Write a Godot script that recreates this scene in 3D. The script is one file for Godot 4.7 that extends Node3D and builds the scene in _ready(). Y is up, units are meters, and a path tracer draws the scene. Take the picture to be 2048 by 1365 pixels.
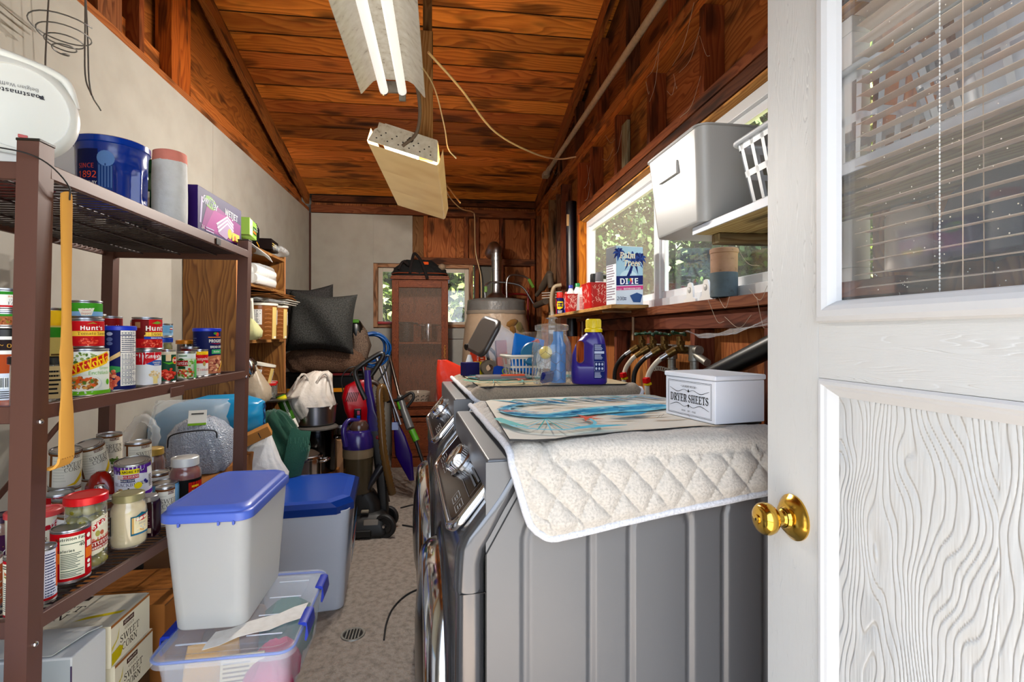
extends Node3D
# A laundry shed seen from its doorway. x right, y up, the room runs along -z. Metres.

var mats := {}
var rng := RandomNumberGenerator.new()
var taken := {}

func _ready():
	rng.seed = 7
	make_view()
	make_textures()
	build_room()
	build_outside()
	build_door()
	build_machines()
	build_rack()
	build_bookcase()
	build_totes()
	build_cans()
	build_top_shelf()
	build_heap()
	build_back()
	build_laundry_items()
	build_right_wall_items()
	build_ceiling_items()
	build_small_items()

func make_view():
	var cam := Camera3D.new()
	cam.name = "camera"
	add_child(cam)
	cam.position = Vector3(0, 1.3, 0)
	cam.rotation.y = -atan(136.0 / 1015.0)
	# 1015 pixels of focal length; the lens is shifted 14.5 pixels down so that upright things stay upright
	cam.projection = Camera3D.PROJECTION_FRUSTUM
	cam.near = 0.05
	cam.far = 200.0
	cam.size = 0.05 * 1365.0 / 1015.0
	cam.frustum_offset = Vector2(0, -14.5 / 1015.0 * 0.05)
	cam.current = true
	var we := WorldEnvironment.new()
	we.name = "environment"
	var env := Environment.new()
	env.background_mode = Environment.BG_SKY
	var sky := Sky.new()
	var sm := ProceduralSkyMaterial.new()
	sm.sky_top_color = Color(0.72, 0.78, 0.86)
	sm.sky_horizon_color = Color(0.86, 0.89, 0.92)
	sm.ground_bottom_color = Color(0.34, 0.33, 0.3)
	sm.ground_horizon_color = Color(0.6, 0.6, 0.57)
	sm.sky_energy_multiplier = SKY_E
	sm.ground_energy_multiplier = SKY_E
	sky.sky_material = sm
	env.sky = sky
	env.tonemap_mode = Environment.TONE_MAPPER_LINEAR
	env.tonemap_exposure = EXPOSURE
	env.sdfgi_enabled = true
	env.ssao_enabled = true
	env.ssil_enabled = true
	we.environment = env
	add_child(we)
	var sun := DirectionalLight3D.new()
	sun.name = "sun"
	sun.light_color = Color(1.0, 0.97, 0.93)
	sun.light_energy = SUN_E
	sun.light_angular_distance = 0.8
	sun.shadow_enabled = true
	sun.rotation = SUN_ROT
	add_child(sun)

const SKY_E := 1.7
const EXPOSURE := 2.05
const SUN_E := 10.0
const SUN_ROT := Vector3(-1.15, -0.75, 0)
const COVER_GLOW := 0.1
const TUBE_E := 0.3


# ---------------------------------------------------------------- mesh builder
class B:
	var v := PackedVector3Array()
	var n := PackedVector3Array()
	var uv := PackedVector2Array()
	var c := PackedColorArray()
	var t := Transform3D()
	var col := Color.WHITE
	var off := Vector2.ZERO

	func at(x: float, y: float, z: float) -> B:
		t = Transform3D(Basis(), Vector3(x, y, z))
		return self

	func xf(tr: Transform3D) -> B:
		t = tr
		return self

	func paint(k: Color) -> B:
		col = k.srgb_to_linear()
		return self

	func tri(a: Vector3, b: Vector3, d: Vector3, na: Vector3, nb: Vector3, nd: Vector3, ua := Vector2.ZERO, ub := Vector2.ZERO, ud := Vector2.ZERO):
		var g := (b - a).cross(d - a)
		if g.dot(na + nb + nd) > 0.0:
			v.append_array([t * a, t * d, t * b])
			n.append_array([(t.basis * na).normalized(), (t.basis * nd).normalized(), (t.basis * nb).normalized()])
			uv.append_array([ua + off, ud + off, ub + off])
		else:
			v.append_array([t * a, t * b, t * d])
			n.append_array([(t.basis * na).normalized(), (t.basis * nb).normalized(), (t.basis * nd).normalized()])
			uv.append_array([ua + off, ub + off, ud + off])
		c.append_array([col, col, col])

	func quad(a: Vector3, b: Vector3, d: Vector3, e: Vector3, nn := Vector3.ZERO):
		if nn == Vector3.ZERO:
			nn = (b - a).cross(e - a).normalized()
		var w := a.distance_to(b)
		var h := a.distance_to(e)
		tri(a, b, d, nn, nn, nn, Vector2(0, 0), Vector2(w, 0), Vector2(w, h))
		tri(a, d, e, nn, nn, nn, Vector2(0, 0), Vector2(w, h), Vector2(0, h))

	# a box with softened edges; its texture runs along the longest side
	func box(p: Vector3, s: Vector3, bev := 0.002) -> B:
		var h := s * 0.5
		var b: float = min(bev, min(h.x, min(h.y, h.z)) * 0.6)
		var order := [0, 1, 2]
		order.sort_custom(func(i, j): return s[i] > s[j])
		var long: int = order[0]
		for ax in 3:
			for sg in [-1.0, 1.0]:
				var nn := Vector3.ZERO
				nn[ax] = sg
				var i1 := (ax + 1) % 3
				var i2 := (ax + 2) % 3
				var q := []
				for k in [[-1, -1], [1, -1], [1, 1], [-1, 1]]:
					var w := Vector3.ZERO
					w[ax] = h[ax] * sg
					w[i1] = (h[i1] - b) * k[0]
					w[i2] = (h[i2] - b) * k[1]
					q.append(w)
				var ua := long if ax != long else i1
				var ub := i1 if ua == i2 else i2
				if ax == long:
					ua = i1
					ub = i2
				var us := []
				for w in q:
					us.append(Vector2(w[ua], w[ub] + ax * 0.37))
				tri(p + q[0], p + q[1], p + q[2], nn, nn, nn, us[0], us[1], us[2])
				tri(p + q[0], p + q[2], p + q[3], nn, nn, nn, us[0], us[2], us[3])
		if b > 0.0:
			for ax in 3:
				var i1 := (ax + 1) % 3
				var i2 := (ax + 2) % 3
				for s1 in [-1.0, 1.0]:
					for s2 in [-1.0, 1.0]:
						var n1 := Vector3.ZERO
						n1[i1] = s1
						var n2 := Vector3.ZERO
						n2[i2] = s2
						var a1 := Vector3.ZERO
						a1[i1] = h[i1] * s1
						a1[i2] = (h[i2] - b) * s2
						var a2 := Vector3.ZERO
						a2[i1] = (h[i1] - b) * s1
						a2[i2] = h[i2] * s2
						var e := Vector3.ZERO
						e[ax] = h[ax] - b
						var k1 := Vector2(-e[ax], 0)
						var k2 := Vector2(e[ax], 0)
						tri(p + a1 - e, p + a1 + e, p + a2 + e, n1, n1, n2, k1, k2, k2)
						tri(p + a1 - e, p + a2 + e, p + a2 - e, n1, n2, n2, k1, k2, k1)
			for sx in [-1.0, 1.0]:
				for sy in [-1.0, 1.0]:
					for sz in [-1.0, 1.0]:
						tri(p + Vector3(h.x * sx, (h.y - b) * sy, (h.z - b) * sz), p + Vector3((h.x - b) * sx, h.y * sy, (h.z - b) * sz), p + Vector3((h.x - b) * sx, (h.y - b) * sy, h.z * sz), Vector3(sx, 0, 0), Vector3(0, sy, 0), Vector3(0, 0, sz))
		return self

	# box given by two corners
	func span(a: Vector3, b: Vector3, bev := 0.002) -> B:
		return box((a + b) * 0.5, (b - a).abs(), bev)

	# profile of (radius, height) pairs turned round y
	func lathe(pr: Array, seg := 24, sharp := 35.0) -> B:
		var m := pr.size()
		var cl := cos(deg_to_rad(sharp))
		var sn := []
		for i in m - 1:
			var d: Vector2 = pr[i + 1] - pr[i]
			sn.append(Vector2(d.y, -d.x).normalized() if d.length() > 1e-7 else Vector2(1, 0))
		var run := 0.0
		for i in m - 1:
			var p0: Vector2 = pr[i]
			var p1: Vector2 = pr[i + 1]
			var len := p0.distance_to(p1)
			if len < 1e-7:
				continue
			var n0: Vector2 = sn[i]
			var n1: Vector2 = sn[i]
			if i > 0 and sn[i - 1].dot(sn[i]) > cl:
				n0 = (sn[i - 1] + sn[i]).normalized()
			if i < m - 2 and sn[i + 1].dot(sn[i]) > cl:
				n1 = (sn[i + 1] + sn[i]).normalized()
			for k in seg:
				var a := TAU * k / seg
				var b := TAU * (k + 1) / seg
				var da := Vector3(cos(a), 0, sin(a))
				var db := Vector3(cos(b), 0, sin(b))
				var up := Vector3.UP
				var r: float = max(p0.x, p1.x)
				if p1.x > 1e-6:
					tri(da * p0.x + up * p0.y, db * p1.x + up * p1.y, da * p1.x + up * p1.y, da * n0.x + up * n0.y, db * n1.x + up * n1.y, da * n1.x + up * n1.y, Vector2(a * r, run), Vector2(b * r, run + len), Vector2(a * r, run + len))
				if p0.x > 1e-6:
					tri(da * p0.x + up * p0.y, db * p0.x + up * p0.y, db * p1.x + up * p1.y, da * n0.x + up * n0.y, db * n0.x + up * n0.y, db * n1.x + up * n1.y, Vector2(a * r, run), Vector2(b * r, run), Vector2(b * r, run + len))
			run += len
		return self

	# a round bar along a path; r is one radius or one per point
	func tube(pts: Array, r, seg := 8, closed := false) -> B:
		var m := pts.size()
		var rings := []
		var side := Vector3.ZERO
		var prev := Vector3.ZERO
		for i in m:
			var a: Vector3 = pts[(i - 1 + m) % m] if closed or i > 0 else pts[0]
			var b: Vector3 = pts[(i + 1) % m] if closed or i < m - 1 else pts[m - 1]
			var d := (b - a).normalized()
			if i == 0:
				side = d.cross(Vector3.UP if absf(d.y) < 0.9 else Vector3.RIGHT).normalized()
			else:
				side = (side - d * side.dot(d)).normalized()
			prev = d
			var up := side.cross(d).normalized()
			var rad: float = r[i] if r is Array else r
			var ring := []
			for k in seg:
				var g := TAU * k / seg
				var nn := side * cos(g) + up * sin(g)
				ring.append([pts[i] + nn * rad, nn])
			rings.append(ring)
		var along := 0.0
		for i in (m if closed else m - 1):
			var j := (i + 1) % m
			var step: float = pts[i].distance_to(pts[j])
			for k in seg:
				var l := (k + 1) % seg
				var A = rings[i][k]
				var Bq = rings[i][l]
				var C = rings[j][l]
				var D = rings[j][k]
				var u0 := Vector2(along, 0.01 * k)
				var u1 := Vector2(along + step, 0.01 * k)
				tri(A[0], Bq[0], C[0], A[1], Bq[1], C[1], u0, u0, u1)
				tri(A[0], C[0], D[0], A[1], C[1], D[1], u0, u1, u1)
			along += step
		if not closed:
			for e in [0, m - 1]:
				var o: Vector3 = pts[e]
				var d: Vector3 = (pts[0] - pts[1]).normalized() if e == 0 else (pts[m - 1] - pts[m - 2]).normalized()
				for k in seg:
					tri(o, rings[e][k][0], rings[e][(k + 1) % seg][0], d, d, d)
		return self

	# smooth skin over rings of equal length (each a closed loop of points); caps close the ends
	func loft(rings: Array, cap0 := true, cap1 := true, flat_at := []) -> B:
		var m := rings.size()
		var k: int = rings[0].size()
		var cen := []
		for r in rings:
			var s := Vector3.ZERO
			for p in r:
				s += p
			cen.append(s / k)
		for half in 1:
			var norm := []
			for i in m:
				var row := []
				for j in k:
					var i0: int = max(i - 1, 0)
					var i1: int = min(i + 1, m - 1)
					if i in flat_at:
						i0 = i
					var du: Vector3 = rings[i][(j + 1) % k] - rings[i][(j - 1 + k) % k]
					var dv: Vector3 = rings[i1][j] - rings[i0][j]
					if dv.length() < 1e-7:
						dv = rings[i][j] - rings[i0 - 1][j] if i0 > 0 else Vector3.UP
					var nn := du.cross(dv)
					row.append(nn.normalized())
				norm.append(row)
			# make the normals point outward
			var vote := 0.0
			for j in k:
				vote += norm[m / 2][j].dot(rings[m / 2][j] - cen[m / 2])
			if vote < 0.0:
				for i in m:
					for j in k:
						norm[i][j] = -norm[i][j]
			var run := 0.0
			for i in m - 1:
				var hgt: float = rings[i][0].distance_to(rings[i + 1][0])
				var lu := 0.0
				for j in k:
					var l := (j + 1) % k
					var w: float = rings[i][j].distance_to(rings[i][l])
					tri(rings[i][j], rings[i][l], rings[i + 1][l], norm[i][j], norm[i][l], norm[i + 1][l], Vector2(lu, run), Vector2(lu + w, run), Vector2(lu + w, run + hgt))
					tri(rings[i][j], rings[i + 1][l], rings[i + 1][j], norm[i][j], norm[i + 1][l], norm[i + 1][j], Vector2(lu, run), Vector2(lu + w, run + hgt), Vector2(lu, run + hgt))
					lu += w
				run += hgt
		if cap0:
			fan(rings[0], cen[0], cen[0] - cen[1])
		if cap1:
			fan(rings[m - 1], cen[m - 1], cen[m - 1] - cen[m - 2])
		return self

	func fan(ring: Array, o: Vector3, d: Vector3):
		var nn := Vector3.ZERO
		for j in ring.size():
			nn += (ring[j] - o).cross(ring[(j + 1) % ring.size()] - o)
		nn = nn.normalized()
		if nn.dot(d) < 0.0:
			nn = -nn
		var ax := nn.cross(Vector3.UP if absf(nn.y) < 0.9 else Vector3.RIGHT).normalized()
		var ay := nn.cross(ax)
		for j in ring.size():
			var l := (j + 1) % ring.size()
			tri(o, ring[j], ring[l], nn, nn, nn, Vector2.ZERO, Vector2((ring[j] - o).dot(ax), (ring[j] - o).dot(ay)), Vector2((ring[l] - o).dot(ax), (ring[l] - o).dot(ay)))

	# grid of points, rows of equal length
	func sheet(g: Array, thick := 0.0) -> B:
		var m := g.size()
		var k: int = g[0].size()
		var nr := []
		for i in m:
			var row := []
			for j in k:
				var du: Vector3 = g[i][min(j + 1, k - 1)] - g[i][max(j - 1, 0)]
				var dv: Vector3 = g[min(i + 1, m - 1)][j] - g[max(i - 1, 0)][j]
				row.append(du.cross(dv).normalized())
			nr.append(row)
		for side in ([1.0, -1.0] if thick > 0.0 else [1.0]):
			var o: float = thick * 0.5 * side
			var vr := 0.0
			for i in m - 1:
				var hh: float = g[i][0].distance_to(g[i + 1][0])
				var ur := 0.0
				for j in k - 1:
					var ww: float = g[i][j].distance_to(g[i][j + 1])
					var a: Vector3 = g[i][j] + nr[i][j] * o
					var b: Vector3 = g[i][j + 1] + nr[i][j + 1] * o
					var d: Vector3 = g[i + 1][j + 1] + nr[i + 1][j + 1] * o
					var e: Vector3 = g[i + 1][j] + nr[i + 1][j] * o
					tri(a, b, d, nr[i][j] * side, nr[i][j + 1] * side, nr[i + 1][j + 1] * side, Vector2(ur, vr), Vector2(ur + ww, vr), Vector2(ur + ww, vr + hh))
					tri(a, d, e, nr[i][j] * side, nr[i + 1][j + 1] * side, nr[i + 1][j] * side, Vector2(ur, vr), Vector2(ur + ww, vr + hh), Vector2(ur, vr + hh))
					ur += ww
				vr += hh
		if thick > 0.0:
			var rim := []
			for j in k:
				rim.append([0, j])
			for i in range(1, m):
				rim.append([i, k - 1])
			for j in range(k - 2, -1, -1):
				rim.append([m - 1, j])
			for i in range(m - 2, 0, -1):
				rim.append([i, 0])
			for q in rim.size():
				var A = rim[q]
				var C = rim[(q + 1) % rim.size()]
				var pa: Vector3 = g[A[0]][A[1]]
				var pc: Vector3 = g[C[0]][C[1]]
				var na: Vector3 = nr[A[0]][A[1]] * thick * 0.5
				var nc: Vector3 = nr[C[0]][C[1]] * thick * 0.5
				if pa.distance_to(pc) > 1e-6:
					quad(pa - na, pc - nc, pc + nc, pa + na)
		return self

	# polygon in x,y extruded from z=0 to z=depth
	func prism(poly: Array, depth: float, smooth := 40.0) -> B:
		var pk := PackedVector2Array(poly)
		var ix := Geometry2D.triangulate_polygon(pk)
		for i in range(0, ix.size(), 3):
			for e in [[0.0, -1.0], [depth, 1.0]]:
				var q := []
				for j in 3:
					q.append(Vector3(pk[ix[i + j]].x, pk[ix[i + j]].y, e[0]))
				var nn := Vector3(0, 0, e[1] * signf(depth))
				tri(q[0], q[1], q[2], nn, nn, nn, pk[ix[i]], pk[ix[i + 1]], pk[ix[i + 2]])
		var m := pk.size()
		var cw := Geometry2D.is_polygon_clockwise(pk)
		var en := []
		for i in m:
			var d := (pk[(i + 1) % m] - pk[i]).normalized()
			en.append(Vector2(d.y, -d.x) * (-1.0 if cw else 1.0))
		var cl := cos(deg_to_rad(smooth))
		var run := 0.0
		for i in m:
			var j := (i + 1) % m
			var n0: Vector2 = en[i]
			var n1: Vector2 = en[i]
			if en[(i - 1 + m) % m].dot(en[i]) > cl:
				n0 = (en[(i - 1 + m) % m] + en[i]).normalized()
			if en[j].dot(en[i]) > cl:
				n1 = (en[j] + en[i]).normalized()
			var a := Vector3(pk[i].x, pk[i].y, 0)
			var b := Vector3(pk[j].x, pk[j].y, 0)
			var z := Vector3(0, 0, depth)
			var w := a.distance_to(b)
			var m0 := Vector3(n0.x, n0.y, 0)
			var m1 := Vector3(n1.x, n1.y, 0)
			tri(a, b, b + z, m0, m1, m1, Vector2(run, 0), Vector2(run + w, 0), Vector2(run + w, depth))
			tri(a, b + z, a + z, m0, m1, m0, Vector2(run, 0), Vector2(run + w, depth), Vector2(run, depth))
			run += w
		return self

	func ball(p: Vector3, r: Vector3, seg := 12) -> B:
		var keep := t
		t = t * Transform3D(Basis.from_scale(r), p)
		var pr := []
		for i in seg / 2 + 1:
			var a := -PI / 2 + PI * i / (seg / 2)
			pr.append(Vector2(maxf(cos(a), 0.0), sin(a)))
		var at0 := n.size()
		lathe(pr, seg, 60)
		# normals of a stretched ball
		var inv := (keep.basis * Basis.from_scale(r)).inverse().transposed()
		for i in range(at0, n.size()):
			n[i] = (inv * (t.affine_inverse() * v[i])).normalized()
		t = keep
		return self

	func mesh() -> ArrayMesh:
		var a := []
		a.resize(Mesh.ARRAY_MAX)
		a[Mesh.ARRAY_VERTEX] = v
		a[Mesh.ARRAY_NORMAL] = n
		a[Mesh.ARRAY_TEX_UV] = uv
		a[Mesh.ARRAY_COLOR] = c
		var m := ArrayMesh.new()
		m.add_surface_from_arrays(Mesh.PRIMITIVE_TRIANGLES, a)
		return m

# flat print on a plane or round a cylinder: every piece lies a hair above the one before
class Print:
	var b := B.new()
	var o := Vector3.ZERO          # plane: origin, u and v axes; cylinder: axis foot
	var ux := Vector3.RIGHT
	var uy := Vector3.UP
	var radius := 0.0              # > 0: wrapped round y, u measured along the arc from +z
	var cone := 0.0                # change of radius per metre of height
	var lift := 0.0002
	var step := 0.00008

	func pt(u: float, w: float) -> Array:
		if radius > 0.0:
			var r := radius + cone * w
			var a := u / radius
			var d := Vector3(sin(a), 0, cos(a))
			return [o + d * (r + lift) + Vector3.UP * w, d]
		var nn := ux.cross(uy).normalized()
		return [o + ux * u + uy * w + nn * lift, nn]

	func up():
		lift += step

	func face(p: Array, color: Color):
		b.paint(color)
		var ix := Geometry2D.triangulate_polygon(PackedVector2Array(p))
		for i in range(0, ix.size(), 3):
			piece(p[ix[i]], p[ix[i + 1]], p[ix[i + 2]])
		up()

	# a triangle, split until it hugs the curve
	func piece(x: Vector2, y: Vector2, z: Vector2):
		var e := [absf(x.x - y.x), absf(y.x - z.x), absf(z.x - x.x)]
		if radius > 0.0 and e.max() > radius * 0.3:
			var m: int = e.find(e.max())
			var q := [x, y, z]
			var mid: Vector2 = (q[m] + q[(m + 1) % 3]) * 0.5
			piece(q[m], mid, q[(m + 2) % 3])
			piece(mid, q[(m + 1) % 3], q[(m + 2) % 3])
			return
		var a := pt(x.x, x.y)
		var c := pt(y.x, y.y)
		var d := pt(z.x, z.y)
		b.tri(a[0], c[0], d[0], a[1], c[1], d[1])

	func rect(u0: float, w0: float, u1: float, w1: float, color: Color, slant := 0.0):
		b.paint(color)
		var k := 1
		if radius > 0.0:
			k = int(ceilf(absf(u1 - u0) / radius / 0.22))
		for i in k:
			var ua := lerpf(u0, u1, float(i) / k)
			var ub := lerpf(u0, u1, float(i + 1) / k)
			var sa := slant * (ua - u0)
			var sb := slant * (ub - u0)
			var q := [pt(ua, w0 + sa), pt(ub, w0 + sb), pt(ub, w1 + sb), pt(ua, w1 + sa)]
			b.tri(q[0][0], q[1][0], q[2][0], q[0][1], q[1][1], q[2][1])
			b.tri(q[0][0], q[2][0], q[3][0], q[0][1], q[2][1], q[3][1])
		up()

	func oval(cu: float, cw: float, ru: float, rw: float, color: Color, turn := 0.0, seg := 18):
		b.paint(color)
		var m := pt(cu, cw)
		for i in seg:
			var q := []
			for a in [TAU * i / seg, TAU * (i + 1) / seg]:
				var x := cos(a) * ru
				var y := sin(a) * rw
				q.append(pt(cu + x * cos(turn) - y * sin(turn), cw + x * sin(turn) + y * cos(turn)))
			b.tri(m[0], q[0][0], q[1][0], m[1], q[0][1], q[1][1])
		up()

	func line(p: Array, w: float, color: Color):
		for i in p.size() - 1:
			var d: Vector2 = (p[i + 1] - p[i]).normalized()
			var s := Vector2(-d.y, d.x) * w * 0.5
			b.paint(color)
			var q := [pt(p[i].x - s.x, p[i].y - s.y), pt(p[i + 1].x - s.x, p[i + 1].y - s.y), pt(p[i + 1].x + s.x, p[i + 1].y + s.y), pt(p[i].x + s.x, p[i].y + s.y)]
			b.tri(q[0][0], q[1][0], q[2][0], q[0][1], q[1][1], q[2][1])
			b.tri(q[0][0], q[2][0], q[3][0], q[0][1], q[2][1], q[3][1])
		up()

	# a string centred on (u, w) with letters h high; wide stretches it, turn tilts it, skew leans it
	func text(s: String, u: float, w: float, h: float, color: Color, font := "sans", turn := 0.0, wide := 1.0, skew := 0.0):
		var tm := TextMesh.new()
		tm.text = s
		tm.font = Print.fonts(font)
		tm.font_size = 32
		tm.pixel_size = 0.01
		tm.depth = 0.0
		tm.curve_step = 2.0
		var ar := tm.surface_get_arrays(0)
		if ar.is_empty() or ar[Mesh.ARRAY_VERTEX] == null:
			return
		var vs: PackedVector3Array = ar[Mesh.ARRAY_VERTEX]
		var idx = ar[Mesh.ARRAY_INDEX]
		var ii: PackedInt32Array = idx if idx != null else PackedInt32Array(range(vs.size()))
		var k := h / 0.235   # capitals of a 32 pixel font
		b.paint(color)
		for i in range(0, ii.size(), 3):
			var q := []
			for j in 3:
				var p := vs[ii[i + j]]
				var x := (p.x * wide + p.y * skew) * k
				var y := p.y * k
				q.append(pt(u + x * cos(turn) - y * sin(turn), w + x * sin(turn) + y * cos(turn)))
			b.tri(q[0][0], q[1][0], q[2][0], q[0][1], q[1][1], q[2][1])
		up()

	static var kept := {}
	static func fonts(f: String) -> Font:
		if not kept.has(f):
			var s := SystemFont.new()
			s.font_names = PackedStringArray([{"sans": "Droid Sans", "bold": "Droid Sans", "serif": "Droid Serif", "serifbold": "Droid Serif", "mono": "Droid Sans Mono"}[f]])
			s.font_weight = 700 if f.ends_with("bold") else 400
			kept[f] = s
		return kept[f]

	# small print as thin bars
	func lines(u0: float, w0: float, u1: float, w1: float, count: int, color: Color, seed := 1):
		var r := RandomNumberGenerator.new()
		r.seed = seed
		var hh := (w1 - w0) / count
		for i in count:
			var w := w1 - hh * (i + 0.5)
			rect(u0, w - hh * 0.22, lerpf(u0, u1, r.randf_range(0.6, 1.0)), w + hh * 0.22, color)
			lift -= step

	func bars(u0: float, w0: float, u1: float, w1: float, color := Color(0.08, 0.08, 0.08), seed := 3):
		rect(u0, w0, u1, w1, Color(0.93, 0.93, 0.92))
		var r := RandomNumberGenerator.new()
		r.seed = seed
		var u := u0 + 0.06 * (u1 - u0)
		while u < u1 - 0.08 * (u1 - u0):
			var wd := (u1 - u0) * r.randf_range(0.012, 0.05)
			rect(u, lerpf(w0, w1, 0.12), u + wd, lerpf(w0, w1, 0.94), color)
			lift -= step
			u += wd + (u1 - u0) * r.randf_range(0.015, 0.045)
		up()

	# speckled picture of food: many small ovals within an oval
	func food(cu: float, cw: float, ru: float, rw: float, cols: Array, count: int, seed := 5, size := 0.22):
		var r := RandomNumberGenerator.new()
		r.seed = seed
		for i in count:
			var a := r.randf() * TAU
			var d := sqrt(r.randf())
			var s := r.randf_range(0.5, 1.0) * size * minf(ru, rw) * 1.4
			oval(cu + cos(a) * d * (ru - s * 0.6), cw + sin(a) * d * (rw - s * 0.6), s, s * r.randf_range(0.45, 0.9), cols[r.randi() % cols.size()], r.randf() * PI, 8)
			lift -= step * 0.7

# ---------------------------------------------------------------- scene helpers
func numbered(nm: String) -> String:
	var k: int = taken.get(nm, 0)
	taken[nm] = k + 1
	return nm if k == 0 else "%s_%03d" % [nm, k]

func obj(called: String, b, m, parent: Node = null) -> MeshInstance3D:
	var o := MeshInstance3D.new()
	o.mesh = b.mesh() if b is B else b.b.mesh() if b is Print else b
	o.material_override = m if m is Material else mats[m]
	if parent == null or parent == self:
		o.name = numbered(called)
		add_child(o)
	else:
		o.name = called
		parent.add_child(o, true)
	return o

func thing(called: String, label: String, category: String, p := Vector3.ZERO, turn := 0.0, group := "") -> Node3D:
	var o := Node3D.new()
	o.name = numbered(called)
	add_child(o)
	o.position = p
	o.rotation.y = turn
	return tag(o, label, category, group)

func tag(o: Node3D, label: String, category := "", group := "") -> Node3D:
	if label:
		o.set_meta("label", label)
	if category:
		o.set_meta("category", category)
	if group:
		o.set_meta("group", group)
	return o

func structure(o: Node3D, label := "") -> Node3D:
	o.set_meta("kind", "structure")
	if label:
		o.set_meta("label", label)
	return o

func stuff(o: Node3D) -> Node3D:
	o.set_meta("kind", "stuff")
	return o

func root(called: String) -> Node3D:
	var o := Node3D.new()
	o.name = numbered(called)
	add_child(o)
	return o

func copy(o: Node3D, label: String, p: Vector3, turn := 0.0) -> Node3D:
	var d: Node3D = o.duplicate()
	var base := String(o.name)
	var re := RegEx.create_from_string("_[0-9]{3}$")
	d.name = numbered(re.sub(base, ""))
	add_child(d)
	d.position = p
	d.rotation.y = turn
	d.set_meta("label", label)
	return d

func ring(w: float, d: float, r: float, y: float, n := 5, ox := 0.0, oz := 0.0) -> Array:
	var out := []
	r = minf(r, minf(w, d) * 0.499)
	for q in 4:
		var cx: float = (w * 0.5 - r) * [1, -1, -1, 1][q]
		var cz: float = (d * 0.5 - r) * [1, 1, -1, -1][q]
		for i in n + 1:
			var a := PI / 2 * (q + float(i) / n)
			out.append(V(cx + cos(a) * r + ox, y, cz + sin(a) * r + oz))
	return out

func circle(r: float, y: float, n := 24, ox := 0.0, oz := 0.0) -> Array:
	var out := []
	for i in n:
		var a := TAU * i / n
		out.append(V(cos(a) * r + ox, y, sin(a) * r + oz))
	return out

func curve(pts: Array, per := 6, closed := false) -> Array:
	var out := []
	var m := pts.size()
	for i in (m if closed else m - 1):
		var p0: Vector3 = pts[(i - 1 + m) % m] if closed or i > 0 else pts[0] * 2.0 - pts[1]
		var p1: Vector3 = pts[i]
		var p2: Vector3 = pts[(i + 1) % m]
		var p3: Vector3 = pts[(i + 2) % m] if closed or i < m - 2 else pts[m - 1] * 2.0 - pts[m - 2]
		for k in per:
			var s := float(k) / per
			out.append(0.5 * ((2.0 * p1) + (p2 - p0) * s + (2.0 * p0 - 5.0 * p1 + 4.0 * p2 - p3) * s * s + (3.0 * p1 - p0 - 3.0 * p2 + p3) * s * s * s))
	if not closed:
		out.append(pts[m - 1])
	return out

func along(a: Vector3, b: Vector3, roll := 0.0) -> Transform3D:
	var y := (b - a).normalized()
	var x := y.cross(Vector3.BACK if absf(y.z) < 0.95 else Vector3.RIGHT).normalized()
	var z := x.cross(y).normalized()
	return Transform3D(Basis(x, y, z) * Basis(Vector3.UP, roll), a)

func rot(p: Vector3, rx: float, ry: float, rz: float) -> Transform3D:
	return Transform3D(Basis.from_euler(V(rx, ry, rz)), p)


func noise(seed: int, freq: float, oct := 4, kind := FastNoiseLite.TYPE_SIMPLEX_SMOOTH) -> FastNoiseLite:
	var f := FastNoiseLite.new()
	f.seed = seed
	f.noise_type = kind
	f.frequency = freq
	f.fractal_octaves = oct
	return f

func wood_image(w: int, h: int, seed: int, rings: float, wave: float, knots: int, low: Color, high: Color, stain: float) -> ImageTexture:
	var a := noise(seed, 0.9, 3)
	var f := noise(seed + 1, 1.0, 2)
	var s := noise(seed + 2, 1.3, 3)
	var r := RandomNumberGenerator.new()
	r.seed = seed
	var kn := []
	for i in knots:
		kn.append([r.randf(), r.randf(), r.randf_range(0.012, 0.03)])
	var data := PackedByteArray()
	data.resize(w * h * 3)
	var asp := float(w) / h
	for x in w:
		var u := float(x) / w
		var cu := cos(u * TAU)
		var su := sin(u * TAU)
		for y in h:
			var q := float(y) / h
			var p := q * rings + a.get_noise_3d(cu * 0.8, su * 0.8, q * 3.2) * wave * rings
			var dark := 0.0
			for k in kn:
				var dx: float = absf(u - k[0])
				dx = minf(dx, 1.0 - dx) * asp * 0.5
				var dy: float = q - k[1]
				var d := sqrt(dx * dx * 0.6 + dy * dy)
				if d < 0.2:
					p += (1.0 - d / 0.2) * (1.0 - d / 0.2) * 4.0 * signf(dy)
				if d < k[2] * 2.2:
					dark = maxf(dark, 1.0 - d / (k[2] * 2.2))
			var g := p - floorf(p)
			g = g * g * (1.0 - smoothstep(0.86, 1.0, g))
			g = g * 0.75 + 0.35 * (f.get_noise_3d(cu * 5.0, su * 5.0, q * 90.0) * 0.5 + 0.5) * 0.8
			var st := smoothstep(0.12, 0.55, s.get_noise_3d(cu * 0.9 + 7.0, su * 0.9, q * 3.0)) * stain
			var col := high.lerp(low, clampf(g, 0.0, 1.0))
			col = col * (1.0 - st) * (1.0 - 0.72 * dark)
			var o := (y * w + x) * 3
			data[o] = int(clampf(col.r, 0, 1) * 255)
			data[o + 1] = int(clampf(col.g, 0, 1) * 255)
			data[o + 2] = int(clampf(col.b, 0, 1) * 255)
	return ImageTexture.create_from_image(Image.create_from_data(w, h, false, Image.FORMAT_RGB8, data))

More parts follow.
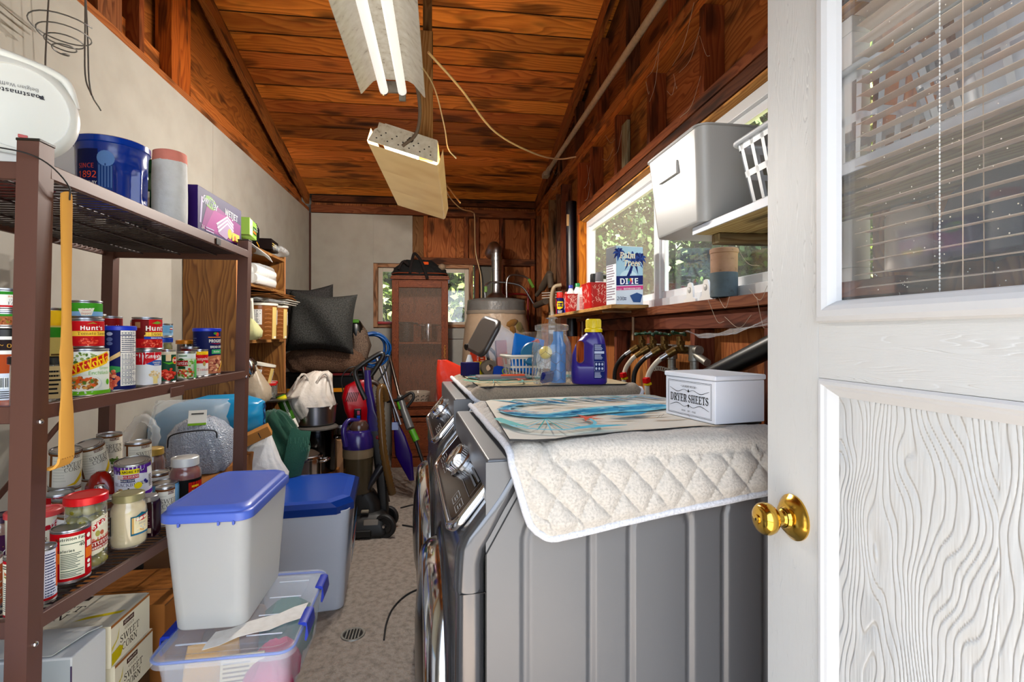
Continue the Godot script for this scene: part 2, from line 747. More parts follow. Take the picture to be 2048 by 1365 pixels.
func ntex(seed: int, freq: float, ramp: Array, size := 512, oct := 5, normal := false, bump := 4.0) -> NoiseTexture2D:
	var t := NoiseTexture2D.new()
	t.width = size
	t.height = size
	t.seamless = true
	t.noise = noise(seed, freq, oct)
	t.normalize = true
	if normal:
		t.as_normal_map = true
		t.bump_strength = bump
	if ramp.size():
		var g := Gradient.new()
		g.offsets = PackedFloat32Array(ramp.map(func(e): return e[0]))
		g.colors = PackedColorArray(ramp.map(func(e): return e[1]))
		t.color_ramp = g
	return t

func mat(key: String, col: Color, rough := 0.6, metal := 0.0, spec := 0.5) -> StandardMaterial3D:
	var m := StandardMaterial3D.new()
	m.resource_name = key
	m.albedo_color = col
	m.roughness = rough
	m.metallic = metal
	m.metallic_specular = spec
	m.vertex_color_use_as_albedo = true
	mats[key] = m
	return m

func glass(key: String, col: Color, alpha := 0.08, rough := 0.03) -> StandardMaterial3D:
	var m := mat(key, C(col.r, col.g, col.b, alpha), rough)
	m.vertex_color_use_as_albedo = false
	m.transparency = BaseMaterial3D.TRANSPARENCY_ALPHA
	return m

func milky(key: String, col: Color, alpha: float, rough := 0.35, back := 0.6) -> StandardMaterial3D:
	var m := mat(key, C(col.r, col.g, col.b, alpha), rough)
	m.vertex_color_use_as_albedo = false
	m.transparency = BaseMaterial3D.TRANSPARENCY_ALPHA
	m.backlight_enabled = true
	m.backlight = C(back, back, back)
	return m

func textured(m: StandardMaterial3D, t: Texture2D, sx: float, sy := 0.0) -> StandardMaterial3D:
	m.albedo_texture = t
	m.uv1_scale = V(sx, sy if sy else sx, 1)
	return m

func tri_tex(m: StandardMaterial3D, t: Texture2D, scale: float, world := true) -> StandardMaterial3D:
	m.albedo_texture = t
	m.uv1_triplanar = true
	m.uv1_world_triplanar = world
	m.uv1_scale = Vector3.ONE * scale
	return m

func bumped(m: StandardMaterial3D, t: Texture2D, scale: float) -> StandardMaterial3D:
	m.normal_enabled = true
	m.normal_texture = t
	m.normal_scale = scale
	return m

func make_textures():
	tri_tex(mat("aged_brass", C(0.55, 0.42, 0.22), 0.42, 0.85), ntex(39, 0.03, [[0.0, C(0.5, 0.5, 0.45)], [1.0, C(1, 1, 1)]], 256), 8.0, false)
	bumped(tri_tex(mat("bubble", Color.WHITE, 0.15), ntex(33, 0.05, [[0.0, C(0.75, 0.77, 0.8)], [1.0, C(1, 1, 1)]], 256, 2), 6.0, false), ntex(35, 0.09, [], 256, 1, true, 8.0), 1.0)
	tri_tex(mat("dirty_dark", Color.WHITE, 0.5), ntex(37, 0.02, [[0.0, C(0.55, 0.5, 0.45)], [0.6, C(0.95, 0.95, 0.95)], [1.0, C(1, 1, 1)]], 256), 3.0, false)
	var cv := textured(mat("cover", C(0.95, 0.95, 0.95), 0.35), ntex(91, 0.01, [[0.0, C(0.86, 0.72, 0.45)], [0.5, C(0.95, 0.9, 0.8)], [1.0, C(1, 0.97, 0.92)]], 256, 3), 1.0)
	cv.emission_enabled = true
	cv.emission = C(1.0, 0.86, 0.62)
	cv.emission_energy_multiplier = COVER_GLOW
	mat("rubber_grey", Color.WHITE, 0.6)
	mat("rack_wire", C(0.16, 0.10, 0.085), 0.4)
	var lt := mat("lit_tube", C(0.95, 0.95, 0.95), 0.3)
	lt.emission_enabled = true
	lt.emission = C(1.0, 0.98, 0.95)
	lt.emission_energy_multiplier = TUBE_E
	var plank := wood_image(1024, 384, 11, 26.0, 0.1, 7, C(0.68, 0.55, 0.45), C(1, 1, 1), 0.4)
	var ply := wood_image(768, 512, 23, 24.0, 0.22, 0, C(0.62, 0.5, 0.4), C(1, 1, 1), 0.4)
	var oak := wood_image(768, 384, 31, 26.0, 0.16, 0, C(0.5, 0.38, 0.27), C(1, 1, 1), 0.12)
	textured(mat("plank", C(0.97, 0.97, 0.97), 0.6, 0.0, 0.35), plank, 0.2, 1.3)
	textured(mat("beam", C(0.97, 0.97, 0.97), 0.7, 0.0, 0.3), plank, 0.3, 2.2)
	textured(mat("plywood", C(0.95, 0.95, 0.95), 0.7, 0.0, 0.3), ply, 0.3, 1.4)
	textured(mat("oak", C(0.95, 0.95, 0.95), 0.45), oak, 0.28, 1.5)
	textured(mat("cherry", C(0.95, 0.95, 0.95), 0.55, 0.0, 0.3), oak, 1.0, 4.0)
	var mottled := ntex(5, 0.012, [[0.0, C(0.94, 0.935, 0.925)], [0.55, C(0.98, 0.98, 0.975)], [1.0, C(1, 1, 1)]])
	var grime := ntex(9, 0.02, [[0.0, C(0.5, 0.44, 0.38)], [0.25, C(0.9, 0.88, 0.85)], [1.0, C(1, 1, 1)]])
	var fine := ntex(15, 0.12, [], 512, 4, true, 6.0)
	var lumps := ntex(17, 0.02, [], 512, 4, true, 8.0)
	tri_tex(mat("drywall", C(0.65, 0.63, 0.595), 0.75), mottled, 0.7)
	bumped(tri_tex(mat("concrete", C(0.60, 0.56, 0.52), 0.85), ntex(3, 0.03, [[0.0, C(0.72, 0.71, 0.7)], [0.35, C(0.88, 0.87, 0.86)], [0.6, C(0.96, 0.955, 0.95)], [1.0, C(1, 1, 1)]], 1024, 6), 0.8), fine, 0.35)
	mats["concrete"].detail_enabled = true
	mats["concrete"].detail_blend_mode = BaseMaterial3D.BLEND_MODE_MUL
	mats["concrete"].detail_albedo = ntex(41, 0.2, [[0.0, C(0.5, 0.49, 0.48)], [0.2, C(0.8, 0.79, 0.78)], [0.3, C(0.96, 0.96, 0.96)], [1.0, C(1, 1, 1)]], 1024, 3)
	mats["concrete"].uv2_triplanar = false
	mat("white_paint", C(0.76, 0.76, 0.76), 0.45)
	mat("paint", Color.WHITE, 0.45)               # any colour, satin
	mat("gloss", Color.WHITE, 0.18)
	mat("lid_metal", Color.WHITE, 0.32, 0.25)
	mat("plastic", Color.WHITE, 0.35)
	mat("matte", Color.WHITE, 0.85)
	mat("print", Color.WHITE, 0.55, 0.0, 0.25)
	mat("card", Color.WHITE, 0.85, 0.0, 0.2)
	mat("rubber", C(0.05, 0.05, 0.055), 0.6)
	mat("metal", Color.WHITE, 0.28, 1.0)
	mat("chrome", C(0.82, 0.82, 0.83), 0.12, 1.0)
	mat("steel", C(0.62, 0.62, 0.63), 0.3, 1.0)
	mat("tin", C(0.72, 0.72, 0.73), 0.3, 1.0)
	mat("brass", C(0.83, 0.66, 0.28), 0.16, 1.0)
	tri_tex(mat("dull_metal", C(0.6, 0.6, 0.58), 0.5, 0.8), grime, 3.0, false)
	mat("rack_brown", C(0.34, 0.215, 0.175), 0.42, 0.15)
	tri_tex(mat("dirty", Color.WHITE, 0.75), grime, 2.5, false)
	var fuzz := bumped(tri_tex(mat("fuzz", Color.WHITE, 0.95), ntex(51, 0.08, [[0.0, C(0.74, 0.74, 0.74)], [0.5, C(0.92, 0.92, 0.92)], [1.0, C(1, 1, 1)]], 512, 4), 3.0, false), fine, 0.3)
	fuzz.rim_enabled = true
	fuzz.rim = 0.35
	bumped(tri_tex(mat("cloth", Color.WHITE, 0.9), mottled, 4.0, false), lumps, 0.25)
	bumped(tri_tex(mat("bag", Color.WHITE, 0.4), mottled, 2.0, false), lumps, 0.35)
	mats["bag"].backlight_enabled = true
	mats["bag"].backlight = C(0.35, 0.35, 0.35)
	glass("pane", C(0.93, 0.96, 0.96), 0.05)
	glass("jar_glass", C(0.95, 0.98, 0.97), 0.08)
	milky("dusty_pane", C(0.78, 0.74, 0.68), 0.2, 0.5, 0.3)
	milky("film", C(0.9, 0.92, 0.93), 0.28, 0.3, 0.4)
	milky("milk_plastic", C(0.88, 0.88, 0.86), 0.5, 0.3, 0.9)
	bumped(tri_tex(mat("fleece", Color.WHITE, 0.97, 0.0, 0.1), ntex(55, 0.07, [[0.0, C(0.35, 0.35, 0.35)], [0.5, C(0.75, 0.75, 0.75)], [1.0, C(1, 1, 1)]], 512, 4), 2.5, false), fine, 0.6)
	mat("grey_wire", C(0.45, 0.45, 0.45), 0.3, 0.5)
	milky("milk_plastic_dense", C(0.86, 0.88, 0.92), 0.85, 0.35, 0.7)
	milky("clear_plastic", C(0.86, 0.88, 0.92), 0.25, 0.28, 0.5)
	milky("web", C(0.85, 0.85, 0.85), 0.3, 0.9, 0.5)
	milky("dusty_glass", C(0.62, 0.52, 0.44), 0.13, 0.5, 0.2)
	var leaf := mat("leaf", Color.WHITE, 0.6)
	leaf.backlight_enabled = true
	leaf.backlight = C(0.5, 0.5, 0.5)
	tri_tex(mat("soil", Color.WHITE, 0.95), ntex(61, 0.05, [[0.0, C(0.35, 0.33, 0.3)], [0.5, C(0.8, 0.8, 0.8)], [1.0, C(1, 1, 1)]], 512, 6), 0.6)


const WOOD_O := Color(0.93, 0.56, 0.24)
const WOOD_R := Color(0.68, 0.38, 0.21)
const WOOD_D := Color(0.4, 0.22, 0.13)

func roof_y(z: float) -> float:
	return 2.77 + 0.26 * (2.95 - absf(z + 2.6))

func wood(a: Vector3, c: Vector3, tone: Color, seed: int, bev := 0.003) -> B:
	var k := 1.3 if tone.r < 0.6 else 1.08
	var b := N(C(minf(tone.r * k, 1), minf(tone.g * k * 1.13, 1), minf(tone.b * k * 1.1, 1)))
	b.off = W(fmod(seed * 0.717, 7.0), fmod(seed * 0.313, 3.0))
	return b.span(a, c, bev)

func shade(c: Color, lo := 0.8, hi := 1.15) -> Color:
	var k := rng.randf_range(lo, hi)
	return C(minf(c.r * k, 1.0), minf(c.g * k * rng.randf_range(0.95, 1.05), 1.0), minf(c.b * k * rng.randf_range(0.9, 1.05), 1.0))

func build_room():
	obj("floor", B.new().span(V(-1.7, -0.2, -5.8), V(1.3, 0, 0.3), 0), "concrete").set_meta("kind", "structure")
	var c := structure(root("ceiling"))
	var slope := atan(0.26)
	for side in 2:
		var z := -5.56
		var k := 0
		while z < -2.6:
			var w := 0.155 if k else 0.15
			w *= rng.randf_range(0.985, 1.015)
			var z1 := minf(z + w, -2.595)
			var b := N(shade(WOOD_O, 0.72, 1.2))
			b.off = W(rng.randf() * 5.0, rng.randf() * 3.0)
			var zc := (z + z1) * 0.5
			if side == 1:
				zc = -5.2 - zc
			b.xf(rot(V(-0.2, roof_y(zc) + 0.005, zc), -slope if side == 0 else slope, 0, 0))
			b.box(Vector3.ZERO, V(2.78, 0.01, (z1 - z) / cos(slope) - 0.011), 0.003)
			obj("plank", b, "plank", c)
			z = z1
			k += 1
		var s := N(C(0.09, 0.05, 0.035))
		var zm := -4.12 if side == 0 else -1.08
		s.xf(rot(V(-0.2, roof_y(zm) + 0.028, zm), -slope if side == 0 else slope, 0, 0)).box(Vector3.ZERO, V(3.1, 0.03, 3.36), 0)
		obj("roof_sheet", s, "matte", c)
	for x in [[-1.40, -1.44, 4.0], [1.0, 1.04, 9.0]]:
		for side in 2:
			var b := N(C(0.66, 0.41, 0.2) if x[0] < 0 else C(0.62, 0.36, 0.17))
			b.off = W(x[2] * 0.3 + side, x[2] * 0.21)
			var zm := -4.08 if side == 0 else -1.12
			b.xf(rot(V((x[0] + x[1]) * 0.5, roof_y(zm) - 0.05, zm), -slope if side == 0 else slope, 0, 0)).box(Vector3.ZERO, V(0.04, 0.11, 3.08), 0.003)
			obj("rafter", b, "beam", c)
	build_wall_left()
	build_wall_right()
	build_wall_back()
	build_wall_front()

func gable_sheet(x0: float, x1: float, y0: float) -> B:
	var b := B.new()
	b.xf(Transform3D(Basis(V(0, 0, 1), V(0, 1, 0), V(-1, 0, 0)), V(x1, 0, 0)))
	b.prism([W(-5.6, y0), W(0.1, y0), W(0.1, 2.83), W(-2.6, 3.58), W(-5.6, 2.81)], x1 - x0, 1)
	return b

func build_wall_left():
	var w := structure(root("wall_left"))
	var panels := [[-5.55, -3.32], [-3.317, -1.6], [-1.597, -0.02]]
	for p in panels:
		obj("drywall_panel", B.new().span(V(-1.412, 0, p[0]), V(-1.40, 2.585, p[1]), 0.001), "drywall", w)
	obj("backing", N(C(0.3, 0.2, 0.13)).span(V(-1.52, 0, -5.7), V(-1.413, 2.585, 0.1), 0), "matte", w)
	obj("plate", wood(V(-1.50, 2.585, -5.55), V(-1.402, 2.625, 0), C(0.5, 0.27, 0.15), 3), "beam", w)
	obj("second_plate", wood(V(-1.50, 2.625, -5.5), V(-1.462, 2.76, 0), C(0.56, 0.29, 0.13), 8), "beam", w)
	for e in [[-2.44, 0.16, WOOD_D], [-2.607, 0.04, C(0.42, 0.2, 0.1)], [-3.05, 0.2, C(0.62, 0.28, 0.08)], [-1.9, 0.04, WOOD_R], [-1.4, 0.04, WOOD_R], [-3.62, 0.03, WOOD_D]]:
		if e[0] < -3.2:
			continue
		obj("gable_stud", wood(V(-1.485, 2.62, e[0]), V(-1.402, roof_y(e[0]) - 0.05, e[0] + e[1]), e[2], int(e[0] * -100)), "beam", w)
	var s := gable_sheet(-1.52, -1.50, 2.58)
	s.c.fill(C(0.62, 0.36, 0.15).srgb_to_linear())
	obj("sheathing", s, "plywood", w)

func build_wall_right():
	var w := structure(root("wall_right"))
	var sheet := [[0, 1.39, -5.6, 0.1], [1.39, 2.6, -5.6, -3.72], [2.19, 2.6, -3.72, -1.18], [1.39, 2.6, -1.18, 0.1]]
	var z := -5.6
	var k := 0
	for e in sheet:
		var a: float = e[2]
		while a < e[3] - 0.01:
			var b2: float = minf(a + 0.6, e[3])
			k += 1
			obj("sheathing_panel", wood(V(1.10, e[0], a + 0.001), V(1.118, e[1], b2 - 0.001), shade(WOOD_R, 0.8, 1.1), k * 7, 0.001), "plywood", w)
			a = b2
	obj("siding", N(C(0.5, 0.5, 0.48)).span(V(1.119, 0, -5.7), V(1.14, 1.39, 0.1), 0).span(V(1.119, 1.39, -5.7), V(1.14, 2.62, -3.72), 0).span(V(1.119, 2.19, -3.72), V(1.14, 2.62, -1.18), 0).span(V(1.119, 1.39, -1.18), V(1.14, 2.62, 0.1), 0), "matte", w)
	var s := gable_sheet(1.10, 1.12, 2.6)
	s.c.fill(C(0.55, 0.33, 0.16).srgb_to_linear())
	obj("sheathing", s, "plywood", w)
	obj("plate", wood(V(1.01, 2.645, -5.54), V(1.10, 2.70, 0), C(0.52, 0.28, 0.14), 21), "beam", w)
	obj("plate", wood(V(1.015, 2.60, -5.54), V(1.10, 2.643, 0), C(0.58, 0.3, 0.13), 27), "beam", w)
	obj("sill_plate", wood(V(1.01, 0, -5.54), V(1.10, 0.04, 0), WOOD_D, 33), "beam", w)
	obj("header", wood(V(1.01, 2.205, -3.80), V(1.10, 2.25, -1.0), C(0.44, 0.22, 0.12), 37), "beam", w)
	obj("header", wood(V(1.014, 2.15, -3.72), V(1.10, 2.203, -1.0), C(0.3, 0.15, 0.09), 44), "beam", w)
	obj("head_lining", wood(V(1.02, 2.138, -3.70), V(1.10, 2.149, -1.0), C(0.78, 0.5, 0.26), 46), "beam", w)
	obj("window_sill", wood(V(0.99, 1.39, -3.74), V(1.10, 1.43, -1.0), C(0.4, 0.21, 0.13), 51), "beam", w)
	obj("sill_rail", wood(V(1.02, 1.32, -3.74), V(1.10, 1.388, -1.0), C(0.34, 0.16, 0.11), 53), "beam", w)
	obj("jamb", wood(V(1.012, 1.43, -3.745), V(1.10, 2.15, -3.705), C(0.78, 0.42, 0.12), 57), "beam", w)
	var zs := [-1.875, -2.404, -2.898, -3.414]
	for q in zs.size():
		obj("cripple_stud", wood(V(1.012, 2.25, zs[q] - 0.04), V(1.10, 2.6, zs[q]), C(0.42, 0.19, 0.1), 60 + q * 5), "beam", w)
	zs = [-3.744, -4.31, -4.62, -4.83, -5.2, -5.5]
	for q in zs.size():
		obj("stud", wood(V(1.012 if q != 2 else 1.04, 0.04, zs[q] - 0.04), V(1.10, 2.6, zs[q]), [C(0.5, 0.22, 0.1), C(0.36, 0.18, 0.12), C(0.34, 0.22, 0.17), C(0.38, 0.26, 0.19), WOOD_R, WOOD_D][q], 80 + q * 5), "beam", w)
	zs = [-1.2, -1.46, -1.95, -2.404, -2.898, -3.39]
	for q in zs.size():
		obj("low_stud", wood(V(1.012, 0.04, zs[q] - 0.04), V(1.10, 1.32, zs[q]), C(0.36, 0.17, 0.11), 110 + q * 5), "beam", w)
	for e in [[-2.2, C(0.45, 0.2, 0.09)], [-2.75, C(0.3, 0.16, 0.1)], [-3.3, C(0.42, 0.2, 0.1)], [-3.9, C(0.3, 0.15, 0.08)], [-4.5, WOOD_D], [-1.7, WOOD_R]]:
		obj("gable_stud", wood(V(1.03, 2.70, e[0] - 0.04), V(1.10, roof_y(e[0]) - 0.06, e[0]), e[1], int(e[0] * -70)), "beam", w)
	var n := structure(root("window_1"), "white vinyl slider window in the right wall")
	var f := N(C(0.88, 0.89, 0.9))
	var x0 := 1.06
	var x1 := 1.115
	f.span(V(x0, 1.43, -3.70), V(x1, 1.475, -1.2)).span(V(x0, 2.095, -3.70), V(x1, 2.138, -1.2))
	f.span(V(x0, 1.475, -3.70), V(x1, 2.095, -3.655)).span(V(x0, 1.475, -1.245), V(x1, 2.095, -1.2))
	f.span(V(x0 + 0.005, 1.475, -2.475), V(x1, 2.095, -2.415))
	obj("window_frame", f, "gloss", n)
	var g := N(C(0.9, 0.91, 0.92))
	for e in [[-3.655, -2.475], [-2.415, -1.245]]:
		g.span(V(1.078, 1.475, e[0]), V(1.10, 1.51, e[1])).span(V(1.078, 2.06, e[0]), V(1.10, 2.095, e[1]))
		g.span(V(1.078, 1.51, e[0]), V(1.10, 2.06, e[0] + 0.035)).span(V(1.078, 1.51, e[1] - 0.035), V(1.10, 2.06, e[1]))
	obj("sash", g, "gloss", n)
	obj("pane", B.new().span(V(1.088, 1.5, -3.63), V(1.091, 2.07, -2.5), 0), "dusty_pane", n)
	obj("pane", B.new().span(V(1.088, 1.5, -2.39), V(1.091, 2.07, -1.27), 0), "pane", n)

func build_wall_back():
	var w := structure(root("wall_back"))
	var z := -5.55
	obj("drywall_panel", B.new().span(V(-1.395, 0, z - 0.012), V(-0.745, 2.57, z), 0.001).span(V(-0.745, 2.055, z - 0.012), V(-0.336, 2.57, z), 0.001).span(V(-0.745, 0, z - 0.012), V(-0.1, 1.36, z), 0.001), "drywall", w)
	obj("corner_strip", N(C(0.26, 0.15, 0.1)).span(V(-1.40, 0, z - 0.01), V(-1.38, 2.57, z + 0.004), 0.001), "matte", w)
	obj("low_panel", B.new().span(V(-0.1, 0.6, z - 0.012), V(0.33, 1.24, z), 0.001).span(V(-0.1, 1.245, z - 0.012), V(0.4, 1.36, z + 0.006), 0.001), "drywall", w)
	for k in 5:
		var x := -1.4 + k * 0.51
		var x1 := minf(x + 0.508, 1.1)
		var tone := shade(WOOD_R, 0.75, 1.05)
		if x1 > -0.76 and x < 0.33:
			obj("sheathing_panel", wood(V(x, 0, z - 0.11), V(x1, 1.37, z - 0.092), tone, 150 + k, 0.001), "plywood", w)
			obj("sheathing_panel", wood(V(x, 2.06, z - 0.11), V(x1, 2.76, z - 0.092), tone, 155 + k, 0.001), "plywood", w)
		else:
			obj("sheathing_panel", wood(V(x, 0, z - 0.11), V(x1, 2.76, z - 0.092), tone, 160 + k, 0.001), "plywood", w)
	obj("siding", N(C(0.4, 0.38, 0.35)).span(V(-1.5, 0, z - 0.14), V(-0.76, 2.9, z - 0.111), 0).span(V(0.33, 0, z - 0.14), V(1.14, 2.9, z - 0.111), 0).span(V(-0.76, 0, z - 0.14), V(0.33, 1.37, z - 0.111), 0).span(V(-0.76, 2.06, z - 0.14), V(0.33, 2.9, z - 0.111), 0), "matte", w)
	var bays := [[-0.219, -0.175, 0], [0.216, 0.262, 0], [0.61, 0.65, 0], [0.955, 1.0, 0], [0.34, 0.38, 1]]
	for q in bays.size():
		var e = bays[q]
		var low := 2.05 if q < 2 else 0.0
		obj("stud", wood(V(e[0], low, z - 0.09), V(e[1], 2.575, z - 0.004), [C(0.52, 0.26, 0.13), C(0.44, 0.22, 0.12), C(0.36, 0.17, 0.1), C(0.46, 0.22, 0.11), C(0.4, 0.2, 0.12)][q], 170 + q * 4), "beam", w)
	obj("block", wood(V(-0.336, 2.052, z - 0.09), V(1.0, 2.125, z + 0.002), C(0.36, 0.19, 0.12), 191), "beam", w)
	obj("plate", wood(V(-1.38, 2.575, z - 0.09), V(1.01, 2.655, z + 0.012), C(0.4, 0.21, 0.13), 195), "beam", w)
	obj("ledger", wood(V(-1.38, 2.70, z - 0.09), V(1.01, 2.765, z - 0.02), C(0.3, 0.15, 0.09), 197), "beam", w)
	obj("dark_board", wood(V(-0.336, 2.0, z - 0.088), V(-0.22, 2.57, z - 0.02), C(0.42, 0.27, 0.17), 199), "plywood", w)
	var n := structure(root("window_2"), "small window behind the curio cabinet")
	var f := N(C(0.72, 0.55, 0.42))
	f.span(V(-0.745, 1.37, z - 0.09), V(-0.70, 2.05, z + 0.008)).span(V(0.27, 1.37, z - 0.09), V(0.315, 2.05, z + 0.008)).span(V(-0.70, 2.012, z - 0.09), V(0.27, 2.05, z + 0.008)).span(V(-0.70, 1.37, z - 0.09), V(0.27, 1.40, z + 0.008))
	obj("window_frame", f, "beam", n)
	var g := N(C(0.72, 0.66, 0.58))
	g.span(V(-0.70, 1.4, z - 0.08), V(-0.655, 2.012, z - 0.05)).span(V(0.225, 1.4, z - 0.08), V(0.27, 2.012, z - 0.05)).span(V(-0.655, 1.97, z - 0.08), V(0.225, 2.012, z - 0.05)).span(V(-0.655, 1.4, z - 0.08), V(0.225, 1.43, z - 0.05)).span(V(-0.24, 1.43, z - 0.08), V(-0.2, 1.97, z - 0.05))
	obj("sash", g, "paint", n)
	for e in [[-0.655, -0.24], [-0.2, 0.225]]:
		obj("pane", B.new().span(V(e[0], 1.43, z - 0.067), V(e[1], 1.97, z - 0.064), 0), "pane", n)

func build_wall_front():
	var w := structure(root("wall_front"))
	var b := N(C(0.8, 0.79, 0.76))
	b.span(V(-1.42, 0, -0.06), V(DOOR_X0, 2.62, 0.06), 0).span(V(0.66, 0, -0.06), V(1.12, 2.62, 0.06), 0).span(V(DOOR_X0, DOOR_TOP, -0.06), V(0.66, 2.62, 0.06), 0).span(V(-1.5, 2.62, -0.06), V(1.12, 2.86, 0.06), 0)
	obj("panel", b, "drywall", w)

const DOOR_X0 := -1.0
const DOOR_TOP := 2.25

func build_outside():
	var g := []
	var nz := noise(77, 0.35, 4)
	for i in 60:
		var row := []
		for j in 70:
			var x := -8.0 + 24.0 * pow(j / 69.0, 1.0)
			var z := 7.0 - 26.0 * i / 59.0
			var y := -0.06
			y += clampf((x - 2.3) * 0.62, 0.0, 9.0)
			y = maxf(y, clampf((-6.4 - z) * 1.05, -0.06, 9.0))
			if y > 0.0:
				y += nz.get_noise_2d(x * 2.0, z * 2.0) * 0.35 * minf(y, 1.0)
			row.append(V(x, y, z))
		g.append(row)
	var b := B.new()
	b.sheet(g)
	for i in b.v.size():
		var p := b.v[i]
		var t := nz.get_noise_2d(p.x * 3.0 + 40.0, p.z * 3.0) * 0.5 + 0.5
		var dry := C(0.52, 0.5, 0.26).lerp(C(0.30, 0.36, 0.12), t)
		var bank := C(0.33, 0.3, 0.24).lerp(C(0.28, 0.34, 0.12), t)
		var k := C(0.53, 0.53, 0.53) if p.y < 0.02 else (dry if p.x > 2.3 and p.z > -6.4 else bank)
		b.c[i] = k.srgb_to_linear()
	obj("ground_outside", b, "soil").set_meta("kind", "structure")
	var leaf := B.new()
	for i in 14:
		var r := RandomNumberGenerator.new()
		r.seed = 100 + i
		var o := V(r.randf_range(-1, 1), r.randf_range(-1, 1), r.randf_range(-1, 1)) * 0.12
		var bs := Basis.from_euler(V(r.randf() * TAU, r.randf() * TAU, r.randf() * TAU))
		var nn := bs * V(0, 0, 1)
		leaf.tri(o, o + bs * V(0.028, 0.04, 0.008), o + bs * V(0, 0.095, 0), nn, nn, nn)
		leaf.tri(o, o + bs * V(0, 0.095, 0), o + bs * V(-0.028, 0.04, 0.008), nn, nn, nn)
	var lm := leaf.mesh()
	var spots := [[4.6, -3.9, 1.5, 2.5, 0], [5.6, -5.6, 1.9, 3.4, 1], [4.3, -2.4, 1.1, 1.5, 2], [6.2, -3.2, 1.8, 3.4, 0], [5.2, -7.6, 2.2, 3.8, 1], [7.6, -4.6, 2.2, 4.0, 1], [5.2, -1.4, 1.4, 2.4, 0], [7.2, -1.8, 2.0, 3.4, 2], [3.9, -9.0, 2.2, 3.5, 1], [7.9, -7.8, 2.6, 4.6, 1]]
	var tones := [C(0.42, 0.46, 0.12), C(0.22, 0.33, 0.13), C(0.55, 0.52, 0.14)]
	var named := ["yellow-green sunlit bush on the hillside outside the window", "dark green leafy tree high on the hillside outside", "low golden bush on the grass outside the window"]
	for i in spots.size():
		var s = spots[i]
		var y := clampf((s[0] - 2.3) * 0.62, 0.0, 9.0)
		tree(V(s[0], y, s[1]), s[2], s[3], tones[s[4]], lm, i, named[s[4]] + ", " + ["nearest in the far pane", "behind the cups carton", "low behind the sill brackets", "upper middle of the near pane", "far back along the hill", "high behind the middle bush", "behind the sediment jar", "under the upper shelf", "farthest toward the back", "topmost on the ridge"][i])
	var back := [[-0.9, -7.6, 0.5, 0.6], [-0.55, -8.4, 0.6, 0.9], [0.35, -8.2, 0.6, 0.8], [0.7, -7.7, 0.5, 0.6], [-0.1, -9.0, 0.8, 1.1], [1.5, -8.6, 0.9, 1.2], [-1.8, -8.6, 0.9, 1.3]]
	for i in back.size():
		var s = back[i]
		tree(V(s[0], (-6.4 - s[1]) * 1.05, s[1]), s[2], s[3], C(0.34, 0.4, 0.16), lm, 40 + i, "scrubby green shrub on the bank behind the back window, " + ["left of the cabinet", "higher, left of the cabinet", "right of the cabinet", "beside the window's right trim", "behind the cabinet top", "far right", "far left"][i])
	var nt := []
	for i in 14:
		var row := []
		for j in 20:
			var x := -1.4 + 2.6 * j / 19.0
			var z := -6.75 - 0.75 * i / 13.0 - 0.25 * (x - 0.2)
			row.append(V(x, (-6.4 - z) * 1.05 + 0.34 + 0.05 * sin(x * 9.0 + i * 0.9), z))
		nt.append(row)
	tag(obj("ground_sheet", N(C(0.42, 0.47, 0.56)).sheet(nt), "cloth"), "blue grey sheet spread over the bank behind the back window", "tarpaulin")

func tree(p: Vector3, r: float, h: float, tone: Color, lm: Mesh, seed: int, label: String):
	var q := RandomNumberGenerator.new()
	q.seed = 900 + seed
	var t := thing("bush" if h < 2.0 else "tree", label, "bush" if h < 2.0 else "tree", p, 0, "growth on the hillside outside")
	var b := N(C(0.25, 0.18, 0.12))
	b.tube(curve([V(0, -0.1, 0), V(0.05, h * 0.35, 0.04), V(-0.04, h * 0.75, 0)], 4), [0.06, 0.06, 0.055, 0.055, 0.05, 0.045, 0.035, 0.03, 0.02], 7)
	for k in 5:
		var a := k * 1.3 + seed
		b.tube([V(0.03, h * (0.25 + 0.08 * k), 0.02), V(cos(a) * r * 0.6, h * (0.45 + 0.08 * k), sin(a) * r * 0.6)], [0.03, 0.012], 5)
	obj("trunk", b, "matte", t)
	var mm := MultiMesh.new()
	mm.transform_format = MultiMesh.TRANSFORM_3D
	mm.use_colors = true
	mm.mesh = lm
	var nn := noise(seed, 1.1, 3)
	var list := []
	var tries := 0
	var want := int(520 * r * r) if r > 0.9 else 420
	while list.size() < want and tries < 9000:
		tries += 1
		var u := V(q.randf_range(-1, 1), q.randf_range(-1, 1), q.randf_range(-1, 1))
		if u.length() > 1.0 or u.length() < 0.45:
			continue
		var w := V(u.x * r, h * 0.55 + u.y * h * 0.5, u.z * r)
		if nn.get_noise_3dv(w * 1.6 + p) < -0.08:
			continue
		list.append(w)
	mm.instance_count = list.size()
	for i in list.size():
		mm.set_instance_transform(i, Transform3D(Basis.from_euler(V(q.randf() * TAU, q.randf() * TAU, 0)) * q.randf_range(0.8, 1.5), list[i]))
		var k := q.randf_range(0.7, 1.25)
		mm.set_instance_color(i, C(tone.r * k, tone.g * k * q.randf_range(0.9, 1.1), tone.b * k).srgb_to_linear())
	var mi := MultiMeshInstance3D.new()
	mi.multimesh = mm
	mi.material_override = mats["leaf"]
	mi.name = "foliage"
	mi.set_meta("kind", "stuff")
	t.add_child(mi, true)


